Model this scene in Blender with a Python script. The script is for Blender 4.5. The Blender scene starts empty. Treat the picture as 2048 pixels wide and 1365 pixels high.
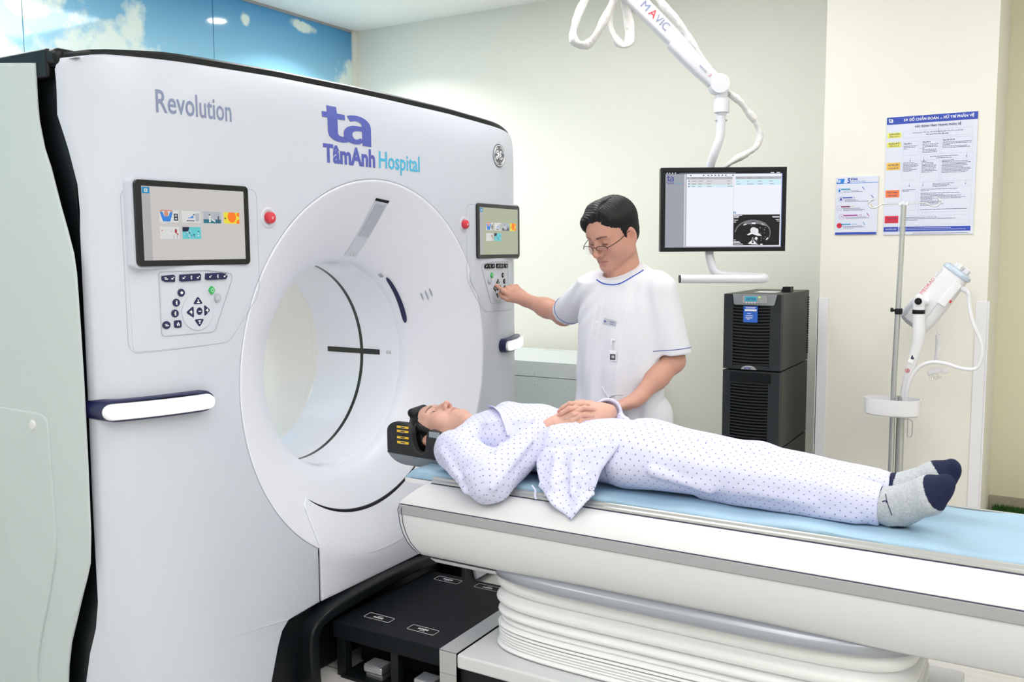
import bpy, bmesh, math, random
import numpy as np
from mathutils import Vector, Matrix
from mathutils.geometry import delaunay_2d_cdt
random.seed(4)
PI = math.pi
S = bpy.context.scene
COL = S.collection

# ---------------------------------------------------------------- camera, world, lights, exposure
cam_d = bpy.data.cameras.new('camera'); cam = bpy.data.objects.new('camera', cam_d); COL.objects.link(cam)
cam_d.sensor_width = 36.0; cam_d.lens = 32.078; cam_d.clip_start = 0.05
_yaw, _pit, _rol = math.radians(30.948), math.radians(5.795), math.radians(-0.395)
_fw = Vector((-math.sin(_yaw)*math.cos(_pit), math.cos(_yaw)*math.cos(_pit), -math.sin(_pit)))
_r = Vector((math.cos(_yaw), math.sin(_yaw), 0)); _u = _r.cross(_fw)
_r2 = _r*math.cos(_rol) + _u*math.sin(_rol); _u2 = _u*math.cos(_rol) - _r*math.sin(_rol)
_m = Matrix((_r2, _u2, -_fw)).transposed().to_4x4(); _m.translation = (2.174, -2.678, 1.505)
cam.matrix_world = _m
S.camera = cam
S.view_settings.view_transform = 'Standard'; S.view_settings.look = 'None'
S.view_settings.gamma = 1.0; S.view_settings.use_curve_mapping = False
S.view_settings.exposure = 0.0
S.cycles.max_bounces = 10; S.cycles.diffuse_bounces = 6; S.cycles.glossy_bounces = 4
S.cycles.transmission_bounces = 6; S.cycles.transparent_max_bounces = 8
S.cycles.caustics_reflective = False; S.cycles.caustics_refractive = False
S.cycles.sample_clamp_indirect = 6.0
W = bpy.data.worlds.new('world'); S.world = W; W.use_nodes = True
W.node_tree.nodes['Background'].inputs[0].default_value = (0.9, 0.95, 1, 1)
W.node_tree.nodes['Background'].inputs[1].default_value = 0.3
CEIL = 3.05
# unseen ceiling panels, added to light the room (x, y, size_x, size_y, watts)
ADDED_PANELS = [(1.4, -1.4, 1.2, 1.2, 7), (1.2, -3.2, 1.2, 1.2, 19), (3.2, -1.3, 1.2, 1.2, 10), (3.2, -3.2, 1.2, 1.2, 17), (.55, .75, 1.2, 1.2, 12),
          (-.60, .80, 1.0, 1.0, 30), (2.9, .75, 1.2, 1.2, 12), (-.9, -2.6, 1.2, 1.2, 9), (-1.72, -.7, .6, 1.2, 14)]
DOWN = [(-1.648, 1.747)]
def area_light(name, loc, sx, sy, watts, color=(1, 1, 1), rot=(0, 0, 0), shape='RECTANGLE', spread=PI):
    l = bpy.data.lights.new(name, 'AREA'); l.shape = shape; l.size = sx; l.size_y = sy; l.energy = watts; l.color = color; l.spread = spread
    o = bpy.data.objects.new(name, l); COL.objects.link(o); o.location = loc; o.rotation_euler = rot
    return o
for i, (x, y, sx, sy, w) in enumerate(ADDED_PANELS):
    area_light('added_panel_light', (x, y, CEIL-.022), sx*.94, sy*.94, w*.5, (.95, .965, 1))
for x, y in DOWN:
    area_light('downlight_lamp', (x, y, CEIL-.02), .11, .11, 16, (1, .97, .92), shape='DISK', spread=math.radians(130))

# ---------------------------------------------------------------- helpers
def nodes_of(m):
    m.use_nodes = True; nt = m.node_tree; return nt, nt.nodes, nt.links, nt.nodes['Principled BSDF']
def mat(name, col, rough=.5, metal=0, spec=.5, coat=0, bump=None, var=None, emit=None, trans=0, alpha=1, sss=0, ior=1.45):
    m = bpy.data.materials.new(name); nt, N, L, b = nodes_of(m)
    c = (*col, 1) if len(col) == 3 else col
    b.inputs['Base Color'].default_value = c; b.inputs['Roughness'].default_value = rough; b.inputs['Metallic'].default_value = metal
    b.inputs['Specular IOR Level'].default_value = spec; b.inputs['Coat Weight'].default_value = coat; b.inputs['Coat Roughness'].default_value = .08
    b.inputs['IOR'].default_value = ior
    b.inputs['Transmission Weight'].default_value = trans; b.inputs['Alpha'].default_value = alpha
    if sss: b.inputs['Subsurface Weight'].default_value = sss; b.inputs['Subsurface Radius'].default_value = (.012, .004, .002); b.inputs['Subsurface Scale'].default_value = 1.0
    if emit: b.inputs['Emission Color'].default_value = (*emit[0], 1); b.inputs['Emission Strength'].default_value = emit[1]
    tc = N.new('ShaderNodeTexCoord')
    sc, amt = var or (6.0, .012)
    n = N.new('ShaderNodeTexNoise'); n.inputs['Scale'].default_value = sc; n.inputs['Detail'].default_value = 3
    L.new(tc.outputs['Object'], n.inputs['Vector'])
    mx = N.new('ShaderNodeMix'); mx.data_type = 'RGBA'; L.new(n.outputs['Fac'], mx.inputs['Factor'])
    mx.inputs['A'].default_value = tuple(max(0, v*(1-amt)) for v in c[:3])+(1,); mx.inputs['B'].default_value = tuple(min(1, v*(1+amt)) for v in c[:3])+(1,)
    L.new(mx.outputs['Result'], b.inputs['Base Color'])
    if bump:
        nb = N.new('ShaderNodeTexNoise'); nb.inputs['Scale'].default_value = bump[0]; nb.inputs['Detail'].default_value = 4
        L.new(tc.outputs['Object'], nb.inputs['Vector'])
        bp = N.new('ShaderNodeBump'); bp.inputs['Strength'].default_value = bump[1]; bp.inputs['Distance'].default_value = bump[2] if len(bump) > 2 else .002
        L.new(nb.outputs['Fac'], bp.inputs['Height']); L.new(bp.outputs['Normal'], b.inputs['Normal'])
    return m
M = {}
def emitmat(name, col, s):
    m = mat(name, col, .4, emit=(col, s)); return m
def scrmat(name, col, s):
    return mat(name, (.006, .006, .007), .25, spec=.3, emit=(col, s))
# palette (linear)
M['white'] = mat('white_plastic', (.565, .595, .68), .32)
M['funnel'] = mat('funnel_plastic', (.78, .80, .89), .3)
M['white_gloss'] = mat('white_gloss_tube', (.88, .90, .98), .10, coat=.5)
M['warm_gloss'] = mat('warm_gloss_tube', (.92, .89, .86), .18, coat=.4)
M['side'] = mat('pale_grey_green_plastic', (.50, .56, .57), .38)
M['black'] = mat('black_plastic', (.006, .008, .010), .36, spec=.3)
M['black_soft'] = mat('black_textured_metal', (.007, .009, .012), .5, spec=.15, bump=(400, .12, .0005))
M['black_gloss'] = mat('black_glass', (.006, .008, .011), .08, coat=.3)
M['navy'] = mat('navy_plastic', (.012, .016, .07), .35)
M['table_white'] = mat('table_white_plastic', (.64, .65, .67), .3)
M['bellow'] = mat('bellows_vinyl', (.82, .83, .84), .33)
M['silver'] = mat('silver_paint', (.36, .38, .43), .30, metal=.4)
M['stripe'] = mat('grey_band', (.36, .36, .38), .45, metal=.1)
M['steel'] = mat('brushed_steel', (.52, .53, .55), .3, metal=.85)
M['chrome'] = mat('chrome', (.75, .76, .78), .12, metal=1)
M['alu'] = mat('satin_aluminium', (.55, .56, .56), .28, metal=.7)
M['wall'] = mat('cream_paint', (.80, .785, .72), .6, bump=(300, .05, .0005))
M['wall_green'] = mat('yellow_green_paint', (.76, .74, .57), .6)
M['ceiling'] = mat('ceiling_paint', (.95, .94, .91), .7)
M['guard'] = mat('white_corner_guard', (.80, .80, .84), .35)
M['line'] = mat('seam_grey', (.42, .44, .50), .5)
M['line_faint'] = mat('seam_faint', (.55, .57, .62), .5)
M['logo_blue'] = mat('logo_blue', (.085, .105, .42), .5)
M['logo_cyan'] = mat('logo_cyan', (.07, .42, .66), .5)
M['letter_grey'] = mat('grey_lettering', (.20, .24, .38), .5)
M['red'] = mat('red_button', (.62, .04, .06), .35)
M['white_print'] = mat('white_print', (.9, .9, .92), .5)
M['dark_print'] = mat('dark_print', (.03, .035, .08), .6)
M['green'] = mat('green_key', (.03, .42, .10), .4)
M['grey_key'] = mat('grey_key', (.40, .43, .50), .4)
M['light_bar'] = emitmat('lit_handle', (.95, .97, 1), 3.2)
M['spot'] = emitmat('spot_diffuser', (1, .97, .9), 45.0)
M['lamp'] = emitmat('added_panel_diffuser', (1, .98, .94), 4.0)
M['yellow'] = mat('yellow_print', (.78, .50, .03), .5)
M['skin_pink'] = mat('nail', (.78, .45, .38), .4)

def obj(name, verts, faces, m, parent=None, smooth=True, angle=40, uv=None, mats=None, fmat=None, col=None):
    me = bpy.data.meshes.new(name)
    off = np.array(parent_loc(parent)); V = np.asarray(verts, dtype=np.float64).reshape(-1, 3) - off
    if isinstance(faces, np.ndarray) and faces.ndim == 2:
        nF, k = faces.shape
        me.vertices.add(len(V)); me.vertices.foreach_set('co', V.ravel())
        me.loops.add(nF*k); me.loops.foreach_set('vertex_index', faces.ravel().astype(np.int32))
        me.polygons.add(nF); me.polygons.foreach_set('loop_start', np.arange(0, nF*k, k, dtype=np.int32)); me.polygons.foreach_set('loop_total', np.full(nF, k, dtype=np.int32))
        me.update(calc_edges=True); me.validate()
    else:
        me.from_pydata([tuple(v) for v in V], [], [tuple(int(i) for i in f) for f in faces]); me.update()
    for mm in (mats or [m]): me.materials.append(mm)
    if fmat is not None: me.polygons.foreach_set('material_index', np.asarray(fmat, dtype=np.int32))
    if smooth:
        me.polygons.foreach_set('use_smooth', np.ones(len(me.polygons), dtype=bool))
        if angle < 180: me.set_sharp_from_angle(angle=math.radians(angle))
    if uv is not None:
        l = me.uv_layers.new(name='UVMap'); li = np.empty(len(me.loops), dtype=np.int32); me.loops.foreach_get('vertex_index', li)
        l.data.foreach_set('uv', np.asarray(uv)[li].ravel())
    if col is not None:
        a = me.color_attributes.new('Col', 'FLOAT_COLOR', 'POINT'); c4 = np.concatenate([col, np.ones((len(col), 1))], 1).astype(np.float32); a.data.foreach_set('color', c4.ravel())
    o = bpy.data.objects.new(name, me); COL.objects.link(o)
    if parent is not None: o.parent = parent
    if smooth and angle < 180: wn = o.modifiers.new('normals', 'WEIGHTED_NORMAL'); wn.keep_sharp = True; wn.weight = 60
    return o
def parent_loc(p):
    if p is None: return (0, 0, 0)
    v = Vector((0, 0, 0))
    while p is not None:
        v += Vector(p.location); p = p.parent
    return v
def tag(o, label, cat, group=None):
    o['label'] = label; o['category'] = cat
    if group: o['group'] = group
    return o
def thing(name, label, cat, loc=(0, 0, 0), group=None):
    o = bpy.data.objects.new(name, None); COL.objects.link(o); o.location = loc; o.empty_display_size = .1
    return tag(o, label, cat, group)
def struct(o): o['kind'] = 'structure'; return o
class MB:
    """collects shapes into one mesh"""
    def __init__(s): s.v = []; s.f = []; s.n = 0; s.fm = []
    def add(s, v, f, mi=0):
        v = np.asarray(v, dtype=float).reshape(-1, 3); s.v.append(v); s.f += [tuple(int(i)+s.n for i in q) for q in f]; s.fm += [mi]*len(f); s.n += len(v); return s
    def build(s, name, m, parent=None, **k):
        if isinstance(m, (list, tuple)): k['mats'] = list(m); k['fmat'] = s.fm; m = m[0]
        return obj(name, np.concatenate(s.v), s.f, m, parent, **k)
def box_vf(c, d, bev=0, R=None, seg=2):
    bm = bmesh.new(); bmesh.ops.create_cube(bm, size=1)
    for v in bm.verts: v.co = Vector((v.co.x*d[0], v.co.y*d[1], v.co.z*d[2]))
    if bev > 0: bmesh.ops.bevel(bm, geom=list(bm.edges), offset=min(bev, min(d)*.49), segments=seg, profile=.5, affect='EDGES')
    v = np.array([list(x.co) for x in bm.verts]); f = [[a.index for a in q.verts] for q in bm.faces]; bm.free()
    if R is not None: v = v @ np.array(R).T
    return v+np.array(c), f
def box(mb, c, d, bev=.003, R=None, mi=0, seg=2): mb.add(*box_vf(c, d, bev, R, seg), mi); return mb
def bx(x0, x1, y0, y1, z0, z1): return ((x0+x1)/2, (y0+y1)/2, (z0+z1)/2), (abs(x1-x0), abs(y1-y0), abs(z1-z0))
def frames(path, up=(0, 0, 1)):
    P = np.asarray(path, float); T = np.gradient(P, axis=0); T /= np.linalg.norm(T, axis=1)[:, None]+1e-12
    n = np.cross(T[0], up)
    if np.linalg.norm(n) < 1e-3: n = np.cross(T[0], (1, 0, 0))
    n /= np.linalg.norm(n); A = []
    for t in T:
        n = n-t*(n@t); n /= np.linalg.norm(n); A.append(n.copy())
    A = np.array(A); return P, T, A, np.cross(T, A)
def tube_vf(path, r, seg=16, flat=1.0, cap=True, up=(0, 0, 1)):
    P, T, A, B = frames(path, up); r = np.broadcast_to(np.asarray(r, float), (len(P),)); fl = np.broadcast_to(np.asarray(flat, float), (len(P),))
    a = np.linspace(0, 2*PI, seg, endpoint=False)
    V = P[:, None]+r[:, None, None]*(np.cos(a)[None, :, None]*A[:, None]+np.sin(a)[None, :, None]*fl[:, None, None]*B[:, None])
    F = [(i*seg+j, i*seg+(j+1) % seg, (i+1)*seg+(j+1) % seg, (i+1)*seg+j) for i in range(len(P)-1) for j in range(seg)]
    V = V.reshape(-1, 3)
    if cap: F += [tuple(range(seg))[::-1], tuple((len(P)-1)*seg+j for j in range(seg))]
    return V, F
def tube(mb, path, r, seg=16, flat=1.0, cap=True, mi=0, up=(0, 0, 1)): mb.add(*tube_vf(path, r, seg, flat, cap, up), mi); return mb
def smooth_path(pts, n=8):
    P = [np.array(p, float) for p in pts]; P = [2*P[0]-P[1]]+P+[2*P[-1]-P[-2]]; out = []
    for i in range(1, len(P)-2):
        for t in np.linspace(0, 1, n, endpoint=False):
            a, b, c, d = P[i-1], P[i], P[i+1], P[i+2]
            out.append(.5*((2*b)+(-a+c)*t+(2*a-5*b+4*c-d)*t*t+(-a+3*b-3*c+d)*t**3))
    out.append(P[-2]); return np.array(out)
def lathe_vf(prof, seg=48, axis='z', c=(0, 0, 0), close=False):
    """prof: (radius, along)"""
    a = np.linspace(0, 2*PI, seg, endpoint=False); V = []
    for r, h in prof:
        p = np.zeros((seg, 3))
        i, j, k = {'z': (0, 1, 2), 'x': (1, 2, 0), 'y': (2, 0, 1)}[axis]
        p[:, i] = r*np.cos(a); p[:, j] = r*np.sin(a); p[:, k] = h; V.append(p)
    n = len(prof); F = [(q*seg+j, q*seg+(j+1) % seg, (q+1)*seg+(j+1) % seg, (q+1)*seg+j) for q in range(n-1) for j in range(seg)]
    return np.concatenate(V)+np.array(c), F
def disc_vf(c, r, axis='x', seg=32, th=.004, bev=.001):
    s = 1 if th > 0 else -1
    prof = [(0.0001, 0), (r, 0), (r, th-s*bev), (r-bev, th), (0.0001, th)]
    return lathe_vf(prof, seg, axis, c)
def rrect(w, h, r, n=6, cx=0, cy=0):
    out = []
    for (sx, sy, a0) in ((1, 1, 0), (-1, 1, 90), (-1, -1, 180), (1, -1, 270)):
        for k in range(n+1):
            a = math.radians(a0+90*k/n); out.append((cx+sx*(w/2-r)+r*math.cos(a), cy+sy*(h/2-r)+r*math.sin(a)))
    return out
def round_poly(pts, r, n=5):
    out = []; N = len(pts)
    for i in range(N):
        p = np.array(pts[i], float); a = np.array(pts[i-1], float)-p; b = np.array(pts[(i+1) % N], float)-p
        la, lb = np.linalg.norm(a), np.linalg.norm(b); rr = (r[i] if isinstance(r, (list, tuple)) else r); t = min(rr, la*.45, lb*.45)
        s, e = p+a/la*t, p+b/lb*t
        for k in range(n+1):
            u = k/n; out.append(tuple((1-u)**2*s+2*u*(1-u)*p+u*u*e))
    return out
def dense(pts, step, closed=True):
    out = []; N = len(pts)
    for i in range(N if closed else N-1):
        a = np.array(pts[i], float); b = np.array(pts[(i+1) % N], float); k = max(1, int(math.ceil(np.linalg.norm(b-a)/step)))
        for j in range(k): out.append(tuple(a+(b-a)*j/k))
    if not closed: out.append(tuple(pts[-1]))
    return out
def area2(p): p = np.array(p); q = np.roll(p, -1, 0); return .5*np.sum(p[:, 0]*q[:, 1]-q[:, 0]*p[:, 1])
def offset_loop(p, d):
    p = np.array(p, float); t = np.roll(p, -1, 0)-np.roll(p, 1, 0); t /= np.linalg.norm(t, axis=1)[:, None]+1e-12
    n = np.stack([-t[:, 1], t[:, 0]], 1)
    if area2(p) < 0: n = -n
    return p+n*d
def inside(pts, poly):
    P = np.asarray(pts); poly = np.asarray(poly); x, y = P[:, 0], P[:, 1]; c = np.zeros(len(P), bool); q = np.roll(poly, 1, 0)
    for (x1, y1), (x2, y2) in zip(poly, q):
        m = ((y1 > y) != (y2 > y)) & (x < (x2-x1)*(y-y1)/(y2-y1+1e-15)+x1); c ^= m
    return c
def panel_vf(outline, F, th, step=.03, holes=(), edge=.0, up=None):
    """curved sheet: outline in (u, v), F(u, v)->xyz arrays, offset th along F's given normal; rounded rim"""
    lo = dense(outline, step); loops = [np.array(lo)]
    if area2(lo) < 0: loops[0] = loops[0][::-1]
    for h in holes:
        hh = np.array(dense(h, step)); loops.append(hh if area2(hh) < 0 else hh[::-1])
    pts = []; edges = []; lift = []
    def put(loop, l, con=False):
        s = len(pts)
        for p in loop: pts.append(tuple(p)); lift.append(l)
        if con:
            n = len(loop)
            for i in range(n): edges.append((s+i, s+(i+1) % n))
    for lp in loops: put(lp, 0.0 if edge else 1.0, True)
    if edge:
        for k, (d, l) in enumerate(((.15, .53), (.5, .87), (1.0, 1.0))):
            for lp in loops:
                o2 = offset_loop(lp, d*edge)
                # inward for the outline, outward from holes
                if area2(lp) < 0: o2 = offset_loop(lp, -d*edge)
                put(o2, l)
    x0, y0 = np.min(loops[0], 0); x1, y1 = np.max(loops[0], 0)
    gx, gy = np.meshgrid(np.arange(x0+step/2, x1, step), np.arange(y0+step/2, y1, step)); g = np.stack([gx.ravel(), gy.ravel()], 1)
    ok = inside(g, offset_loop(loops[0], edge*1.1+step*.3))
    for h in loops[1:]: ok &= ~inside(g, offset_loop(h, -(edge*1.1+step*.3)))
    for p in g[ok]: pts.append(tuple(p)); lift.append(1.0)
    r = delaunay_2d_cdt([Vector(p) for p in pts], edges, [], 1, 1e-6)
    V2 = np.array([tuple(v) for v in r[0]]); tri = [tuple(t) for t in r[2]]; src = r[3]
    lf = np.array([lift[s[0]] if s else 1.0 for s in src])
    if holes or True:
        cen = np.array([V2[list(t)].mean(0) for t in tri]); keep = inside(cen, loops[0])
        for h in loops[1:]: keep &= ~inside(cen, h)
        tri = [t for t, k in zip(tri, keep) if k]
    P0, Nn = F(V2[:, 0], V2[:, 1]); tf = th if not edge else th-edge
    V = P0+Nn*(tf+(edge*lf if edge else 0))[:, None] if edge else P0+Nn*th
    # rim down to base
    cnt = {}
    for t in tri:
        for a, b in ((t[0], t[1]), (t[1], t[2]), (t[2], t[0])): cnt[(a, b)] = cnt.get((a, b), 0)+1
    bd = [(a, b) for (a, b) in cnt if (b, a) not in cnt]
    ids = {}; base = []
    for a, b in bd:
        for q in (a, b):
            if q not in ids: ids[q] = len(V)+len(base); base.append(P0[q])
    Fc = list(tri)+[(b, a, ids[a], ids[b]) for a, b in bd]
    return np.concatenate([V, np.array(base)]), Fc
def text_mesh(s, size, m, origin, xd, yd, parent=None, name='lettering', bold=0., th=.0006, align='LEFT', squash=1.0, F=None, spacing=1.0, shear=0.0, lift=.0004, fit=None):
    """text as thin real lettering. origin = left end of baseline; F optional (u,v)->(xyz, normal) wrap"""
    cu = bpy.data.curves.new('t', 'FONT'); cu.body = s; cu.size = size; cu.align_x = align; cu.offset = bold; cu.extrude = 0; cu.resolution_u = 3; cu.space_character = spacing; cu.shear = shear
    o = bpy.data.objects.new('t', cu); me = bpy.data.meshes.new_from_object(o)
    V = np.array([list(v.co) for v in me.vertices]); Fc = [list(p.vertices) for p in me.polygons]
    bpy.data.objects.remove(o); bpy.data.meshes.remove(me); bpy.data.curves.remove(cu)
    if len(V) == 0: return None
    V[:, 0] *= (squash if fit is None else fit/max(1e-6, V[:, 0].max()-min(0, V[:, 0].min())))
    if align == 'FIT': pass
    xd = np.array(xd, float); yd = np.array(yd, float)
    if F is None:
        n = np.cross(xd, yd); W3 = np.array(origin)+V[:, :1]*xd+V[:, 1:2]*yd+n*(lift+th)
    else:
        p, n = F(origin[0]+V[:, 0]*xd[0]+V[:, 1]*yd[0], origin[1]+V[:, 0]*xd[1]+V[:, 1]*yd[1]); W3 = p+n*(lift+th)
    return W3, Fc
def text(s, size, m, origin, xd, yd, parent=None, name='lettering', **k):
    r = text_mesh(s, size, m, origin, xd, yd, **k)
    return obj(name, r[0], r[1], m, parent, smooth=False) if r else None
def add_text(mb, s, size, origin, xd, yd, mi=0, **k):
    r = text_mesh(s, size, None, origin, xd, yd, **k)
    if r: mb.add(r[0], r[1], mi)
    return mb
# ================================================================ the room
def slab(name, c, d, m): return struct(MB().add(*box_vf(c, d, 0)).build(name, m, smooth=False))
X0, X1, Y0, YB, YP = -2.22, 4.6, -4.6, 2.5, 2.0
# floor: pale tiles with thin joints
mf = bpy.data.materials.new('floor_tiles'); nt, N, L, b = nodes_of(mf)
tc = N.new('ShaderNodeTexCoord'); mp = N.new('ShaderNodeMapping'); mp.inputs['Rotation'].default_value = (0, 0, 0); mp.inputs['Location'].default_value = (.12, .30, 0); L.new(tc.outputs['Object'], mp.inputs[0])
br = N.new('ShaderNodeTexBrick'); br.offset = 0; br.inputs['Scale'].default_value = 1; br.inputs['Brick Width'].default_value = .6; br.inputs['Row Height'].default_value = .6
br.inputs['Mortar Size'].default_value = .003; br.inputs['Color1'].default_value = (.66, .62, .58, 1); br.inputs['Color2'].default_value = (.69, .65, .61, 1); br.inputs['Mortar'].default_value = (.2, .19, .18, 1)
L.new(mp.outputs[0], br.inputs['Vector'])
wn = N.new('ShaderNodeTexNoise'); wn.inputs['Scale'].default_value = 3; wn.inputs['Detail'].default_value = 6; mp2 = N.new('ShaderNodeMapping'); mp2.inputs['Scale'].default_value = (1, 9, 1); L.new(tc.outputs['Object'], mp2.inputs[0]); L.new(mp2.outputs[0], wn.inputs['Vector'])
mx = N.new('ShaderNodeMix'); mx.data_type = 'RGBA'; mx.blend_type = 'MULTIPLY'; mx.inputs['Factor'].default_value = .35; L.new(br.outputs['Color'], mx.inputs['A']); L.new(wn.outputs['Color'], mx.inputs['B'])
cr = N.new('ShaderNodeHueSaturation'); cr.inputs['Saturation'].default_value = .35; cr.inputs['Value'].default_value = 1.12; L.new(mx.outputs['Result'], cr.inputs['Color']); L.new(cr.outputs[0], b.inputs['Base Color']); b.inputs['Roughness'].default_value = .25
slab('floor', ((X0+X1)/2, -.9, -.05), (X1-X0+.4, 7.8, .1), mf)
slab('ceiling', ((X0+X1)/2, -.9, CEIL+.05), (X1-X0+.4, 7.8, .1), M['ceiling'])
slab('wall_back', ((X0+1.2)/2, YB+.05, CEIL/2), (1.2-X0+.2, .1, CEIL), M['wall'])
slab('wall_right', (X1+.05, -.9, CEIL/2), (.1, 7.8, CEIL), M['wall'])
slab('wall_front', ((X0+X1)/2, Y0-.05, CEIL/2), (X1-X0+.2, .1, CEIL), M['wall'])
slab('wall_pillar', (1.525, 2.45, CEIL/2), (.742, .9, CEIL), M['wall'])
slab('wall_recess', (3.2, 2.9, CEIL/2), (2.9, .1, CEIL), M['wall_green'])
# sky mural on the wall behind the scanner
mm = bpy.data.materials.new('sky_mural_print'); nt, N, L, b = nodes_of(mm)
tc = N.new('ShaderNodeTexCoord'); sp = N.new('ShaderNodeSeparateXYZ'); L.new(tc.outputs['Object'], sp.inputs[0])
gr = N.new('ShaderNodeValToRGB'); e = gr.color_ramp.elements; e[0].position = .80; e[0].color = (.40, .72, .86, 1); e[1].position = 1.0; e[1].color = (.04, .27, .57, 1)
dv = N.new('ShaderNodeMath'); dv.operation = 'DIVIDE'; dv.inputs[1].default_value = 3.05; L.new(sp.outputs['Z'], dv.inputs[0]); L.new(dv.outputs[0], gr.inputs['Fac'])
nz = N.new('ShaderNodeTexNoise'); nz.inputs['Scale'].default_value = 2.1; nz.inputs['Detail'].default_value = 9; nz.inputs['Roughness'].default_value = .6; L.new(tc.outputs['Object'], nz.inputs['Vector'])
def cloud(y, z, ry, rz):
    mp = N.new('ShaderNodeMapping'); mp.vector_type = 'POINT'; mp.inputs['Location'].default_value = (0, -y/ry, -z/rz); mp.inputs['Scale'].default_value = (0, 1/ry, 1/rz); L.new(tc.outputs['Object'], mp.inputs[0])
    ln = N.new('ShaderNodeVectorMath'); ln.operation = 'LENGTH'; L.new(mp.outputs[0], ln.inputs[0])
    a = N.new('ShaderNodeMath'); a.operation = 'SUBTRACT'; a.inputs[0].default_value = 1.0; L.new(ln.outputs['Value'], a.inputs[1]); return a.outputs[0]
last = None
for c in ((.60, 2.50, .46, .32), (.66, 2.72, .16, .26), (-.02, 2.82, .30, .24), (-.1, 2.42, .40, .22), (2.62, 2.62, .30, .30), (1.96, 2.985, .17, .06), (1.46, 2.925, .07, .08)):
    o_ = cloud(*c)
    if last is None: last = o_
    else:
        a = N.new('ShaderNodeMath'); a.operation = 'MAXIMUM'; L.new(last, a.inputs[0]); L.new(o_, a.inputs[1]); last = a.outputs[0]
m1 = N.new('ShaderNodeMath'); m1.operation = 'MULTIPLY_ADD'; m1.inputs[1].default_value = 3.4; m1.inputs[2].default_value = -1.75; L.new(nz.outputs['Fac'], m1.inputs[0])
m2 = N.new('ShaderNodeMath'); m2.operation = 'ADD'; L.new(m1.outputs[0], m2.inputs[0]); L.new(last, m2.inputs[1])
rp = N.new('ShaderNodeValToRGB'); rp.color_ramp.elements[0].position = .02; rp.color_ramp.elements[1].position = .28; rp.color_ramp.elements[0].color = (0, 0, 0, 1); rp.color_ramp.elements[1].color = (1, 1, 1, 1); L.new(m2.outputs[0], rp.inputs['Fac'])
mx = N.new('ShaderNodeMix'); mx.data_type = 'RGBA'; L.new(rp.outputs['Color'], mx.inputs['Factor']); L.new(gr.outputs['Color'], mx.inputs['A']); mx.inputs['B'].default_value = (.74, .84, .80, 1)
L.new(mx.outputs['Result'], b.inputs['Base Color']); b.inputs['Roughness'].default_value = .08; b.inputs['Coat Weight'].default_value = .3
slab('wall_left', (X0-.06, -.9, CEIL/2), (.1, 7.8, CEIL), M['wall'])
# the glass mural panels, butted with thin joints
seams = [-4.55, -3.55, -2.35, -1.15, .03, 1.21, 2.455]
for i in range(len(seams)-1):
    mb = MB(); box(mb, *bx(X0-.01, X0+.005, seams[i]+.002, seams[i+1]-.002, 1.75, 3.035), .002)
    o = struct(mb.build('wall_panel_%d' % (i+1), mm)); 
struct(MB().add(*box_vf(*bx(X0, X0+.012, Y0, YB, 3.034, CEIL-.001), .002)).build('trim_1', M['stripe']))
struct(MB().add(*box_vf(*bx(X0, X0+.02, 2.452, YB, 0, CEIL-.002), .002)).build('trim_2', M['wall']))
# corner guards on the pillar
for k, x in enumerate((1.147, 1.903)):
    mb = MB(); s = -1 if k == 0 else 1
    box(mb, *bx(x-.004*s, x-.052*s, YP-.006, YP, .0, 1.25), .002); box(mb, *bx(x-.004*s if k else x, x+.004*s, YP-.006, YP+.05, .0, 1.25), .002)
    struct(mb.build('trim_%d' % (3+k), M['guard']))
# base tiles along the recess
mt = mat('beige_base_tile', (.42, .38, .30), .4, bump=(30, .2, .002), var=(18, .18))
for k in range(6):
    struct(MB().add(*box_vf(*bx(1.90+.30*k, 2.197+.30*k, 2.838, 2.85, 0, .148), .002)).build('baseboard_%d' % (k+1), mt))
struct(MB().add(*box_vf(*bx(1.905, 4.59, 2.50, 2.836, 0, .062), .003)).build('floor_ledge', mt))
# artificial grass strip standing on the floor of the recess
gmat = mat('grass_blades', (.035, .13, .02), .6, var=(60, .5))
rg = np.random.RandomState(3); gv = []; gf = []
for i in range(15000):
    x, y = rg.uniform(1.925, 2.6), rg.uniform(2.52, 2.82); h = .062+rg.uniform(.03, .055); a = rg.uniform(0, 2*PI); w = .0045; lx, ly = rg.uniform(-.015, .015, 2); n = len(gv)
    gv += [(x-w*math.cos(a), y-w*math.sin(a), 0.064), (x+w*math.cos(a), y+w*math.sin(a), 0.064), (x+lx, y+ly, h)]; gf.append((n, n+1, n+2))
n = len(gv); gv += [(1.92, 2.51, .064), (3.3, 2.51, .064), (3.3, 2.83, .064), (1.92, 2.83, .064)]; gf.append((n, n+1, n+2, n+3))
g = obj('artificial_grass', gv, gf, gmat, smooth=False); tag(g, 'strip of green artificial grass on the low ledge right of the pillar', 'artificial grass'); g['kind'] = 'stuff'
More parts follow.
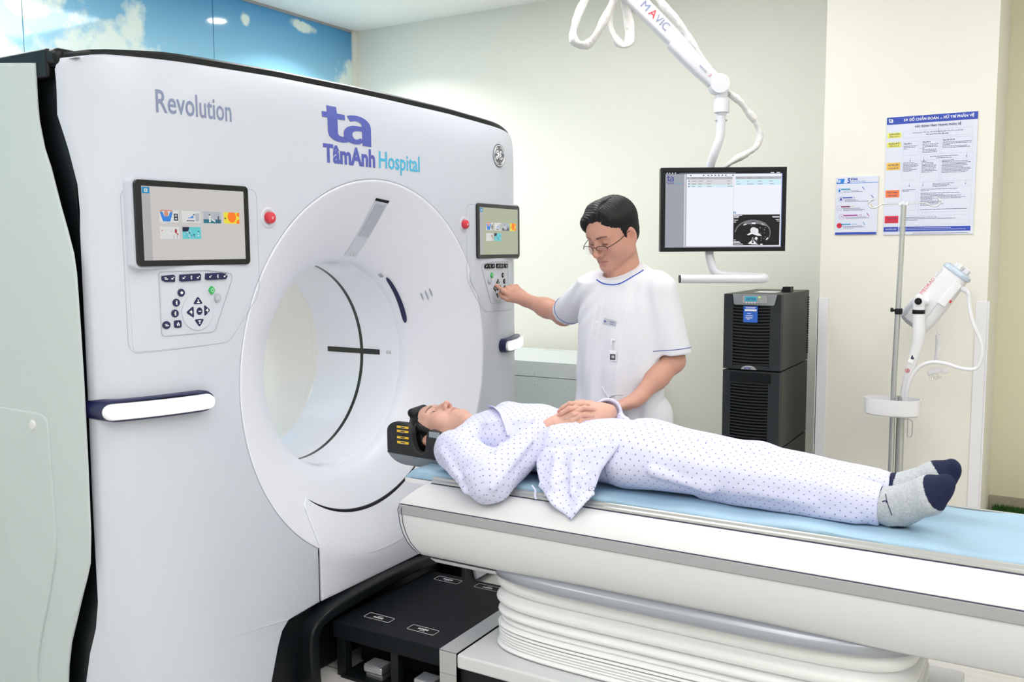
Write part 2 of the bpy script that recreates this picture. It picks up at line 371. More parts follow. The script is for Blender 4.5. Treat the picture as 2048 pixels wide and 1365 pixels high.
# ceiling lamps: the downlight is real, the panels are unseen and added for light
for i, (x, y, sx, sy, w) in enumerate(ADDED_PANELS):
    t = thing('added_ceiling_lamp', 'unseen ceiling lamp panel, added for light, %s' % ['above the near half of the patient table', 'nearest the front wall on the scanner side', 'over the foot end of the patient table', 'in the corner nearest the front and right walls', 'above the standing man', 'above the pale grey electrical cabinet', 'in front of the green recess wall', 'beside the left flank of the scanner', 'behind the scanner along the sky mural'][i], 'ceiling light', (x, y, CEIL), 'added ceiling panels')
    mb = MB()
    for (a, b_, c, d) in ((-sx/2, sx/2, -sy/2, -sy/2+.02), (-sx/2, sx/2, sy/2-.02, sy/2), (-sx/2, -sx/2+.02, -sy/2+.02, sy/2-.02), (sx/2-.02, sx/2, -sy/2+.02, sy/2-.02)):
        box(mb, *bx(x+a, x+b_, y+c, y+d, CEIL-.014, CEIL), .001)
    mb.build('frame', M['ceiling'], t)
    MB().add(*box_vf(*bx(x-sx/2+.02, x+sx/2-.02, y-sy/2+.02, y+sy/2-.02, CEIL-.012, CEIL-.002), 0)).build('diffuser', M['lamp'], t)
for i, (x, y) in enumerate(DOWN):
    t = thing('downlight', 'small round downlight %s' % ['near the corner of mural and cream wall'][i], 'ceiling light', (x, y, CEIL), 'round downlights')
    MB().add(*lathe_vf([(.058, CEIL-.001), (.072, CEIL-.004), (.074, CEIL-.001)], 32, 'z', (x, y, 0))).build('ring', M['ceiling'], t)
    MB().add(*lathe_vf([(.0001, CEIL-.006), (.056, CEIL-.006), (.058, CEIL-.001)], 32, 'z', (x, y, 0))).build('diffuser', M['spot'], t)
# ================================================================ CT gantry
G = thing('ct_scanner_gantry', 'large white ring-shaped CT scanner with round bore, touch screens and lit handles', 'ct scanner', (-.5, 0, 0))
CZ = 1.06
def cov(y, z, off=0.0):
    """front cover surface: flat in the middle, curling back at the sides"""
    y = np.asarray(y, float); z = np.asarray(z, float); a = np.maximum(0, np.abs(y)-.8)
    e = np.maximum(0, np.abs(y)-1.085); x = -.84*a**2 - 45*e**2 + off; tp = np.maximum(0, z-1.93); x = x-1.2*tp**2
    dxdy = -(1.68*a+90*e)*np.sign(y); n = np.stack([np.ones_like(y), -dxdy, 2.4*tp], -1); n /= np.linalg.norm(n, axis=-1, keepdims=True)
    return np.stack([x, y, z], -1), n
edgeL = [(1.130, 2.00), (1.131, 1.878), (1.124, 1.783), (1.118, 1.688), (1.117, 1.616), (1.118, 1.56), (1.119, 1.1), (1.120, .776), (1.120, .501), (1.123, .422), (1.129, .343), (1.133, .257), (1.134, .15), (1.134, .03)]
R0 = .70
topz = [(-1.126, 2.028), (-1.06, 2.038), (-.88, 2.045), (-.7, 2.053), (-.48, 2.062), (-.1, 2.067), (.1, 2.067), (.48, 2.062), (.7, 2.053), (.88, 2.045), (1.06, 2.038), (1.126, 2.028)]
t0 = math.asin(.372/R0)
# main front cover outline (y, z), with the docking notch at the bottom centre
o1 = [(y, z) for y, z in topz] + [(y, z) for y, z in edgeL] + [(.63, .03), (.61, .08), (.575, .19), (.555, .235), (.525, .262), (.372, .273)]
arc = [(R0*math.sin(a), CZ-R0*math.cos(a)) for a in np.linspace(t0, 2*PI-t0, 97)]
o1 += arc + [(-.372, .273), (-.525, .262), (-.555, .235), (-.575, .19), (-.61, .08), (-.63, .03)] + [(-y, z) for y, z in edgeL[::-1]]
V, F_ = panel_vf(o1, lambda u, v: (cov(u, v, -.012)[0], np.stack([0*u+1, 0*u, 0*u], -1)), .012, step=.035, edge=.007)
MB().add(V, F_).build('front_cover', M['white'], G, angle=50)
# faint crease low on the cover
cr = [(-.76, .294), (-.70, .283), (-.55, .2640)]
for sgn in (1, -1):
    mb = MB(); pts = np.array([(sgn*y, z+.006) for y, z in [(-.80, .298), (-.72, .287), (-.62, .275), (-.535, .262)]]); p, n = cov(pts[:, 0], pts[:, 1]); tube(mb, p+n*.0002, [.0004, .001, .0018, .0022], 6); mb.build('crease', M['line_faint'], G)
# docking panel below the bore: follows the bell of the funnel down to the floor frame
def bell(r):  # x of the funnel at radius r
    return np.interp(r, [.30, .398, .402, .42, .46, .52, .60, .66, .69, .70], [-.24, -.235, -.215, -.19, -.155, -.11, -.058, -.02, -.003, 0])
def dock(y, z):
    y = np.asarray(y, float); z = np.asarray(z, float); r = np.hypot(y, z-CZ)
    x = np.where(r < .70, bell(r), 0.0)
    x = x - .004
    return np.stack([x, y, z], -1), np.stack([np.ones_like(y), 0*y, 0*z], -1)
R1 = .462; t1 = math.asin(.362/R1)
o2 = [(.368, .275), (.368, .60), (.362, .69)] ; 
o2 = [(.366, .275), (.366, .50), (.366, .60), (.362, .70), (.345, .735)]
aa = math.atan2(.345, CZ-.735); R1 = math.hypot(.345, CZ-.735)
R1 = .545; a1 = math.asin(.33/R1)
o2 = [(.366, .275), (.366, .45), (.368, .55), (.362, .615), (.33, CZ-R1*math.cos(a1)+.004)] + [(R1*math.sin(a), CZ-R1*math.cos(a)) for a in np.linspace(a1*.95, -a1*.95, 30)] + [(-.33, CZ-R1*math.cos(a1)+.004), (-.362, .615), (-.368, .55), (-.366, .45), (-.366, .275)]
V, F_ = panel_vf(o2, lambda u, v: dock(u, v), .006, step=.03, edge=.004)
MB().add(V, F_).build('docking_panel', M['funnel'], G, angle=50)
# funnel and bore tube
MB().add(*lathe_vf([(.7, -.012), (.70, -.001), (.695, .0), (.69, -.003), (.66, -.02), (.63, -.039), (.60, -.058), (.56, -.084), (.52, -.11), (.49, -.132), (.46, -.155), (.44, -.172), (.42, -.19), (.408, -.206), (.401, -.222), (.399, -.236)], 160, 'x', (0, 0, CZ))).build('funnel', M['funnel'], G, angle=60)
# black gap line where the docking panel meets the funnel lip
pts = []
for a in np.linspace(-a1, a1, 60):
    r = R1+.004; pts.append((bell(r)-.001, r*math.sin(a), CZ-r*math.cos(a)))
mb = MB(); rad = .0015+.0065*np.cos(np.linspace(-PI/2, PI/2, 60))**.6; tube(mb, pts, rad, 8); mb.build('gap_line', M['black'], G)
for sg in (1, -1):
    mb = MB(); tube(mb, [(bell(math.hypot(.3705, CZ-z)) if math.hypot(.37, CZ-z) < .7 else 0, sg*.3705, z) for z in np.linspace(.28, .60, 20)], .0015, 6); mb.build('seam', M['line'], G)
MB().add(*lathe_vf([(.399, -.236), (.3975, -.238), (.3975, -.285), (.3985, -.288), (.3985, -.431), (.3985, -.434)], 160, 'x', (0, 0, CZ))).build('bore_tube', M['white_gloss'], G)
MB().add(*lathe_vf([(.3984, -.432), (.3975, -.433), (.3975, -.448), (.3984, -.449)], 160, 'x', (0, 0, CZ))).build('scan_window', M['black_gloss'], G)
MB().add(*lathe_vf([(.3985, -.449), (.3985, -.45), (.3985, -.69), (.400, -.70)], 160, 'x', (0, 0, CZ))).build('rear_bore_tube', M['white_gloss'], G)
MB().add(*lathe_vf([(.400, -.70), (.3975, -.702), (.3975, -.725), (.402, -.73), (.403, -.80), (.406, -.95), (.42, -1.08), (.45, -1.15), (.56, -1.17), (.70, -1.17)], 160, 'x', (0, 0, CZ))).build('rear_funnel', M['warm_gloss'], G)
def onbell(ang, r, off=.001):
    a = math.radians(ang); return (float(bell(r))+off, (r-off)*math.cos(a), CZ+(r-off)*math.sin(a))
# curved strips lying on the bell: quads between two radii and angles
def bell_strip(mb, pa, w0, w1, off=.0012, rnd=False):
    """pa: list of (angle deg, radius) centre line, width in metres"""
    C = np.array([onbell(a, r, off) for a, r in pa]); T = np.gradient(C, axis=0); T /= np.linalg.norm(T, axis=1)[:, None]
    ctr = np.array([(float(bell(r))-.6, 0, CZ) for a, r in pa]); inw = np.array([(.5, -math.cos(math.radians(a)), -math.sin(math.radians(a))) for a, r in pa]); B = np.cross(T, inw); B /= np.linalg.norm(B, axis=1)[:, None]; Nn = np.cross(B, T); Nn *= np.sign((Nn*inw).sum(1))[:, None]
    w = np.linspace(w0, w1, len(pa)); 
    if rnd: w = w*np.sqrt(np.clip(1-np.abs(np.linspace(-1, 1, len(pa)))**8, 0.05, 1))
    k = len(pa); up = Nn*.0015
    V = np.concatenate([C-B*w[:, None]/2, C+B*w[:, None]/2, C-B*w[:, None]/2+up, C+B*w[:, None]/2+up]); F = []
    for i in range(k-1):
        F += [(2*k+i, 2*k+i+1, 3*k+i+1, 3*k+i), (i, i+1, 2*k+i+1, 2*k+i), (k+i, 3*k+i, 3*k+i+1, k+i+1)]
    F += [(0, 2*k, 3*k, k), (k-1, 2*k-1, 4*k-1, 3*k-1)]
    mb.add(V, F); return mb
lb = bell_strip(MB(), [(84.5+(r-.42)*0, r) for r in np.linspace(.628, .424, 16)], .074, .068, .0015).build('light_cover', mat('light_cover_acrylic', (.60, .64, .72), .12, coat=.5), G)
bell_strip(MB(), [(84.5, r) for r in np.linspace(.62, .50, 12)], .056, .054, .0035).build('light_cover_window', mat('light_window', (.47, .51, .59), .15, coat=.5), G)
bell_strip(MB(), [(84.5, r) for r in np.linspace(.637, .628, 4)], .077, .077, .0015).build('light_cover_slot', M['black'], G)
mb = MB()
for d in (-1.3, 1.3): mb.add(*disc_vf(onbell(84+d, .432, .002), .0035, 'x', 12, .003)) 
mb.build('screw', M['steel'], G)
bell_strip(MB(), [(a, r) for a, r in zip(np.linspace(51.5, 19, 26), np.linspace(.4235, .417, 26))], .016, .022, .0015, True).build('laser_window', M['navy'], G)
for q, (a_, r_) in enumerate(((30, .494), (30, .511), (30, .528))):
    bell_strip(MB(), [(a_+d, r_) for d in np.linspace(-2.2-(q == 1)*.9, 2.2, 6)], .0075, .0075, .001, True).build('vent_slot', M['line'], G)
bell_strip(MB(), [(54.9+d, .416) for d in np.linspace(-1.5, 1.5, 4)], .016, .016, .001).build('warning_label', M['line'], G)
# horizontal laser window on the far tube wall
def tube_patch(mb, x0, x1, a0, a1, r=.3972, n=6, th=.0008):
    A = np.radians(np.linspace(a0, a1, n)); V = []
    for x in (x0, x1):
        for rr in (r, r-th):
            V += [(x, rr*math.cos(a), CZ+rr*math.sin(a)) for a in A]
    F = [(n+i, n+i+1, 3*n+i+1, 3*n+i) for i in range(n-1)]+[(0, n, 3*n, 2*n), (n-1, 3*n-1, 4*n-1, 2*n-1)]+[(i, i+1, n+i+1, n+i) for i in range(n-1)]+[(2*n+i, 3*n+i, 3*n+i+1, 2*n+i+1) for i in range(n-1)]
    mb.add(V, F); return mb
tube_patch(MB(), -.637, -.339, -1.35, 1.9).build('laser_slot', M['black_gloss'], G)
mb = tube_patch(MB(), -.302, -.278, -.3, 1.5, .3972); mb.build('warning_label', M['line'], G)
mb = MB()
for q in (.0, .5, 1.0): tube_patch(mb, -.299, -.281, q, q+.2, .3963)
mb.build('label_print', M['white_print'], G)
# black inner shell, visible in the gaps, and the black roof line
for sg in (1, -1):
    mb = MB(); box(mb, *bx(-.95, -.16, sg*1.07, sg*1.112, .02, 2.035), .004); mb.build('inner_frame', M['black'], G)
def tz(y): return np.interp(np.abs(y), [0, .1, .48, .7, .9, 1.06, 1.17], [2.090, 2.090, 2.085, 2.077, 2.068, 2.053, 2.036])
ys = np.linspace(-1.128, 1.06, 60); mb = MB(); V = []
for y in ys:
    xf = float(cov(y, 2.05)[0][0])-.012
    V += [(xf, y, tz(y)-.034), (xf+.006, y, tz(y)-.028), (xf+.006, y, tz(y)-.007), (xf-.003, y, tz(y)), (xf-.14, y, tz(y)+.004), (xf-.14, y, tz(y)-.034)]
F_ = [(i*6+j, i*6+(j+1) % 6, (i+1)*6+(j+1) % 6, (i+1)*6+j) for i in range(59) for j in range(6)]+[(5, 4, 3, 2, 1, 0), tuple(59*6+k for k in range(6))]
mb.add(V, F_).build('roof_trim', M['black'], G, angle=35)
# black roof sheet behind the trim, and the roof cover
V, F_ = [], []
ys = np.linspace(-1.12, 1.12, 40); xs = [-.12, -.25, -.6, -1.0]
for x in xs:
    for y in ys: V.append((x, y, tz(y)-.02-(.0 if x > -.9 else .05)))
F_ = [(a*40+i, a*40+i+1, (a+1)*40+i+1, (a+1)*40+i) for a in range(3) for i in range(39)]
MB().add(V, F_).build('roof', M['black'], G)
box(MB(), *bx(-1.02, -.22, -1.140, -1.05, 1.98, 2.058), .008, seg=3).build('roof_edge', M['black'], G); box(MB(), *bx(-.27, -.18, -1.138, -1.06, 2.01, 2.058), .018, seg=4).build('latch', M['black'], G)
# rear cover
o3 = [(-1.15, 2.03), (1.15, 2.03), (1.17, .03), (-1.17, .03)]
V, F_ = panel_vf(round_poly(o3, .12), lambda u, v: (np.stack([0*u-1.10-.0*u, u, v], -1), np.stack([0*u-1, 0*u, 0*u], -1)), .07, step=.08, holes=[[(.69*math.cos(a), CZ+.69*math.sin(a)) for a in np.linspace(0, 2*PI, 64, endpoint=False)]], edge=.01)
MB().add(V, F_).build('rear_cover', M['white'], G)
# side covers with the S-shaped front edge
side = [(-.247, 2.022), (-.249, 1.93), (-.246, 1.867), (-.228, 1.79), (-.204, 1.736), (-.170, 1.632), (-.145, 1.564), (-.124, 1.50), (-.116, 1.445), (-.112, 1.30), (-.110, 1.132), (-.112, .902), (-.116, .714), (-.126, .624), (-.145, .575), (-.165, .532), (-.236, .364), (-.255, .29), (-.265, .22), (-.270, .03)]
for sg in (-1, 1):
    ol = [(a-.022, b) for a, b in side]+[(-1.06, .03), (-1.06, 1.96), (-1.0, 2.03), (-.5, 2.042)]
    def Fs(u, v, sg=sg):
        u = np.asarray(u); v = np.asarray(v); ex = np.interp(v, [p[1] for p in side[::-1]], [p[0] for p in side[::-1]]); dd = np.clip((ex-u), 0, .22)
        y = 1.136+.018*np.sin(np.clip(dd/.22, 0, 1)*PI/2)-.25*np.maximum(0, -.75-u)**2+.0*u
        return np.stack([u, sg*y, v], -1), np.stack([0*u+.12*(dd < .2), 0*u+sg*.99, 0*u], -1)
    V, F_ = panel_vf(ol, Fs, .006, step=.04, edge=.004)
    sc = MB().add(V, F_).build('side_cover', M['side'], G, angle=60)
    yb = 1.1615
    acc = [(-.95, 1.052), (-.312, 1.045), (-.278, 1.030), (-.275, .942), (-.272, .796), (-.271, .68), (-.281, .62), (-.302, .56), (-.332, .475), (-.38, .355), (-.402, .28), (-.412, .213), (-.415, .06), (-.95, .06)]
    acc = round_poly(acc, [.02, .02, .03]+[.06]*9+[.02, .02], 4)
    gril = [(-.9, .796), (-.535, .793), (-.517, .776), (-.516, .6), (-.524, .185), (-.526, .10), (-.9, .10)]
    def Fa(u, v, sg=sg, y0=yb-.012):
        return np.stack([u, 0*u+sg*y0, v], -1), np.stack([0*u, 0*u+sg, 0*u], -1)
    V, F_ = panel_vf(acc, Fa, .0145, step=.05, edge=.005, holes=[gril])
    ap = MB().add(V, F_).build('access_panel', M['side'], G, angle=60)
    if sg < 0:
        # perforated grille: sheet with dark dots
        gm = bpy.data.materials.new('perforated_sheet'); nt, N, L, b = nodes_of(gm)
        tc = N.new('ShaderNodeTexCoord'); sp = N.new('ShaderNodeSeparateXYZ'); L.new(tc.outputs['Object'], sp.inputs[0])
        def mth(op, a, b_=None, v=None):
            n = N.new('ShaderNodeMath'); n.operation = op; L.new(a, n.inputs[0])
            if b_ is not None: L.new(b_, n.inputs[1])
            if v is not None: n.inputs[1].default_value = v
            return n.outputs[0]
        pch = .0085
        cs = []
        for off in (0, .5):
            u = mth('FRACT', mth('ADD', mth('DIVIDE', sp.outputs['X'], v=pch*1.732), v=off+50)); v_ = mth('FRACT', mth('ADD', mth('DIVIDE', sp.outputs['Z'], v=pch), v=off+50))
            du = mth('MULTIPLY', mth('SUBTRACT', u, v=.5), v=1.732); dv_ = mth('SUBTRACT', v_, v=.5)
            cs.append(mth('LESS_THAN', mth('ADD', mth('MULTIPLY', du, du), mth('MULTIPLY', dv_, dv_)), v=.085))
        fac = mth('MAXIMUM', cs[0], cs[1])
        mx = N.new('ShaderNodeMix'); mx.data_type = 'RGBA'; L.new(fac, mx.inputs['Factor']); mx.inputs['A'].default_value = (.50, .54, .56, 1); mx.inputs['B'].default_value = (.03, .05, .12, 1); L.new(mx.outputs['Result'], b.inputs['Base Color']); b.inputs['Roughness'].default_value = .4
    MB().add(*box_vf(*bx(-.90, -.513, sg*(yb-.012), sg*(yb-.006), .10, .805), 0)).build('grille', gm, ap)
    mb = MB().add(*lathe_vf([(.0001, .004), (.012, .004), (.0155, .0), (.0165, .0)], 32, 'y', (0, 0, 0)))
    vv = mb.v[0]; vv[:, 1] *= -1; vv += np.array((-.347, 0, 1.007)); vv[:, 1] = sg*(np.abs(vv[:, 1])*1+yb+.0028); mb.v[0] = vv
    mb.build('panel_lock', M['table_white'], ap)
# black floor frame under the cover
mb = MB()
for sg in (1, -1):
    V, F_ = panel_vf([(sg*.40, .0), (sg*.64, .0), (sg*.61, .10), (sg*.575, .20), (sg*.54, .245), (sg*.40, .27)], lambda u, v: (np.stack([0*u-.06, u, v], -1), np.stack([0*u+1, 0*u, 0*u], -1)), .045, .04, edge=.006); mb.add(V, F_)
box(mb, *bx(-.9, -.04, -1.0, 1.0, 0, .26), .01)
mb.build('floor_frame', M['black'], G, angle=50)
pth = [(-.47, 0), (-.475, .10), (-.475, .19), (-.462, .235), (-.43, .262), (-.36, .285), (-.2, .30), (0, .305), (.2, .30), (.36, .285), (.43, .262), (.462, .235), (.475, .19), (.475, .10), (.47, 0)]
pth = smooth_path(pth, 5); outer = [tuple(p) for p in pth]; inner = [tuple(p) for p in offset_loop(np.array(outer), -.0)]
cc = np.array([(np.clip(p[0], -.3, .3), min(p[1], .15)) for p in outer]); dirn = np.array(outer)-cc; dirn /= np.linalg.norm(dirn, axis=1)[:, None]; inner = np.array(outer)-dirn*.045
ol = outer+[tuple(p) for p in inner[::-1]]
V, F_ = panel_vf(ol, lambda u, v: (np.stack([0*u-.05, u, v*.90], -1), np.stack([0*u+1, 0*u, 0*u], -1)), .10, .03, edge=.010)
MB().add(V, F_).build('bumper_arch', M['black'], G, angle=50)
tube(MB(), smooth_path([(-.01, -.53, .008), (.02, -.535, .02), (.035, -.545, .012), (.04, -.55, .002)], 4), .003, 8).build('cable_clip', M['line_faint'], G)
# ------------------------------------------------ consoles on both sides of the bore
def P_(u, v, off=0.): 
    p, n = cov(u, v); return p+n*off
def polyline_on(mb, pts, r=.0012, step=.02, closed=True, off=.0):
    d = dense(pts, step, closed); 
    if closed: d.append(d[0])
    d = np.array(d); p, n = cov(d[:, 0], d[:, 1]); tube(mb, p+n*off, r, 6, cap=not closed); return mb
def icon_bits(mb, c, s, kind):
    cx, cy = c
    R_ = {'plus': [(0, 0, .9, .22), (0, 0, .22, .9)], 'up': [(0, -.3, .8, .25), (0, .1, .16, .6), (0, .3, .4, .15)], 'dn': [(0, .3, .8, .25), (0, -.1, .16, .6), (0, -.3, .4, .15)], 'bar': [(0, 0, .8, .2)],
          'two': [(-.15, .2, .6, .18), (.1, -.15, .8, .22)], 'dots': [(0, .35, .35, .25), (-.05, 0, .45, .22), (0, -.35, .35, .25)], 'seat': [(0, .3, .25, .3), (0, 0, .8, .22), (-.2, -.3, .2, .35), (.22, -.3, .2, .35)],
          'lr': [(0, 0, .8, .2), (.1, .3, .2, .4), (-.15, .18, .35, .16), (.1, -.3, .2, .4)], 'flag': [(-.2, -.1, .5, .35), (.25, .25, .3, .25)], 'gear': [(0, 0, .5, .5), (0, 0, .75, .2), (0, 0, .2, .75)]}[kind]
    for x, y, w, h in R_:
        q = [(cx+(x-w/2)*s, cy+(y-h/2)*s), (cx+(x+w/2)*s, cy+(y-h/2)*s), (cx+(x+w/2)*s, cy+(y+h/2)*s), (cx+(x-w/2)*s, cy+(y+h/2)*s)]
        p, n = cov([a[0] for a in q], [a[1] for a in q]); mb.add(p+n*.0055, [(0, 1, 2, 3)])
def key(name, shape, m, par, c, icon, isz, h=.0045):
    sh = [(c[0]+a, c[1]+b) for a, b in shape]
    V, F_ = panel_vf(sh, lambda u, v: cov(u, v, 0), h, .02, edge=.0015)
    k = MB().add(V, F_).build(name, m, par, angle=60)
    if icon:
        mb = MB(); icon_bits(mb, c, isz*.66, icon); mb.build('icon', M['white_print'], k, smooth=False)
    return k
ell = lambda a, b, n=20: [(a*math.cos(t), b*math.sin(t)) for t in np.linspace(0, 2*PI, n, endpoint=False)]
scr_bg = {-1: scrmat('screen_backlit_grey', (.56, .54, .53), 1.0), 1: scrmat('screen_backlit_olive', (.40, .43, .31), 1.0)}
for sg in (-1, 1):
    adj = lambda a: -(abs(a)-.84*max(0, abs(a)-.8)**2/1.45-(.028 if sg > 0 else 0)); mir = lambda pts: [(sg*(-adj(a)), b) for a, b in pts]   # drawn for the left console, mirrored for the right
    con = MB(); V, F_ = panel_vf(mir(round_poly([(-.63, 1.37), (-.63, 1.69), (-1.06, 1.69), (-1.095, 1.60), (-1.09, 1.232), (-1.08, 1.222), (-.75, 1.225)], .03, 5)), lambda u, v: cov(u, v, 0), .0012, .035, edge=.001)
    con.add(V, F_); console = con.build('console_panel', M['white'], G, angle=60)
    mb = polyline_on(MB(), mir(round_poly([(-.606, 1.37), (-.606, 1.695), (-1.06, 1.69), (-1.108, 1.67), (-1.106, 1.24), (-1.085, 1.218), (-.74, 1.226), (-.715, 1.25)], .03, 5)), .0011, off=-.0002); mb.build('panel_seam', M['line'], G)
    kp = mir(round_poly([(-.985, 1.446), (-.81, 1.447), (-.722, 1.436), (-.718, 1.42), (-.79, 1.268), (-.80, 1.262), (-.984, 1.262)], .012, 4))
    polyline_on(MB(), kp, .0009, off=.0026).build('keypad_seam', M['line'], console)
    # display: tilted slab on a shallow white housing
    yc, zc, w, h = sg*.844, 1.5815, .392, .240
    tl = .020
    def FD(u, v, off=0.0, yc=yc, sg=sg):
        # slightly turned outwards and tilted back
        u = np.asarray(u, float); v = np.asarray(v, float); x = .006-.049*np.abs(u-sg*.649)+0*v; return np.stack([x+off, u, v], -1), np.stack([0*u+1, 0*u+sg*.045, 0*u+.03], -1)
    body = rrect(w+.012, h+.012, .016, 5, yc, zc); V, F_ = panel_vf(body, lambda u, v: (np.stack([0*u-.05, u, v], -1), np.stack([0*u+1, 0*u, 0*u], -1)), 0.05, .06, edge=.0)
    # housing
    lo = np.array(dense(body, .02)); P0, _n = FD(lo[:, 0], lo[:, 1], -.004); Pb, _nb = cov(lo[:, 0], lo[:, 1]-.0*lo[:, 1]); n_ = len(lo)
    Vh = np.concatenate([P0, Pb]); Fh = [(i, (i+1) % n_, n_+(i+1) % n_, n_+i) for i in range(n_)]+[tuple(range(n_))[::-1]]
    disp = MB().add(Vh, Fh).build('display', M['white'], G, angle=40)
    glass = rrect(w, h, .014, 6, yc, zc); V, F_ = panel_vf(glass, lambda u, v: FD(u, v, -.004), .008, .06, edge=.002)
    MB().add(V, F_).build('glass_bezel', M['black_gloss'], disp, angle=60)
    sw, shh = w-.040, h-.034
    V, F_ = panel_vf(rrect(sw, shh, .001, 1, yc, zc), lambda u, v: FD(u, v, .0042), .0003, .08)
    scr = MB().add(V, F_).build('screen_image', scr_bg[sg], disp, smooth=False)
    def rect_on(mb, x0, y0, x1, y1, off, mi=0, k=0):
        u = np.array([x0, x1, x1, x0]); v = np.array([y0, y0, y1, y1]); p, n = FD(yc-sw/2+u*sw, zc+shh/2-v*shh, off); mb.add(p, [(0, 1, 2, 3)][::1], mi)
    def poly_on(mb, pts, off, mi=0):
        u = np.array([p[0] for p in pts]); v = np.array([p[1] for p in pts]); p, n = FD(yc-sw/2+u*sw, zc+shh/2-v*shh, off); mb.add(p, [tuple(range(len(pts)))], mi)
    def circ(cx, cy, rx, ry, n=16): return [(cx+rx*math.cos(t), cy+ry*math.sin(t)) for t in np.linspace(0, 2*PI, n, endpoint=False)]
    tm = [scrmat('thumb_'+k, c, 1.0) for k, c in dict(side=(.42, .41, .42), blue=(.01, .25, .5), wht=(.66, .67, .66), shirt=(.04, .22, .65), skin=(.62, .27, .18), navy=(.01, .015, .05), grey=(.42, .45, .50), dgrey=(.09, .10, .13), yel=(.80, .68, .05), ora=(.95, .20, .02), red=(.35, .03, .05), teal=(.12, .55, .60), dteal=(.02, .15, .22)).items()]
    mb = MB(); o_ = .0048; q = .0002
    rect_on(mb, 0, 0, .075, 1, o_, 0); rect_on(mb, .002, .015, .07, .10, o_+q, 1); rect_on(mb, .022, .035, .052, .08, o_+2*q, 2); rect_on(mb, .03, .048, .044, .066, o_+3*q, 1)
    X = [.15, .36, .57, .78]; wT, hT = .18, .165; y1_, y2_ = .315, .54
    # thumbnail 1: person with raised arms beside an x-ray
    rect_on(mb, X[0], y1_, X[0]+wT, y1_+hT, o_, 2)
    poly_on(mb, [(X[0]+.005, y1_+.03), (X[0]+.03, y1_+.02), (X[0]+.045, y1_+.08), (X[0]+.085, y1_+.08), (X[0]+.10, y1_+.02), (X[0]+.125, y1_+.03), (X[0]+.098, y1_+.155), (X[0]+.032, y1_+.155)], o_+q, 3)
    poly_on(mb, [(X[0], y1_+.012), (X[0]+.02, y1_-.004), (X[0]+.11, y1_-.004), (X[0]+.13, y1_+.012), (X[0]+.12, y1_+.03), (X[0]+.10, y1_+.012), (X[0]+.03, y1_+.012), (X[0]+.01, y1_+.03)], o_+2*q, 4)
    poly_on(mb, circ(X[0]+.063, y1_+.045, .02, .042), o_+2*q, 4); rect_on(mb, X[0]+.135, y1_+.045, X[0]+.172, y1_+.14, o_+q, 5); poly_on(mb, circ(X[0]+.153, y1_+.07, .011, .014), o_+2*q, 2); poly_on(mb, circ(X[0]+.153, y1_+.07, .006, .007), o_+3*q, 5); poly_on(mb, circ(X[0]+.153, y1_+.115, .01, .012), o_+2*q, 2)
    # thumbnail 2: figure on a scanner bed, drawn pale
    rect_on(mb, X[1], y1_, X[1]+wT, y1_+hT, o_, 2); rect_on(mb, X[1]+.06, y1_+.09, X[1]+.11, y1_+.1, o_+q, 3); rect_on(mb, X[1]+.045, y1_+.13, X[1]+.12, y1_+.145, o_+q, 7); rect_on(mb, X[1]+.13, y1_+.03, X[1]+.17, y1_+.145, o_+q, 6); poly_on(mb, circ(X[1]+.117, y1_+.05, .008, .01), o_+2*q, 7); poly_on(mb, [(X[1]+.08, y1_+.09), (X[1]+.105, y1_+.06), (X[1]+.115, y1_+.09)], o_+2*q, 3)
    # thumbnail 3: grey room with two small figures
    rect_on(mb, X[2], y1_, X[2]+wT, y1_+hT, o_, 6); rect_on(mb, X[2], y1_+.11, X[2]+wT, y1_+hT, o_+q, 12 if sg < 0 else 7); rect_on(mb, X[2]+.055, y1_+.05, X[2]+.075, y1_+.15, o_+2*q, 2); poly_on(mb, circ(X[2]+.062, y1_+.045, .009, .012), o_+3*q, 7); rect_on(mb, X[2]+.145, y1_+.06, X[2]+.16, y1_+.15, o_+2*q, 7); poly_on(mb, [(X[2]+.08, y1_+.10), (X[2]+.12, y1_+.12), (X[2]+.12, y1_+.15), (X[2]+.08, y1_+.12)], o_+2*q, 2)
    # thumbnail 4: orange circles on yellow
    x4, w4 = X[3], .165
    rect_on(mb, x4, y1_, x4+w4, y1_+hT, o_, 8)
    poly_on(mb, [(x4+.085+.045*math.cos(t), y1_+max(.0, .065+.085*math.sin(t))) for t in np.linspace(0, 2*PI, 24, endpoint=False)], o_+q, 9)
    poly_on(mb, [(min(x4+w4, x4+.16+.025*math.cos(t)), max(y1_, y1_+.03+.03*math.sin(t))) for t in np.linspace(0, 2*PI, 16, endpoint=False)], o_+q, 9); poly_on(mb, [(min(x4+w4, x4+.165+.035*math.cos(t)), min(y1_+hT, y1_+.15+.05*math.sin(t))) for t in np.linspace(0, 2*PI, 16, endpoint=False)], o_+q, 9); poly_on(mb, circ(x4+.013, y1_+.09, .008, .012), o_+q, 5)
    # thumbnail 5: simple drawing of a dog ; thumbnail 6: teal texture
    rect_on(mb, X[0], y2_, X[0]+wT, y2_+hT, o_, 2); poly_on(mb, circ(X[0]+.147, y2_+.06, .011, .032), o_+q, 10); poly_on(mb, circ(X[0]+.02, y2_+.05, .008, .01), o_+q, 4); rect_on(mb, X[0]+.125, y2_+.11, X[0]+.128, y2_+.16, o_+q, 7); rect_on(mb, X[0]+.155, y2_+.11, X[0]+.158, y2_+.16, o_+q, 7); poly_on(mb, circ(X[0]+.108, y2_+.065, .003, .006), o_+q, 7); poly_on(mb, [(X[0]+.15, y2_+.09), (X[0]+.172, y2_+.09), (X[0]+.165, y2_+.12)], o_+q, 10)
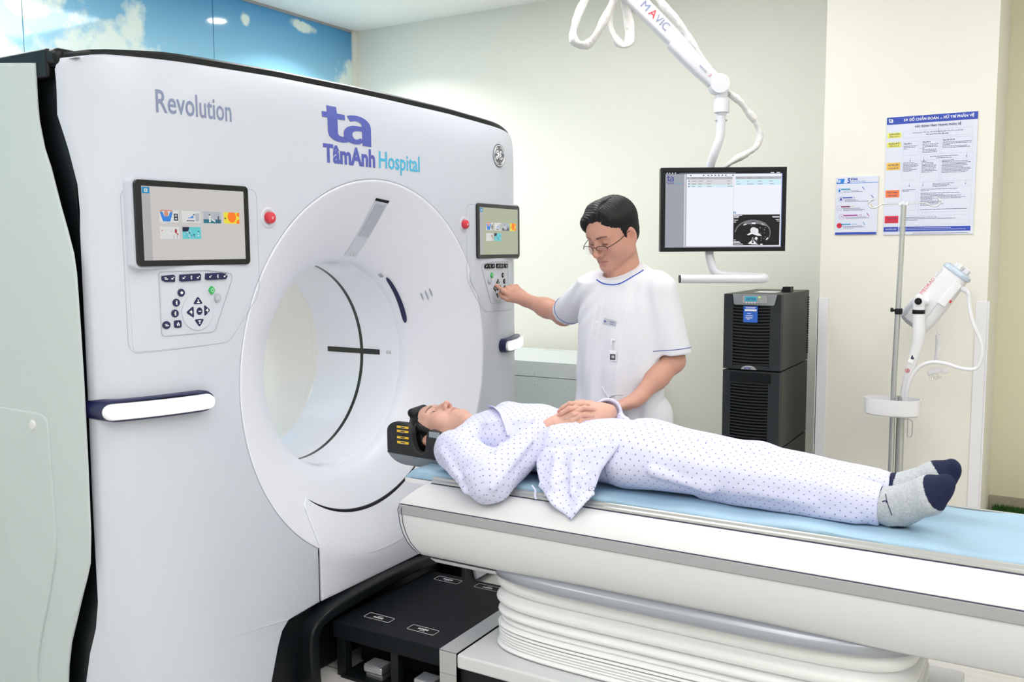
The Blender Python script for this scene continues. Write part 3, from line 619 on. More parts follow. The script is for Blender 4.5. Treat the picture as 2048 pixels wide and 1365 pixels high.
    rect_on(mb, X[1], y2_, X[1]+wT, y2_+hT, o_, 11); poly_on(mb, [(X[1], y2_), (X[1]+.07, y2_), (X[1]+.055, y2_+.06), (X[1], y2_+.065)], o_+q, 5); rr = random.Random(5)
    for _ in range(22): a, b_ = rr.uniform(.02, .16), rr.uniform(.05, .15); poly_on(mb, circ(X[1]+a, y2_+b_, rr.uniform(.004, .012), rr.uniform(.004, .01), 7), o_+2*q, rr.choice([12, 2, 12]))
    th = mb.build('screen_icons', tm, scr, smooth=False)
    # keys
    KD = [('key_bar', [(-.976, 1.434), (-.976, 1.422), (-.965, 1.417), (-.931, 1.416), (-.929, 1.432), (-.935, 1.437)], .15), ('key_bar', [(-.913, 1.4365), (-.914, 1.419), (-.908, 1.416), (-.84, 1.418), (-.838, 1.434), (-.843, 1.4385)], .15), ('key_bar', [(-.820, 1.438), (-.822, 1.421), (-.817, 1.418), (-.745, 1.4185), (-.739, 1.427), (-.745, 1.435), (-.765, 1.4385)], .15)]
    for nm, pl, _ in KD:
        pl = mir(pl); c = np.mean(pl, 0); k = key(nm, [(a-c[0], b-c[1]) for a, b in pl], M['navy'] if sg < 0 else M['black'], console, tuple(c), None, 0, .007)
        mb = MB(); wd = np.ptp([a for a, b in pl]); nI = 2 if wd < .06 else 3
        for j, kd in zip(range(nI), ('flag', 'dots', 'flag') if nI == 3 else ('two', 'flag')): 
            cxx = c[0]+(j-(nI-1)/2)*wd/nI*1.0; icon_bits(mb, (cxx, c[1]), .011, kd)
        for v_ in mb.v: v_[:, 0] += .003
        mb.build('icon', M['white_print'], k, smooth=False)
    nk = M['navy'] if sg < 0 else M['black']
    for (y, z, kd, sh) in [(-.909, 1.384, 'gear', ell(.011, .0115)), (-.928, 1.356, 'dots', ell(.011, .0115)), (-.934, 1.325, 'dots', ell(.011, .0115)), (-.966, 1.293, 'two', ell(.0115, .0115)), (-.926, 1.294, 'seat', round_poly([(-.011, -.011), (.011, -.011), (.011, .011), (-.011, .011)], .006, 4)),
                           (-.848, 1.327, 'bar', ell(.0105, .0115)), (-.852, 1.357, 'up', round_poly([(-.018, -.009), (.018, -.009), (0, .016)], .008, 5)), (-.850, 1.295, 'dn', round_poly([(-.018, .009), (.018, .009), (0, -.016)], .008, 5)),
                           (-.879, 1.326, 'lr', round_poly([(.010, -.019), (.010, .019), (-.017, 0)], .008, 5)), (-.821, 1.328, 'lr', round_poly([(-.010, -.019), (-.010, .019), (.014, 0)], .008, 5))]:
        y = adj(y); c = (-y, z) if sg > 0 else (y, z)
        sh2 = [(-a if sg > 0 else a, b) for a, b in sh]
        key('key', sh2, nk, console, c, kd, .018)
    for (y, z, m_) in ((-.800, 1.387, 'green'), (-.779, 1.363, 'grey_key')):
        y = adj(y); c = (-y if sg > 0 else y, z); k = key('key', round_poly([(-.0125, 0), (0, -.0145), (.0125, 0), (0, .0145)], .006, 4) if m_ == 'green' else ell(.0115, .0125), M[m_], console, c, None, 0, .007)
        mb = MB(); lo = [(c[0]+.006*math.cos(t), c[1]+.006*math.sin(t)) for t in np.linspace(PI/2, 2.5*PI, 5 if m_ == 'green' else 4)[:-1]]; polyline_on(mb, lo, .0006, off=.0072); mb.build('icon', M['white_print'], k)
    V, F_ = panel_vf([(sg*(.851-(.028 if sg > 0 else 0))+.052*math.cos(t), 1.326+.055*math.sin(t)) for t in np.linspace(0, 2*PI, 40, endpoint=False)], lambda u, v: cov(u, v, 0), .0038, .03, edge=.001); MB().add(V, F_).build('key_disc', M['white'], console, angle=60)
    # emergency stop
    y, z = sg*.558, 1.608; ce = np.array((0, y, z))
    es = MB().add(*lathe_vf([(.033, .0005), (.030, .003), (.024, .003), (.020, .001), (.0185, .001)], 40, 'x', ce)).build('stop_button_recess', M['white'], G)
    sb = MB().add(*lathe_vf([(.0185, .0), (.0185, .012), (.017, .016), (.012, .0185), (.0001, .019)], 40, 'x', ce)).build('stop_button', M['red'], G)
    mb = MB(); tube(mb, [ce+np.array((.0175, .0095*math.cos(t), .0095*math.sin(t))) for t in np.linspace(0, 2*PI, 25)], .0008, 6, cap=False); tube(mb, [ce+np.array((.019, .005*math.sin(t), -.005*math.cos(t))) for t in np.linspace(0, 2*PI, 4)], .0008, 6, cap=False); mb.build('stop_symbol', M['white_print'], sb)
    # lit grab handle
    def hx(a): return .030-.9*(a-.8)**2
    ys = np.linspace(.838, 1.165, 30); mb = MB(); prof = [(-.031, 0), (.031, 0)]
    zc_ = lambda a: 1.057+.0*(a-.83)
    lo = rrect(.297, .046, .0225, 8, .9865, 1.062); 
    def FH(u, v, off, sg=sg): a = np.asarray(u, float); v = np.asarray(v, float); return np.stack([hx(a)+off, sg*a, v], -1), np.stack([0*a+1, 0*a+sg*1.8*(a-.8), 0*a], -1)
    bk = rrect(.30, .062, .030, 8, .982, 1.063); V, F_ = panel_vf(bk, lambda u, v: (cov(sg*np.asarray(u), v)[0]+np.array((-.01, 0, 0)), np.stack([0*u+1, 0*u, 0*u], -1)), .0, .03)
    lo_ = np.array(dense(bk, .015)); Pf, _ = FH(lo_[:, 0], lo_[:, 1], .004); Pb, _ = cov(sg*lo_[:, 0], lo_[:, 1]); Pb = Pb-np.array((.01, 0, 0)); n_ = len(lo_)
    Pmid = Pf.copy(); Pmid[:, 0] -= .006
    ctr = np.array((0, 0, 1.063)); sc_ = np.array((1, 1, .9)); Pf2 = Pf.copy(); Pf2[:, 2] = 1.063+(Pf[:, 2]-1.063)*.88
    hd = MB().add(np.concatenate([Pf2, Pmid, Pb]), [(k*n_+i, k*n_+(i+1) % n_, (k+1)*n_+(i+1) % n_, (k+1)*n_+i) for k in range(2) for i in range(n_)]+[tuple(range(n_))[::-1]]).build('grab_handle', M['navy'], G, angle=40)
    V, F_ = panel_vf(lo, lambda u, v: FH(u, v, .004), .012, .03, edge=.006); MB().add(V, F_).build('handle_rim', M['silver'] if 0 else M['guard'], hd, angle=60)
    lo2 = rrect(.289, .038, .0185, 8, .9865, 1.062); V, F_ = panel_vf(lo2, lambda u, v: FH(u, v, .0160), .0040, .03, edge=.002); MB().add(V, F_).build('handle_light', M['light_bar'], hd, angle=60)
# lettering and logo on the cover
FC = lambda u, v: cov(u, v)
def t3(s, size, m, u, v, par, name='lettering', **k): return text(s, size, m, (u, v), (1, 0), (0, 1), par, name, F=FC, **k)
t3('Revolution', .0905, M['letter_grey'], -.955, 1.893, G, fit=.259, bold=.0006)
t3('TâmAnh', .085, M['logo_blue'], -.295, 1.806, G, fit=.276, bold=.0032)
t3('Hospital', .086, M['logo_cyan'], -.003, 1.806, G, fit=.255, bold=.0014)
def flat_on(mb, V, F, off=.0012): 
    V = np.array(V, float); p, n = cov(V[:, 0], V[:, 1]); mb.add(p+n*off, F)
def logo_ta(put):
    """the joined letters t and a as thick strokes, unit height 1 (0..1.0), width ~.95"""
    def stroke(pts, w, close=False):
        P = np.array(pts, float); w = np.broadcast_to(w, (len(P),)); s_ = np.concatenate([[0], np.cumsum(np.linalg.norm(np.diff(P, axis=0), axis=1))]); q_ = np.linspace(0, s_[-1], 40); P = np.stack([np.interp(q_, s_, P[:, 0]), np.interp(q_, s_, P[:, 1])], 1); w = np.interp(q_, s_, w); T = np.gradient(P, axis=0); T /= np.linalg.norm(T, axis=1)[:, None]; Nn = np.stack([-T[:, 1], T[:, 0]], 1); w = np.broadcast_to(w, (len(P),)); V = np.concatenate([P+Nn*w[:, None]/2, P-Nn*w[:, None]/2]); n = len(P)
        put(V, [(i, n+i, n+i+1, i+1) for i in range(n-1)])
    stroke([(.195, 1.0), (.195, .9), (.195, .35)]+[(.375+.18*math.cos(t)*1.0, .28-.17*math.sin(t)*1.0+.0) for t in np.linspace(PI, 2*PI*.72, 1)]*0+[(.195+.0, .30), (.21, .22), (.25, .165), (.31, .135), (.39, .125), (.47, .15)], [.19]*3+[.19, .185, .18, .17, .16, .15])
    stroke([(.0, .745), (.44, .745)], .15)
    # a : arch, stem, bowl
    stroke([(.515, .735), (.58, .765), (.66, .78), (.74, .77), (.82, .72), (.865, .64), (.875, .55), (.875, .1), (.875, .035)], [.155, .155, .155, .16, .17, .18, .185, .185, .185])
    stroke([(.80, .495), (.70, .50), (.60, .485), (.525, .43), (.49, .34), (.495, .24), (.545, .155), (.62, .115), (.70, .125), (.78, .20)], [.13, .135, .15, .165, .17, .17, .16, .135, .13, .10])
mb = MB(); LX, LZ, LS, LW = -.296, 1.876, .125, .263
def put(V, F): V = np.array(V); flat_on(mb, np.stack([LX+V[:, 0]*LW, LZ+(V[:, 1])*LS-.004], 1), F, .0012+.00015*len(mb.v))
logo_ta(put); mb.build('logo_letters', M['logo_blue'], G, smooth=False)
# round emblem with script letters near the top right corner
c = np.array((-.0, .845, 1.918)); mb = MB().add(*disc_vf(c+np.array((float(cov(.845, 1.9)[0][0]), 0, 0)), .052, 'x', 48, .003))
em = mb.build('emblem', mat('emblem_grey', (.13, .14, .17), .4), G)
mb = MB(); x0 = float(cov(.845, 1.9)[0][0])+.0035
for rr_, w in ((.045, .0016), ): tube(mb, [(x0, .845+rr_*math.cos(t), 1.918+rr_*math.sin(t)) for t in np.linspace(0, 2*PI, 49)], w, 6, cap=False)
for k in range(4):
    a0 = k*PI/2+.3; pts = [(x0, .845+(.034+.005*math.sin(3*s))*math.cos(a0+s*1.1), 1.918+(.034+.005*math.sin(3*s))*math.sin(a0+s*1.1)) for s in np.linspace(0, 1, 12)]; tube(mb, pts, .0014, 6)
def scr(pts, w=.0022): tube(mb, [(x0+.0006, .845+a, 1.918+b) for a, b in smooth_path([(p[0], p[1], 0) for p in pts], 6)[:, :2]], w, 6)
scr([(-.006, .018), (-.016, .021), (-.022, .012), (-.014, .006), (-.006, .012), (-.010, -.006), (-.020, -.016), (-.024, -.006), (-.010, -.002), (.002, .004)])
scr([(.020, .012), (.012, .020), (.006, .010), (.014, .002), (.004, -.006), (.008, -.016), (.020, -.014), (.024, -.006)])
mb.build('emblem_script', M['white_print'], em)
# ================================================================ patient table
T = thing('patient_table', 'long white motorised patient table with grey side stripe and ribbed bellows on a white base', 'patient table', (1.3, 0, 0))
XE = 2.85
half = [(-.20, .715, .40), (-.235, .722, .395), (-.262, .722, .385), (-.290, .708, .368), (-.316, .688, .345), (-.334, .664, .330), (-.337, .660, .329)]
def loft_x(mb, pts, x1, nx=24, close_end=True, mirror=True):
    """pts: (y, z, x_start) near side top to bottom; mirrored to the far side and lofted along x to x1"""
    full = list(pts)+([(-y, z, x) for y, z, x in pts[::-1]] if mirror else []); n = len(full); V = []
    for i in range(nx+1):
        t = (i/nx)**1.6
        for y, z, x in full: V.append((x+(x1-x)*t, y, z))
    F = [(i*n+j, (i+1)*n+j, (i+1)*n+(j+1) % n, i*n+(j+1) % n) for i in range(nx) for j in range(n)]
    F += [tuple(range(n)), tuple(nx*n+k for k in range(n))[::-1]]
    mb.add(V, F); return mb
# upper shell with sloping shoulders, side stripe, rounded lower shell
loft_x(MB(), [(-.20, .690, .40)]+half[1:5]+[(-.328, .676, .334), (-.334, .667, .331), (-.334, .655, .331), (-.30, .652, .36)], XE).build('top_shell', M['table_white'], T, angle=28)
loft_x(MB(), [(-.30, .664, .34), (-.3365, .6635, .3305), (-.3385, .660, .3295), (-.340, .634, .3285), (-.3375, .631, .330), (-.30, .630, .34)], XE).build('side_stripe', M['stripe'], T, angle=28)
lowp = [(-.30, .633, .35), (-.334, .6315, .331), (-.3365, .626, .330), (-.336, .60, .333), (-.332, .565, .341), (-.324, .535, .352), (-.312, .51, .366), (-.302, .495, .378), (-.290, .486, .388), (-.26, .478, .395)]
loft_x(MB(), lowp, XE).build('lower_shell', M['table_white'], T, angle=50)
mb = MB(); tube(mb, [(x-.0015, y, z) for y, z, x in [(-.334, .666, .331), (-.3415, .645, .328), (-.338, .626, .3295), (-.3375, .60, .3325), (-.333, .565, .341), (-.325, .535, .352), (-.313, .51, .366), (-.303, .496, .378)]], .0013, 6)
tube(mb, [(x+.012, y-.0008, z) for y, z, x in [(-.3345, .666, .331), (-.340, .645, .328), (-.3375, .626, .3295), (-.3368, .60, .3325), (-.332, .565, .341), (-.324, .535, .352), (-.312, .51, .366), (-.302, .496, .378)]], .0012, 6); mb.build('end_seam', M['dark_print'], T)
tube(MB(), [(.335, -.3352, .6648), (XE, -.3352, .6648)], .0016, 6).build('stripe_seam', M['dark_print'], T)
loft_x(MB(), [(-.24, .482, .405), (-.272, .478, .405), (-.268, .474, .41), (-.24, .474, .41)], .68, 6).build('belly_gap', M['black'], T)
loft_x(MB(), [(-.22, .476, .405), (-.276, .474, .408), (-.270, .462, .425), (-.255, .455, .44), (-.22, .452, .45)], .665, 6).build('belly_lip', M['table_white'], T, angle=50)
# silver collar under the table and the bellows
def stad(cx, hx_, hy, n=4.0, k=96):
    out = []
    for t in np.linspace(0, 2*PI, k, endpoint=False):
        c, s = math.cos(t), math.sin(t); out.append((cx+hx_*np.sign(c)*abs(c)**(2/n), hy*np.sign(s)*abs(s)**(2/n)))
    return np.array(out)
def ring_loft(mb, secs, k=96, cap=True):
    V = np.concatenate([np.concatenate([p, np.full((len(p), 1), z)], 1) for p, z in secs]); n = k
    F = [(i*n+j, i*n+(j+1) % n, (i+1)*n+(j+1) % n, (i+1)*n+j) for i in range(len(secs)-1) for j in range(n)]
    if cap: F += [tuple(range(n))[::-1], tuple((len(secs)-1)*n+j for j in range(n))]
    mb.add(V, F); return mb
secs = []
for a in np.linspace(-PI/2, PI/2, 12):
    d = math.cos(a)**.8*.030; secs.append((stad(1.255, .640+d*1.3, .290+d*1.25, 4.2), .472+.026*math.sin(a)))
ring_loft(MB(), secs).build('collar', M['silver'], T, angle=60)
folds = [.462, .392, .340, .305, .284, .270, .258, .247, .237, .228, .219, .2]
secs = []
for i in range(len(folds)-1):
    a, b = folds[i], folds[i+1]; h = a-b; amp = min(.026, h*.62)
    for q in np.linspace(0, 1, 9)[:-1]:
        d = amp*(math.sin(PI*q)**.7 if q > 0 else 0)+.003; base = (.0 if h > .02 else .014)
        secs.append((stad(1.255, .622+d+base, .255+d+base, 5.5), a-h*q))
secs.append((stad(1.255, .625, .255, 5.5), .2))
ring_loft(MB(), secs[::-1]).build('bellows', M['bellow'], T, angle=75)
mb = MB()
for z in (.2695, .2575): 
    q = stad(1.255, .6395, .2725, 5.5); tube(mb, [(a, b, z) for a, b in np.vstack([q, q[:1]])], .0017, 6, cap=False)
mb.build('bellows_lines', M['navy'], T)
# base
box(MB(), *bx(.557, 1.98, -.345, .345, .152, .200), .008, seg=3).build('base_cover', M['table_white'], T)
box(MB(), *bx(.557, 1.95, -.325, .325, .0, .153), .002).build('base_plinth', M['black'], T)
mb = MB(); box(mb, *bx(.490, .556, -.3455, .3455, .200, .2035), .0008); box(mb, *bx(.490, .556, -.3455, -.342, .125, .2034), .0008); box(mb, *bx(.490, .556, -.3455, -.342, .0, .1245), .0008); box(mb, *bx(.490, .556, .342, .3455, .0, .2034), .0008)
st = mb.build('joint_strip', M['alu'], T)
for x, y in ((.522, -.285), (.522, -.105), (.522, .2)): MB().add(*lathe_vf([(.0001, .0062), (.003, .0058), (.0042, .0036)], 12, 'z', (x, y, .2))).build('screw', M['steel'], st)
# black step platform between the gantry and the base, with foot pedals underneath
PL = box(MB(), *bx(.025, .490, -.342, .245, .140, .200), .005, seg=3).build('docking_platform', M['black_soft'], T)
mb = MB(); box(mb, *bx(.035, .075, -.335, -.30, .0, .141), .003); box(mb, *bx(.272, .306, -.33, -.30, .0, .141), .003); box(mb, *bx(.03, .49, -.20, .235, .0, .141), .003); mb.build('platform_frame', M['black'], T)
box(MB(), *bx(.06, .488, -.345, -.20, .0, .014), .003).build('floor_tray', M['black'], T)
for x in (.187, .405):
    ped = MB(); box(ped, (x, -.292, .048), (.082, .066, .030), .007, seg=3); box(ped, (x, -.285, .022), (.074, .062, .020), .004)
    pd = ped.build('foot_pedal', M['steel'], T)
    rb = MB()
    for k in range(9): box(rb, (x, -.322+.0066*k, .0635), (.070, .0028, .0025), .0006)
    rb.build('tread', M['silver'], pd)
for k, (x, y, flip) in enumerate(((.152, .188, 1), (.335, .199, 0), (.152, -.238, 0), (.350, -.245, 1))):
    mb = MB(); lo = dense(rrect(.112, .040, .006, 3, x, y), .02); lo.append(lo[0]); tube(mb, [(a, b, .2003) for a, b in lo], .0007, 4, cap=False)
    dy = -.006 if flip else .006
    for j in range(7): mb.add(*box_vf((x-.020+.0062*j, y-dy*.6, .2004), (.0038, .0085 if j % 2 else .0105, .0006), 0))
    for d in ((.0, .010, .014, .0014), (-.007, .0075, .0014, .005), (.009, .0115, .0014, .005)): mb.add(*box_vf((x+d[0], y+(dy*1.4 if 1 else 0)+(d[1]-.010), .2004), (d[2], d[3], .0006), 0))
    lab = mb.build('platform_label', M['white_print'], T, smooth=False)
# cradle: dished board with rails
def cz(y): return .690+.040*(y/.25)**2
mb = MB(); V = []; ys = np.linspace(-.245, .245, 25); xs = np.concatenate([[.255, .26, .27, .285], np.linspace(.31, XE-.05, 20)])
for x in xs:
    rr_ = 1-.35*max(0, (.285-x)/.03)**2
    for y in ys: V.append((x, y*rr_, cz(y*rr_)))
    for y in ys[::-1]: V.append((x, y*rr_, cz(y*rr_)-.016))
n = 50; F_ = [(i*n+j, (i+1)*n+j, (i+1)*n+(j+1) % n, i*n+(j+1) % n) for i in range(len(xs)-1) for j in range(n)]+[tuple(range(n)), tuple((len(xs)-1)*n+k for k in range(n))[::-1]]
mb.add(V, F_).build('cradle', M['guard'], T, angle=60)
for sg in (-1, 1):
    mb = MB(); V = []; prof = [(.232, .722), (.2335, .741), (.237, .7435), (.2405, .7415), (.242, .735), (.2455, .7338), (.2495, .731), (.2505, .7255), (.247, .722)]
    full = [(x, sg*y, z) for x in (.40, XE-.04) for y, z in prof]; n = len(prof)
    mb.add(full, [(j, (j+1) % n, n+(j+1) % n, n+j) for j in range(n)]+[tuple(range(n)), tuple(range(n, 2*n))[::-1]]); mb.build('cradle_rail', M['alu'], T, angle=30)
    tube(MB(), [(.40, sg*.2428, .7345), (XE-.04, sg*.2428, .7345)], .0012, 6).build('rail_groove', M['line'], T); tube(MB(), [(.40, sg*.252, .7232), (XE-.04, sg*.252, .7232)], .0016, 6).build('rail_dark_line', M['dark_print'], T)  # thin groove line, and a dark line along the rail's lower edge
# blue mattress cover on the cradle
mbl = mat('blue_disposable_sheet', (.33, .49, .63), .6, bump=(45, .25, .004), var=(5, .05))
def mz(x, y):
    w = .0035*np.sin(x*21+3*y)*np.exp(-((np.abs(y)-.17)/.08)**2)+.002*np.sin(x*9+y*30)
    return .752+w-.004*np.clip((x-1.7)/.5, 0, 1)
xs = np.linspace(.27, XE-.08, 110); cs = [-.222, -.226, -.221, -.205, -.18, -.12, -.06, 0, .06, .12, .18, .205, .221, .226, .222]; hs = [-.62, -.35, -.12, -.02, 0, 0, 0, 0, 0, 0, 0, -.02, -.12, -.35, -.62]
V = []
for x in xs:
    e = np.clip((x-.27)/.02, 0, 1)**.5
    for y, h in zip(cs, hs): V.append((x, y+.002*math.sin(x*14+y*9)*(abs(y) > .2), mz(x, y)+h*.048*1.0-(1-e)*.02))
n = len(cs); F_ = [(i*n+j, (i+1)*n+j, (i+1)*n+j+1, i*n+j+1) for i in range(len(xs)-1) for j in range(n-1)]
nb = len(V); 
for x in xs: V += [(x, -.222, .7245), (x, .222, .7245)]
for i in range(len(xs)-1):
    a = nb+2*i; F_ += [(i*n, a, a+2, (i+1)*n), (i*n+n-1, (i+1)*n+n-1, a+3, a+1), (a, a+1, a+3, a+2)]
F_ += [tuple(range(n))+(nb+1, nb), tuple((len(xs)-1)*n+k for k in range(n))[::-1]+(nb+2*(len(xs)-1), nb+2*(len(xs)-1)+1)]
sh = obj('mattress', V, F_, mbl, angle=50); tag(sh, 'narrow mattress under a light blue disposable sheet on the patient table', 'mattress')
# ================================================================ head holder
H = thing('head_holder', 'black and grey cantilevered head holder with yellow warning labels under the lying man', 'head support', (.2, 0, .75))
felt = mat('grey_felt', (.30, .34, .38), .9, bump=(500, .4, .001), var=(300, .15)); hb = mat('black_foam', (.014, .015, .018), .55, bump=(300, .2, .0005))
def trough(x0, x1, r, th, a0, a1, zc, n=20, fx=None):
    V = []; A = np.radians(np.linspace(a0, a1, n))
    for i in range(9):
        x = x0+(x1-x0)*i/8
        for rr_ in (r, r-th): V += [(x+(fx(a, i/8) if fx else 0), rr_*math.sin(a), zc-rr_*math.cos(a)) for a in A]
    m_ = 2*n; F = []
    for i in range(8):
        for j in range(n-1): F += [(i*m_+j, i*m_+j+1, (i+1)*m_+j+1, (i+1)*m_+j), (i*m_+n+j, (i+1)*m_+n+j, (i+1)*m_+n+j+1, i*m_+n+j+1)]
        F += [(i*m_, (i+1)*m_, (i+1)*m_+n, i*m_+n), (i*m_+n-1, i*m_+2*n-1, (i+1)*m_+2*n-1, (i+1)*m_+n-1)]
    for i in (0, 8): F += [(i*m_+j, i*m_+j+1, i*m_+n+j+1, i*m_+n+j) for j in range(n-1)]
    return V, F
MB().add(*trough(.108, .40, .138, .010, -62, 62, .842, fx=lambda a, t: .055*(1-t)*(1-abs(math.sin(a)))**1.5)).build('felt_shell', felt, H, angle=50)
MB().add(*trough(.115, .40, .127, .010, -61, 61, .842)).build('liner', hb, H, angle=50)
for sg in (-1, 1):
    y0 = sg*.118
    wing = round_poly([(.112, .772), (.112, .866), (.137, .887), (.202, .887), (.224, .862), (.228, .82), (.242, .790), (.268, .784), (.283, .80), (.287, .85), (.300, .874), (.342, .866), (.368, .84), (.376, .765)], [.004, .03, .03, .02, .02, .02, .02, .02, .02, .02, .012, .02, .02, .004], 4)
    V, F_ = panel_vf(wing, lambda u, v: (np.stack([u, 0*u+y0-sg*.018+sg*0.*v, v], -1), np.stack([0*u, 0*u+sg, 0*u], -1)), .026, .02, edge=.005); MB().add(V, F_).build('side_wing', hb, H, angle=50)
for z, h in ((.872, .008), (.857, .008), (.834, .008), (.816, .009)):
    box(MB(), (.186, -.1263, z), (.052, .0008, h), 0).build('yellow_label', M['yellow'], H, smooth=False)
mb = MB(); rg = np.random.RandomState(1)
for z in (.872, .857, .834, .816): box(mb, (.186, -.1270, z), (.018, .0006, .0035), 0)
for z in (.8655, .8635, .8505, .848, .8455, .8275, .825, .8085, .806): box(mb, (.184, -.1264, z), (.048, .0006, .0009), 0)
mb.build('label_print', M['dark_print'], H, smooth=False)
pad = MB(); box(pad, (.325, -.1275, .858), (.044, .003, .020), .001); box(pad, (.341, -.1275, .842), (.014, .003, .018), .001); pad.build('felt_pad', felt, H)
mb = MB(); box(mb, (.36, 0, .706), (.12, .06, .012), .004); mb.build('mount', M['black'], H)
# ================================================================ ceiling-hung monitor on its spring arm
RV = np.array((.858, .514, 0)); NV = np.array((.514, -.858, 0)); ZV = np.array((0, 0, 1.))
A = thing('ceiling_boom', 'white ceiling-hung spring arm with cloth cable sleeves and a curved handle tube', 'ceiling boom', (.30, 1.13, CEIL))
MC = np.array((.861, 1.360, 1.672))
def mp(px, d): # point on the arm's own plane: px = (along, z)
    return MC+RV*px[0]+NV*d+ZV*(px[1]-1.672)
mb = MB(); cc = MC+RV*(-.62)-NV*.0; 
mb.add(*lathe_vf([(.0001, CEIL-.002), (.11, CEIL-.002), (.11, CEIL-.05), (.045, CEIL-.06), (.045, 2.70), (.055, 2.69), (.055, 2.61), (.0001, 2.61)], 32, 'z', (cc[0], cc[1], 0))); mb.build('ceiling_column', M['guard'], A)
arm_m = mat('arm_lacquer', (.70, .71, .77), .35)
p0 = np.array((-.500, 2.685)); p1 = np.array((-.035, 2.232))
def arm_prism(name, st, m, par):
    """st: list of (t, half width up, half width down, half depth)"""
    ax = (p1-p0)/np.linalg.norm(p1-p0); nn = np.array((-ax[1], ax[0])); nn = nn if nn[1] > 0 else -nn; V = []; n = 16
    for t, wu, wd, dd in st:
        c = p0+(p1-p0)*t
        for a in np.linspace(0, 2*PI, n, endpoint=False):
            ca, sa = math.cos(a), math.sin(a); u = np.sign(ca)*abs(ca)**.45*(wu if ca > 0 else wd); w = np.sign(sa)*abs(sa)**.45*dd
            q = c+nn*u; V.append(mp(q, w))
    F = [(i*n+j, i*n+(j+1) % n, (i+1)*n+(j+1) % n, (i+1)*n+j) for i in range(len(st)-1) for j in range(n)]+[tuple(range(n))[::-1], tuple((len(st)-1)*n+j for j in range(n))]
    return MB().add(V, F).build(name, m, par, angle=45)
arm_prism('spring_arm', [(0, .038, .038, .035), (.12, .040, .040, .036), (.55, .036, .036, .033), (.60, .034, .034, .031), (.85, .024, .032, .029), (1.0, .030, .034, .028)], arm_m, A)
arm_prism('arm_shroud', [(.585, .010, .0385, .0345), (.60, .006, .046, .036), (.72, .0, .047, .036), (.86, -.004, .045, .035), (.975, -.01, .041, .034), (.985, -.012, .036, .03)], arm_m, A)
def cyl_between(mb, a, b, r, seg=24, r2=None):
    mb.add(*tube_vf([a, b], [r, r2 or r], seg)); return mb
jc = mp((-.028, 2.222), 0); j = MB(); cyl_between(j, jc-NV*.034, jc+NV*.040, .042, 40); j.build('joint', arm_m, A, angle=40)
mb = MB(); cyl_between(mb, mp((-.008, 2.245), -.02), mp((-.008, 2.16), -.02), .028, 24); cyl_between(mb, mp((-.008, 2.245), 0), mp((-.012, 2.15), 0), .024, 24); mb.build('joint_neck', arm_m, A, angle=40)
mb = MB(); v, f = lathe_vf([(.0001, 2.162), (.028, 2.162), (.034, 2.152), (.0345, 2.100), (.030, 2.098), (.0215, 2.098), (.0215, 2.088), (.0001, 2.088)], 32, 'z', (mp((-.012, 0), 0)[0], mp((-.012, 0), 0)[1], 0)); mb.add(v, f).build('swivel_collar', arm_m, A, angle=35)
pts = smooth_path([mp(q, d) for q, d in [((-.014, 2.10), 0), ((-.014, 2.03), 0), ((-.020, 1.98), 0), ((-.036, 1.93), -.01), ((-.05, 1.87), -.035), ((-.052, 1.80), -.045), ((-.052, 1.60), -.045), ((-.050, 1.50), -.040), ((-.047, 1.455), -.03), ((-.030, 1.40), -.02), ((.0, 1.382), -.018), ((.06, 1.374), -.025), ((.15, 1.368), -.03), ((.185, 1.366), -.01), ((.19, 1.364), .018), ((.165, 1.362), .04), ((.10, 1.362), .045), ((-.195, 1.364), .045)]], 7)
tube(MB(), pts, .0195, 20).build('handle_tube', arm_m, A, angle=60)
mb = MB(); e0 = mp((-.195, 1.364), .045); cyl_between(mb, e0, e0-RV*.006, .0175, 24); mb.build('end_cap', M['black'], A)
for d in (-.02, .02): cyl_between(MB(), mp((-.014+d, 2.065), .0), mp((-.014+d*1.25, 2.065), .004), .0045, 12).build('set_screw', M['steel'], A)
cloth = mat('white_cable_sleeve', (.74, .73, .72), .85, bump=(60, .5, .006))
def sleeve(pts, r, seed, par, flat=.55):
    P = smooth_path([mp(q, d) for q, d in pts], 9); rg = np.random.RandomState(seed); n = len(P); t = np.arange(n)
    rr = r*(1+.05*np.sin(t*.5+seed)+.03*np.sin(t*1.3+seed*2)); fl = flat*(1+.18*np.sin(t*.35+seed))
    V, F = tube_vf(P, rr, 18, fl); V = V+.0011*rg.randn(*V.shape); o = MB().add(V, F).build('cable_sleeve', cloth, par, angle=180)
    md = o.modifiers.new('s', 'SUBSURF'); md.levels = 1; md.render_levels = 1; return o
K = .00224
def pxs(L): return [(((x-1445)*K, 1.672+(420-y)*K), d) for x, y, d in L]
sleeve(pxs([(1215, -40, .03), (1183, -8, .03), (1160, 28, .03), (1147, 62, .03), (1144, 86, .035), (1155, 99, .04), (1172, 99, .04), (1186, 86, .045), (1200, 62, .05), (1215, 32, .05), (1228, 2, .05), (1240, -40, .04)]), .030, 1, A)
sleeve(pxs([(1232, -30, .0), (1224, 15, -.01), (1216, 45, -.01), (1222, 72, -.01), (1236, 92, -.01), (1250, 96, -.01), (1258, 82, -.02), (1256, 50, -.02), (1250, 12, -.02), (1246, -30, -.02)]), .027, 2, A)
sleeve(pxs([(1290, -30, -.055), (1322, 10, -.055), (1352, 42, -.055), (1372, 70, -.055), (1390, 98, -.055), (1413, 132, -.055), (1440, 170, -.05), (1462, 192, -.035), (1476, 206, -.01), (1492, 226, -.01), (1508, 245, -.01), (1518, 270, -.01), (1512, 294, -.01), (1494, 308, -.02), (1472, 320, -.03), (1452, 336, -.05), (1440, 362, -.06), (1436, 400, -.065)]), .026, 3, A)
add = MB(); 
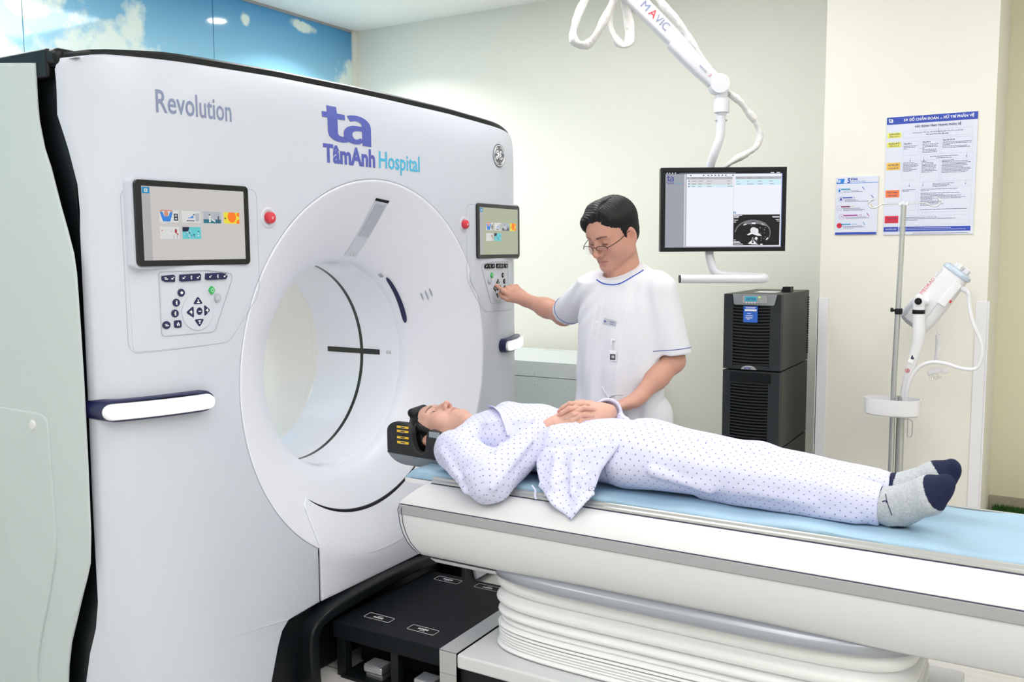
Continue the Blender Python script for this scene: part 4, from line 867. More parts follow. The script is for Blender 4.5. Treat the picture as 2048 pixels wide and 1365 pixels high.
tx = (RV*(p1-p0)[0]+ZV*(p1-p0)[1]); tx /= np.linalg.norm(tx); ty = np.cross(NV, tx)
def armtext(s, size, t, up, m, **k):
    c = p0+(p1-p0)*t; o = mp(c, .0365)+ty*up; return text(s, size, m, o, tx, ty, A, 'lettering', **k)
armtext('M', .050, .265, -.012, M['letter_grey'], fit=.038); armtext('A', .050, .343, -.012, M['red'], fit=.034); armtext('VIC', .050, .399, -.012, M['letter_grey'], fit=.072)
armtext('PORTEGRA', .013, .835, -.016, M['letter_grey'], fit=.045); armtext('2', .018, .925, -.016, M['red'], fit=.010)
# monitor
D = thing('monitor', 'wide black-framed monitor showing a CT slice, hanging under the white arm', 'monitor', tuple(MC))
def box_o(mb, c, half, bev=.003, U=RV, N_=NV, Wv=ZV):
    R = np.stack([U, N_, Wv], 1); mb.add(*box_vf(c, (2*half[0], 2*half[1], 2*half[2]), bev, R)); return mb
DU = RV; 
W2, H2 = .281, .187
m_ = MB(); box_o(m_, MC-NV*.012, (W2, .022, H2), .005); m_.build('casing', M['black'], D)
m_ = MB()
for (a, b, c, d) in ((-W2, W2, H2-.021, H2), (-W2, W2, -H2, -H2+.019), (-W2, -W2+.021, -H2+.019, H2-.021), (W2-.019, W2, -H2+.019, H2-.021)):
    box_o(m_, MC+RV*(a+b)/2+ZV*(c+d)/2+NV*.012, ((b-a)/2, .003, (d-c)/2), .0015)
m_.build('bezel', M['black'], D)
m_ = MB(); box_o(m_, MC-NV*.043, (.09, .012, .09), .01); box_o(m_, MC-NV*.038-RV*.052, (.03, .014, .03), .004); m_.build('mount_plate', M['black'], D)
em = lambda n, c, s=1.: scrmat('display_'+n, c, s)
DM = [em('white', (.90, .92, 1), .95), em('blue_grey', (.43, .46, .53), .75), em('band', (.55, .56, .62), .8), em('row', (.80, .80, .86), .85), em('sel', (.66, .88, .98), .95), em('black', (.008, .010, .012), .3), em('bar', (.02, .03, .05), .3), em('logo', (.12, .12, .42), .7), em('cyan', (.08, .50, .75), .8), em('dgrey', (.12, .13, .16), .5), em('tissue', (.25, .26, .28), .7), em('bone', (.85, .86, .9), .95), em('edge', (.30, .40, .75), .8), em('icon', (.04, .30, .62), .7), em('textgrey', (.35, .37, .42), .7)]
sw, sh_ = 2*W2-.040, 2*H2-.040
SB = MC+RV*(-W2+.021)+ZV*(H2-.021)+NV*.0105
m_ = MB()
def sp(u, v, o): return SB+RV*u*sw-ZV*v*sh_+NV*o
def srect(u0, v0, u1, v1, mi, o=1): m_.add([sp(u0, v1, o*.0002), sp(u1, v1, o*.0002), sp(u1, v0, o*.0002), sp(u0, v0, o*.0002)], [(0, 1, 2, 3)], mi)
def spoly(pts, mi, o): m_.add([sp(a, b, o*.0002) for a, b in pts][::-1], [tuple(range(len(pts)))], mi)
def cpts(cx, cy, rx, ry, a0=0, a1=2*PI, n=28): return [(cx+rx*math.cos(t), cy+ry*math.sin(t)) for t in np.linspace(a0, a1, n, endpoint=(a1-a0 < 6))]
srect(0, 0, 1, 1, 0, 0); srect(0, 0, 1, .022, 6, 1); srect(0, .022, .163, 1, 1, 1); srect(.163, .022, .172, 1, 3, 1); srect(.172, .022, .183, 1, 2, 1); srect(.994, .022, 1, 1, 12, 2)
srect(.183, .06, .575, .094, 2, 2); srect(.60, .06, .992, .094, 2, 2); srect(.195, .094, .575, .17, 3, 2); srect(.195, .17, .575, .20, 4, 2); srect(.60, .094, .992, .172, 4, 2); srect(.583, .022, .587, .98, 3, 2); srect(.183, .985, 1, 1, 2, 2)
for u in (.21, .32, .36, .39, .42, .45, .48, .51, .57): srect(u, .035, u+.012, .05, 9, 3)
for v in (.11, .145, .182): srect(.196, v, .206, v+.014, 7, 3)
rg = random.Random(2)
for v in (.075, .115, .15, .185):
    for u in (.225, .28, .355, .53): srect(u, v, u+rg.uniform(.012, .05), v+.007, 14, 3)
for v in (.075, .12, .155):
    for u in (.61, .70, .79, .89): srect(u, v, u+rg.uniform(.015, .06), v+.007, 14, 3)
srect(.61, .035, .70, .042, 4, 3)
for u in (.01, .03, .055, .08): srect(u, .005, u+.01, .017, 0, 2)
srect(.12, .008, .60, .014, 14, 2); srect(.90, .006, .93, .015, 0, 2); srect(.95, .006, .98, .015, 0, 2)
srect(.586, .525, .608, .552, 13, 3); srect(.592, .532, .602, .545, 0, 4)
srect(.588, .565, .985, .975, 5, 3)
# chest cross-section
cx, cy = .745, .79
ring = cpts(cx+.01, cy+.02, .155, .175, math.radians(185), math.radians(395), 40); inn = cpts(cx+.01, cy+.025, .147, .163, math.radians(185), math.radians(395), 40)[::-1]
for i in range(39): spoly([ring[i], ring[i+1], inn[-2-i], inn[-1-i]], 10, 4)
spoly([(.672, .70), (.69, .655), (.76, .660), (.80, .655), (.86, .675), (.90, .74), (.905, .765), (.87, .72), (.80, .69), (.76, .695), (.70, .695)], 10, 5)
srect(.748, .672, .778, .692, 11, 6); spoly(cpts(.762, .775, .028, .040), 11, 6); spoly(cpts(.786, .79, .018, .042), 11, 6); spoly([(.705, .835), (.74, .80), (.81, .815), (.835, .85), (.80, .85), (.75, .825), (.72, .842)], 11, 6); spoly(cpts(.786, .885, .012, .021), 11, 6); spoly(cpts(.765, .775, .014, .026), 10, 7); spoly(cpts(.765, .775, .0125, .024), 11, 8)
spoly([(.745, .91), (.757, .865), (.768, .91), (.79, .955), (.81, .965), (.758, .965), (.715, .955)], 11, 6); spoly(cpts(.757, .90, .012, .02), 10, 7); spoly(cpts(.757, .935, .009, .014), 9, 8)
for (a, b, c_, d) in ((.672, .70, .70, .685), (.825, .68, .85, .70), (.895, .75, .905, .78), (.897, .82, .907, .85), (.868, .90, .885, .87), (.82, .96, .84, .955)): spoly([(a, b), (c_, d), (c_+.004, d+.012), (a+.004, b+.012)], 11, 6)
for _ in range(22): u, v = rg.uniform(.70, .87), rg.uniform(.70, .93); srect(u, v, u+.003, v+.006, 11, 5)
for v, w in ((.572, .07), (.585, .045), (.60, .04), (.635, .035), (.66, .02), (.90, .02), (.92, .05), (.935, .06), (.955, .08)): srect(.591, v, .591+w, v+.008, 0, 5)
for v, w in ((.59, .06), (.60, .055), (.63, .03), (.65, .02)): srect(.98-w, v, .98, v+.007, 0, 5)
def mput(V, F): m_.add([sp(.012+a*.062, .125-b*.085, .0007) for a, b in V], F, 7)
logo_ta(mput)
add_text(m_, 'TâmAnh', .0125, sp(.010, .153, .0007), RV, ZV, 7, fit=.034, bold=.0003); add_text(m_, 'Hospital', .0125, sp(.082, .153, .0007), RV, ZV, 8, fit=.034)
m_.build('screen_image', DM, D, smooth=False)
# ================================================================ UPS stack
dk = mat('ups_dark_plastic', (.018, .022, .026), .5, bump=(300, .15, .0006)); dside = mat('ups_side_metal', (.032, .031, .028), .42)
def ups(z0, z1, name, label, louv, top=False, bottom=False):
    u = thing(name, label, 'ups cabinet', (.92, 1.92, z0)); x0, x1, y0 = .779, 1.058, 1.655
    box(MB(), *bx(x0+.002, x1-.001, y0+.03, 2.205, z0+.002, z1-.001), .003).build('case', dside, u)
    mb = MB(); 
    lx0, lx1, lz0, lz1 = louv
    # front moulding as a frame round the louvres
    for (a, b, c, d) in ((x0, lx0, z0+.003, z1-.002), (lx1, x1-.002, z0+.003, z1-.002), (lx0, lx1, lz1, z1-.002), (lx0, lx1, z0+.003, lz0)): box(mb, *bx(a, b, y0, y0+.032, c, d), .0015)
    fr = mb.build('front_panel', dk, u)
    mb = MB(); n = int((lz1-lz0)/.0145)
    for k in range(n):
        z = lz0+(k+.5)*(lz1-lz0)/n; V = []
        for xx in np.linspace(lx0-.001, lx1+.001, 9):
            c = -.006*(1-((xx-(lx0+lx1)/2)/((lx1-lx0)/2))**2); V += [(xx, y0+.002+c*.3, z+.0034+c*.5), (xx, y0+.002+c*.3, z-.0030+c*.5), (xx, y0+.014, z+.001+c*.5)]
        mb.add(V, [(i*3+j, (i+1)*3+j, (i+1)*3+(j+1) % 3, i*3+(j+1) % 3) for i in range(8) for j in range(3)]+[(0, 1, 2), (26, 25, 24)])
    mb.build('louvres', dk, u, smooth=False)
    box(MB(), *bx(lx0, lx1, y0+.020, y0+.024, lz0, lz1), 0).build('louvre_backing', M['black'], u)
    return u, fr, y0
u, fr, y0 = ups(.912, 1.281, 'ups_tower', 'topmost black cabinet of the power-supply stack, with grey control panel and blue sticker', (.826, 1.004, .935, 1.222), True)
gp = mat('ups_grey_panel', (.30, .32, .34), .4)
V, F_ = panel_vf([(.824, 1.279), (.830, 1.232), (.836, 1.228), (1.018, 1.226), (1.024, 1.230), (1.036, 1.279)], lambda a, b: (np.stack([a, 0*a+y0+.004, b], -1), np.stack([0*a, 0*a-1, 0*a], -1)), .008, .05, edge=.002); cp = MB().add(V, F_).build('control_panel', gp, u)
box(MB(), *bx(.872, .990, y0-.007, y0, 1.236, 1.272), .002).build('control_inset', M['alu'], cp)
box(MB(), *bx(.884, .942, y0-.009, y0-.005, 1.245, 1.269), .001).build('display', emitmat('lcd_blue', (.05, .28, .42), .5), cp)
text('EATON', .017, M['dark_print'], (.892, y0-.0092, 1.251), (1, 0, 0), (0, 0, 1), cp, 'display_text', fit=.044)
mb = MB()
for k in range(4): mb.add(*lathe_vf([(.0001, -.010), (.0035, -.0095), (.0042, -.006)], 14, 'y', (.892+.0135*k, y0, 1.2385)))
mb.build('keys', M['guard'], cp)
box(MB(), *bx(.950, .958, y0-.009, y0-.006, 1.264, 1.268), .0005).build('status_light', emitmat('led_green', (.35, .8, .05), 1.5), cp)
st = box(MB(), *bx(.877, .946, y0-.004, y0-.003, 1.144, 1.222), 0).build('blue_sticker', mat('blue_sticker_paper', (.03, .14, .62), .5), u, smooth=False)
mb = MB(); box(mb, *bx(.884, .941, y0-.0048, y0-.004, 1.198, 1.207), 0)
for z, w in ((1.216, .05), (1.212, .045), (1.186, .026), (1.176, .036), (1.168, .034), (1.163, .034), (1.158, .02)): box(mb, *bx(.888 if w > .03 else .896, .888+w, y0-.0046, y0-.004, z, z+.0018), 0)
mb.build('sticker_print', M['white_print'], st, smooth=False)
def badge(u, z, txt):
    pts = [(.870+.0*0, z)]+[(.907-.037*math.cos(t), z+.019*math.sin(t)) for t in np.linspace(0, PI, 16)]
    V, F_ = panel_vf(pts[1:], lambda a, b: (np.stack([a, 0*a+y0, b], -1), np.stack([0*a, 0*a-1, 0*a], -1)), .004, .05, edge=.001); b_ = MB().add(V, F_).build('badge', M['alu'], u)
    if txt: text(txt, .014, M['logo_blue'], (.886, y0-.0045, z+.002), (1, 0, 0), (0, 0, 1), b_, 'badge_text', fit=.032, bold=.0006)
    else: box(MB(), (.907, y0-.0045, z+.008), (.016, .0006, .004), 0).build('badge_text', M['line'], b_)
badge(u, .915, 'EATON')
mb = MB()
for k in range(24): box(mb, *bx(1.057, 1.061, 2.178, 2.198, .95+.0125*k, .957+.0125*k), 0)
mb.build('side_vents', M['black'], u, smooth=False)
u2, fr2, y0 = ups(.532, .910, 'ups_battery_cabinet', 'middle black louvred cabinet of the stack, directly below the blue-stickered one', (.818, 1.002, .562, .845)); badge(u2, .538, None)
mb = MB(); box(mb, *bx(.815, 1.015, y0-.003, y0+.002, .852, .90), .002); mb.build('handle_recess', M['black'], u2)
u3, fr3, y0 = ups(.152, .530, 'ups_battery_cabinet', 'lowest black cabinet of the power-supply stack, mostly hidden behind the lying man', (.818, 1.002, .182, .465)); box(MB(), *bx(.815, 1.015, y0-.003, y0+.002, .472, .52), .002).build('handle_recess', M['black'], u3)
b_ = tag(box(MB(), *bx(.785, 1.052, 1.68, 2.2, .0, .151), .004).build('ups_plinth', M['black']), 'low black plinth under the power-supply stack', 'plinth')
cn = MB(); V = [(.99, 1.90, 1.2815), (1.035, 1.90, 1.2815), (1.035, 1.96, 1.2815), (.99, 1.96, 1.2815), (.998, 1.90, 1.306), (1.036, 1.90, 1.306), (1.036, 1.96, 1.306), (.998, 1.96, 1.306)]
cn.add(V, [(3, 2, 1, 0), (4, 5, 6, 7), (0, 1, 5, 4), (1, 2, 6, 5), (2, 3, 7, 6), (3, 0, 4, 7)]); tag(cn.build('cable_plug', M['black'], smooth=False), 'small black plug lying on top of the black cabinet stack', 'plug')
tag(box(MB(), *bx(.88, .99, 1.80, 1.92, 1.2812, 1.2818), 0).build('paper_note', M['white_print']), 'small white paper lying on top of the black cabinet stack', 'paper')
# ================================================================ white distribution cabinet behind the gantry
pd_ = thing('distribution_cabinet', 'low pale grey electrical cabinet between the CT scanner and the standing man', 'cabinet', (-.35, 2.05, 0)); pg = mat('cabinet_pale_grey', (.52, .57, .57), .45)
box(MB(), *bx(-1.0, .10, 1.76, 2.36, 0, .782), .003).build('lower_body', pg, pd_); box(MB(), *bx(-1.0, .10, 1.76, 2.36, .784, .872), .004).build('lid', mat('cabinet_lid', (.56, .60, .60), .4), pd_)
mb = MB()
for k in range(6): box(mb, *bx(-.56+.022*k, -.548+.022*k, 2.29, 2.31, .8722, .8728), 0)
mb.build('lid_vents', M['line'], pd_, smooth=False)
for x, z in ((-.34, .795), (-.12, .74), (-.34, .74)): MB().add(*disc_vf((x, 1.7595, z), .0045, 'y', 14, -.002)).build('screw', M['line'], pd_)
# ================================================================ injector on its pole with tray
I = thing('contrast_injector', 'white contrast injector head on a bent arm with tray, beside the drip pole hooks', 'contrast injector', (1.58, 1.7, 0))
YJ = 1.70
tube(MB(), [(1.5545, YJ, .12), (1.5545, YJ, .9), (1.562, YJ, 1.25), (1.5695, YJ, 1.684)], .0118, 20).build('drip_pole', M['alu'], I, angle=60)
tube(MB(), [(1.586, YJ+.02, .12), (1.586, YJ+.02, .83)], .018, 24).build('stand_column', M['alu'], I, angle=60)
mb = MB(); box(mb, (1.569, YJ, 1.688), (.040, .016, .012), .002); box(mb, (1.566, YJ, 1.692), (.016, .02, .014), .003); hh = mb.build('hook_holder', M['guard'], I)
def hook(s):
    b = 1.569
    pts = [(b+s*.015, YJ, 1.690), (b+s*.085, YJ, 1.690), (b+s*.100, YJ, 1.684), (b+s*.112, YJ, 1.677), (b+s*.126, YJ, 1.674), (b+s*.140, YJ, 1.680), (b+s*.147, YJ, 1.692), (b+s*.142, YJ, 1.705), (b+s*.130, YJ, 1.712), (b+s*.118, YJ, 1.711)]
    tube(MB(), smooth_path(pts, 6), .0034, 10).build('hook', M['chrome'], I, angle=60)
hook(-1); hook(1)
mb = MB(); box(mb, (1.565, YJ-.004, 1.214), (.030, .034, .026), .004); box(mb, (1.548, YJ-.012, 1.218), (.018, .014, .010), .003); mb.add(*lathe_vf([(.0001, -.012), (.0095, -.011), (.0095, .0)], 8, 'x', (1.543, YJ-.010, 1.220))); mb.build('pole_clamp', M['black'], I)
# tray
ol = stad(1.552, .118, .070, 2.6, 64); mb = MB()
ring_loft(mb, [(stad(1.552, .110, .062, 2.6, 64)+np.array((0, YJ)), .744), (ol+np.array((0, YJ)), .752), (stad(1.552, .119, .071, 2.6, 64)+np.array((0, YJ)), .818), (stad(1.552, .1195, .0715, 2.6, 64)+np.array((0, YJ)), .820), (stad(1.552, .1155, .0675, 2.6, 64)+np.array((0, YJ)), .820), (stad(1.552, .114, .066, 2.6, 64)+np.array((0, YJ)), .758), (stad(1.552, .100, .05, 2.6, 64)+np.array((0, YJ)), .757)], 64)
mb.build('tray', M['guard'], I, angle=45)
arm = smooth_path([(1.594, YJ+.02, .80), (1.600, YJ+.015, .86), (1.615, YJ, .93), (1.634, YJ-.008, 1.01), (1.648, YJ-.01, 1.07), (1.652, YJ-.01, 1.12), (1.650, YJ-.01, 1.17), (1.6475, YJ-.01, 1.206)], 6); n = len(arm)
tube(MB(), arm, np.interp(np.linspace(0, 1, n), [0, .3, .7, 1], [.015, .019, .0255, .0255]), 28).build('bent_arm', M['guard'], I, angle=60)
tube(MB(), [(1.6475, YJ-.01, 1.206), (1.6475, YJ-.01, 1.224)], .0262, 28).build('arm_band', M['black'], I, angle=40)
mb = MB(); v, f = lathe_vf([(.0245, 1.224), (.0245, 1.25), (.023, 1.268), (.017, 1.284), (.009, 1.291), (.0001, 1.293)], 28, 'z', (1.6475, YJ-.01, 0)); mb.add(v, f); mb.add(*tube_vf([(1.6475, YJ-.036, 1.262), (1.6475, YJ+.03, 1.262)], .021, 28)); mb.add(*tube_vf([(1.6475, YJ-.0, 1.262), (1.682, YJ+.012, 1.262)], .020, 24)); kn = mb.build('knuckle', M['guard'], I, angle=50)
MB().add(*lathe_vf([(.0001, -.0405), (.014, -.040), (.0155, -.036), (.0155, -.03)], 28, 'y', (1.6475, YJ, 1.262))).build('knuckle_cap', M['black'], I)
# injector head: loft along its axis
ax = np.array((.60, 0, .80)); bx_ = np.array((.80, 0, -.60)); dy = np.array((0, 1., 0)); h0 = np.array((1.608, YJ+.075, 1.153))
def head_loft(secs, n=36):
    V = []
    for s, b0, b1, hw, off in secs:
        for a in np.linspace(0, 2*PI, n, endpoint=False):
            ca, sa = math.cos(a), math.sin(a); u = (b0+b1)/2+np.sign(ca)*abs(ca)**.62*(b1-b0)/2; w = np.sign(sa)*abs(sa)**.62*hw
            V.append(h0+ax*s+bx_*u+dy*(w+off))
    F = [(i*n+j, i*n+(j+1) % n, (i+1)*n+(j+1) % n, (i+1)*n+j) for i in range(len(secs)-1) for j in range(n)]+[tuple(range(n))[::-1], tuple((len(secs)-1)*n+j for j in range(n))]
    return V, F
MB().add(*head_loft([(.0, -.03, .045, .028, 0), (.004, -.052, .062, .045, 0), (.02, -.066, .076, .056, 0), (.06, -.071, .079, .060, 0), (.15, -.068, .076, .060, 0), (.25, -.060, .066, .057, 0), (.288, -.057, .062, .055, 0)])).build('injector_head', M['guard'], I, angle=50)
MB().add(*head_loft([(-.006, -.03, .04, .025, 0), (.0, -.050, .060, .044, 0), (.014, -.063, .073, .0555, 0)])).build('head_end_cap', M['line_faint'], I, angle=50)
clr = mat('pale_blue_clear_plastic', (.50, .60, .72), .15, coat=.4)
MB().add(*head_loft([(.286, -.059, .066, .056, 0), (.290, -.062, .070, .059, 0), (.304, -.060, .068, .057, 0), (.312, -.045, .045, .045, 0)])).build('syringe_collar', clr, I, angle=50)
for k, q in enumerate((-.006, .028)):
    c = h0+ax*.308+bx_*q+dy*(-.012+.02*k); mb = MB(); mb.add(*tube_vf([c, c+ax*.018, c+ax*.024], [.016, .0165, .014], 16))
    for a in np.linspace(0, 2*PI, 6, endpoint=False): mb.add(*tube_vf([c+ax*.002+(bx_*math.cos(a)+dy*math.sin(a))*.0155, c+ax*.022+(bx_*math.cos(a)+dy*math.sin(a))*.0155], .0042, 8))
    mb.build('plunger_knob', M['guard'], I, angle=50)
V, F_ = head_loft([(.150, .030, .060, .004, -.058), (.152, .026, .064, .008, -.060), (.262, .022, .060, .008, -.058), (.264, .026, .056, .004, -.056)], 20); MB().add(V, F_).build('key_module', M['guard'], I, angle=50)
c = h0+ax*.185+bx_*.066-dy*.0665; box(MB(), c, (.012, .004, .008), .001, np.stack([ax, dy, bx_], 1)).build('red_key', M['red'], I)
def htext(s, size, sa, sb, m, **k):
    o = h0+ax*sa+bx_*sb-dy*.0605; return text(s, size, m, o, ax, -bx_, I, 'lettering', **k)
htext('MEDRAD', .020, .138, -.044, M['red'], fit=.086); htext('Stellant', .019, .230, -.044, M['line'], fit=.050)
mb = MB(); 
for (a0, b0, a1, b1) in ((.012, -.060, .105, -.060), (.012, -.040, .105, -.040), (.012, -.060, .012, -.040), (.105, -.060, .105, -.040)): mb.add(*tube_vf([h0+ax*a0+bx_*b0-dy*.053, h0+ax*a1+bx_*b1-dy*.058], .0007, 5))
for k in range(3): mb.add(*tube_vf([h0+ax*.02+bx_*(-.055+.005*k)-dy*.0555, h0+ax*.095+bx_*(-.055+.005*k)-dy*.0585], .0008, 5))
mb.build('rating_label', M['line'], I)
tube(MB(), [h0+ax*s+bx_*(.030 if s > .1 else .034)-dy*.0615 for s in np.linspace(.03, .27, 8)], .0008, 5).build('shell_seam', M['line_faint'], I)
# cables
cb = smooth_path([h0+ax*.255+bx_*.062-dy*.045, (1.840, 1.70, 1.300), (1.846, 1.70, 1.25), (1.862, 1.69, 1.18), (1.895, 1.69, 1.10), (1.905, 1.69, 1.05), (1.893, 1.69, .99), (1.868, 1.69, .972), (1.82, 1.69, .975), (1.76, 1.69, .992), (1.70, 1.69, .992), (1.655, 1.69, .965), (1.625, 1.69, .915), (1.610, 1.70, .85), (1.604, 1.71, .80)], 7)
tube(MB(), cb, .0082, 14).build('thick_cable', M['guard'], I, angle=60)
mb = MB()
for k in range(7): 
    q = cb[2+k]; t_ = cb[3+k]-cb[2+k]; t_ /= np.linalg.norm(t_); mb.add(*tube_vf([q-t_*.0018, q+t_*.0018], .0125-.0004*k, 16))
mb.build('strain_relief', M['guard'], I)
N_c = 26*12; t = np.linspace(0, 1, N_c); cx_ = np.interp(t, [0, .5, 1], [1.721, 1.722, 1.718]); zz = np.interp(t, [0, 1], [1.110, .990]); coil = np.stack([cx_+.0085*np.cos(t*26*2*PI), YJ+.07+.0085*np.sin(t*26*2*PI), zz], 1)
pth = np.concatenate([smooth_path([(1.695, YJ+.05, 1.170), (1.704, YJ+.055, 1.165), (1.716, YJ+.065, 1.140), (1.722, YJ+.07, 1.112)], 5)[:-1], coil, smooth_path([(1.722, YJ+.07, .988), (1.716, YJ+.07, .972), (1.712, YJ+.07, .960)], 4)])
tube(MB(), pth, .0021, 6, up=(0, 1, 0)).build('coiled_cord', M['guard'], I)
mb = MB(); Rr = np.array([[.86, 0, -.30], [0, 1, 0], [.30, 0, .86]]); Rr = Rr/np.linalg.norm(Rr, axis=0); Rr2 = Rr
box(mb, (1.713, YJ+.06, .946), (.058, .030, .026), .006, Rr2); box(mb, (1.756, YJ+.06, .950), (.028, .024, .022), .005, Rr2); hs_ = mb.build('hand_switch', M['guard'], I)
mb = MB()
for k in range(6): tube(mb, [(1.693+.007*k, YJ+.044, .930+.002*k), (1.698+.007*k, YJ+.044, .905+.003*k), (1.706+.007*k, YJ+.06, .900+.003*k), (1.706+.007*k, YJ+.07, .925)], .0009, 5)
mb.build('wire_guard', M['chrome'], I)
tube(MB(), smooth_path([(1.604, YJ-.02, .742), (1.622, YJ-.02, .742), (1.622, YJ-.02, .735), (1.622, YJ-.02, .66), (1.630, YJ-.02, .652), (1.640, YJ-.02, .662), (1.641, YJ-.02, .72), (1.632, YJ-.02, .731), (1.606, YJ-.02, .732)], 5), .0022, 8).build('wire_hook', M['steel'], I)
lb = box(MB(), (1.629, YJ-.0305, 1.005), (.022, .0008, .034), 0, np.array([[.93, 0, .36], [0, 1, 0], [-.36, 0, .93]])).build('arm_label', M['white_print'], I, smooth=False)
mb = MB(); box(mb, (1.632, YJ-.0315, 1.010), (.013, .0006, .010), 0, np.array([[.93, 0, .36], [0, 1, 0], [-.36, 0, .93]])); box(mb, (1.631, YJ-.0315, 1.018), (.006, .0006, .008), 0); mb.build('label_print', M['dark_print'], lb, smooth=False)
mb = MB(); c = np.array((1.612, YJ-.0245, .952)); tube(mb, [c+np.array((.009*math.cos(a), 0, .009*math.sin(a))) for a in np.linspace(0, 2*PI, 20)], .0012, 5, cap=False); tube(mb, [c+np.array((-.004, 0, -.004)), c+np.array((.004, 0, .005))], .0014, 5); tube(mb, [c+np.array((-.004, 0, .003)), c+np.array((.005, 0, -.002))], .0012, 5); mb.build('red_symbol', M['red'], I)
# wheeled foot (behind the table)
mb = MB()
for k in range(5): a = 2*PI*k/5+.3; mb.add(*tube_vf([(1.58, YJ+.01, .12), (1.58+.26*math.cos(a), YJ-.05+.24*math.sin(a), .075)], [.026, .018], 12))
mb.build('foot', M['guard'], I)
for k in range(5): a = 2*PI*k/5+.3; c = (1.58+.26*math.cos(a), YJ-.05+.24*math.sin(a), .037); MB().add(*lathe_vf([(.0001, -.012), (.034, -.012), (.037, -.006), (.037, .006), (.034, .012), (.0001, .012)], 20, 'y', c)).build('wheel', M['black'], I)
# ================================================================ posters on the pillar
def poster(name, x0, x1, z0, z1, label):
    o = box(MB(), *bx(x0, x1, YP-.0055, YP-.0005, z0, z1), .001).build(name, mat('poster_sheet', (.68, .71, .84), .18, coat=.3)); tag(o, label, 'poster'); return o
pr_blue = mat('print_royal_blue', (.03, .07, .44), .4); pr_lb = mat('print_light_blue', (.02, .20, .66), .4)
YQ = YP-.0058
def PR(mb, x0, x1, z0, z1, mi, sk=0): mb.add([(x0, YQ-.0002*mi*0, z0), (x1, YQ, z0), (x1+sk, YQ, z1), (x0+sk, YQ, z1)], [(0, 1, 2, 3)], mi)
def lines(mb, x, z, widths, h=.0022, gap=.0062, mi=0):
    rg = random.Random(int(x*1000)+int(z*1000))
    for k, w in enumerate(widths):
        xx = x
        while xx < x+w: 
            l = rg.uniform(.004, .012); l = min(l, x+w-xx); PR(mb, xx, xx+l, z-k*gap, z-k*gap+h, mi); xx += l+.0018
big = poster('wall_poster', 1.442, 1.826, 1.557, 2.106, 'large Vietnamese treatment chart with blue header and coloured boxes on the pillar')
cols = [mat('print_text_navy', (.07, .08, .20), .5), pr_blue, mat('print_white', (.85, .87, .95), .4), mat('print_yellow', (.76, .74, .12), .4), mat('print_amber', (.78, .48, .08), .4), mat('print_orange', (.86, .20, .06), .4), mat('print_red', (.70, .02, .05), .4), mat('print_box_line', (.45, .48, .62), .5), pr_lb, mat('print_maroon', (.22, .03, .10), .4), mat('print_teal', (.03, .33, .58), .4), mat('print_magenta', (.35, .02, .25), .4), mat('print_pale', (.62, .66, .85), .4)]
mb = MB(); bx0, bz1 = 1.442, 2.106; XD, ZD = (1, 0, 0), (0, 0, 1)
def bt(s, size, x, z, mi, fit=None, bold=0): add_text(mb, s, size, (x, YQ-.0002, z), XD, ZD, mi, fit=fit, bold=bold)
PR(mb, 1.442, 1.826, 2.072, 2.106, 1); PR(mb, 1.4435, 1.508, 1.572, 1.594, 1); PR(mb, 1.511, 1.815, 1.572, 1.594, 1)
YQ -= .0003
bt('SƠ ĐỒ CHẨN ĐOÁN', .0165, 1.516, 2.0835, 2, .148, .0004); bt('và', .009, 1.668, 2.084, 2, .012); bt('XỬ TRÍ PHẢN VỆ', .0165, 1.684, 2.0845, 2, .128, .0004)
def pput(V, F): mb.add([(1.450+a*.020, YQ-.0002, 2.080+b*.020) for a, b in V], F, 2)
logo_ta(pput)
bt('XÁC ĐỊNH TÌNH TRẠNG PHẢN VỆ', .0125, 1.564, 2.052, 0, .196, .0003)
bt('NHỮNG NGAY TIẾP XÚC VỚI THUỐC NHẬN DIỆN YẾU TỐ + CÓ HỖ TRỢ', .0075, 1.556, 2.025, 0, .212); bt('Đặt người bệnh nằm đầu thấp', .0075, 1.614, 2.015, 0, .094, .0001)
for z, mi, h, s1, s2 in ((2.010, 3, .024, 'CHẨN ĐOÁN', '(PHỤ LỤC I)'), (1.966, 3, .024, 'PHÂN ĐỘ', '(PHỤ LỤC II)'), (1.861, 4, .034, 'XỬ TRÍ CẤP', 'CỨU PHẢN VỆ'), (1.733, 5, .034, 'XỬ TRÍ', 'TIẾP THEO'), (1.612, 6, .034, 'THEO DÕI', '(PHỤ LỤC IV)')):
    PR(mb, 1.447, 1.507, z, z+h, mi); YQ -= .0003; bt(s1, .009, 1.454, z+h*.58, 0, .046, .0002); bt(s2, .0075, 1.456, z+h*.18, 0, .042, .0001); YQ += .0003
bt('KHUYẾN CÁO', .009, 1.452, 1.580, 2, .048)
def bx_line(x0, x1, z0, z1):
    for a, b, c, d in ((x0, x1, z0, z0+.0007), (x0, x1, z1, z1+.0007), (x0, x0+.0007, z0, z1), (x1, x1+.0007, z0, z1)): PR(mb, a, b, c, d, 7)
for q in ((1.516, 1.806, 2.006, 2.038), (1.516, 1.582, 1.925, 1.988), (1.594, 1.674, 1.925, 1.994), (1.682, 1.808, 1.925, 1.998), (1.516, 1.582, 1.81, 1.90), (1.594, 1.674, 1.80, 1.90), (1.682, 1.812, 1.80, 1.90), (1.516, 1.580, 1.67, 1.78), (1.590, 1.810, 1.66, 1.775), (1.516, 1.808, 1.602, 1.645)): bx_line(*q)
bt('Nhẹ (Độ I)', .0075, 1.520, 1.977, 0, .034, .0002); lines(mb, 1.520, 1.967, (.058, .05, .02)); bt('Nặng (Độ II)', .0075, 1.600, 1.981, 0, .034, .0002); lines(mb, 1.600, 1.972, (.068, .062, .066, .008, .06, .062, .064))
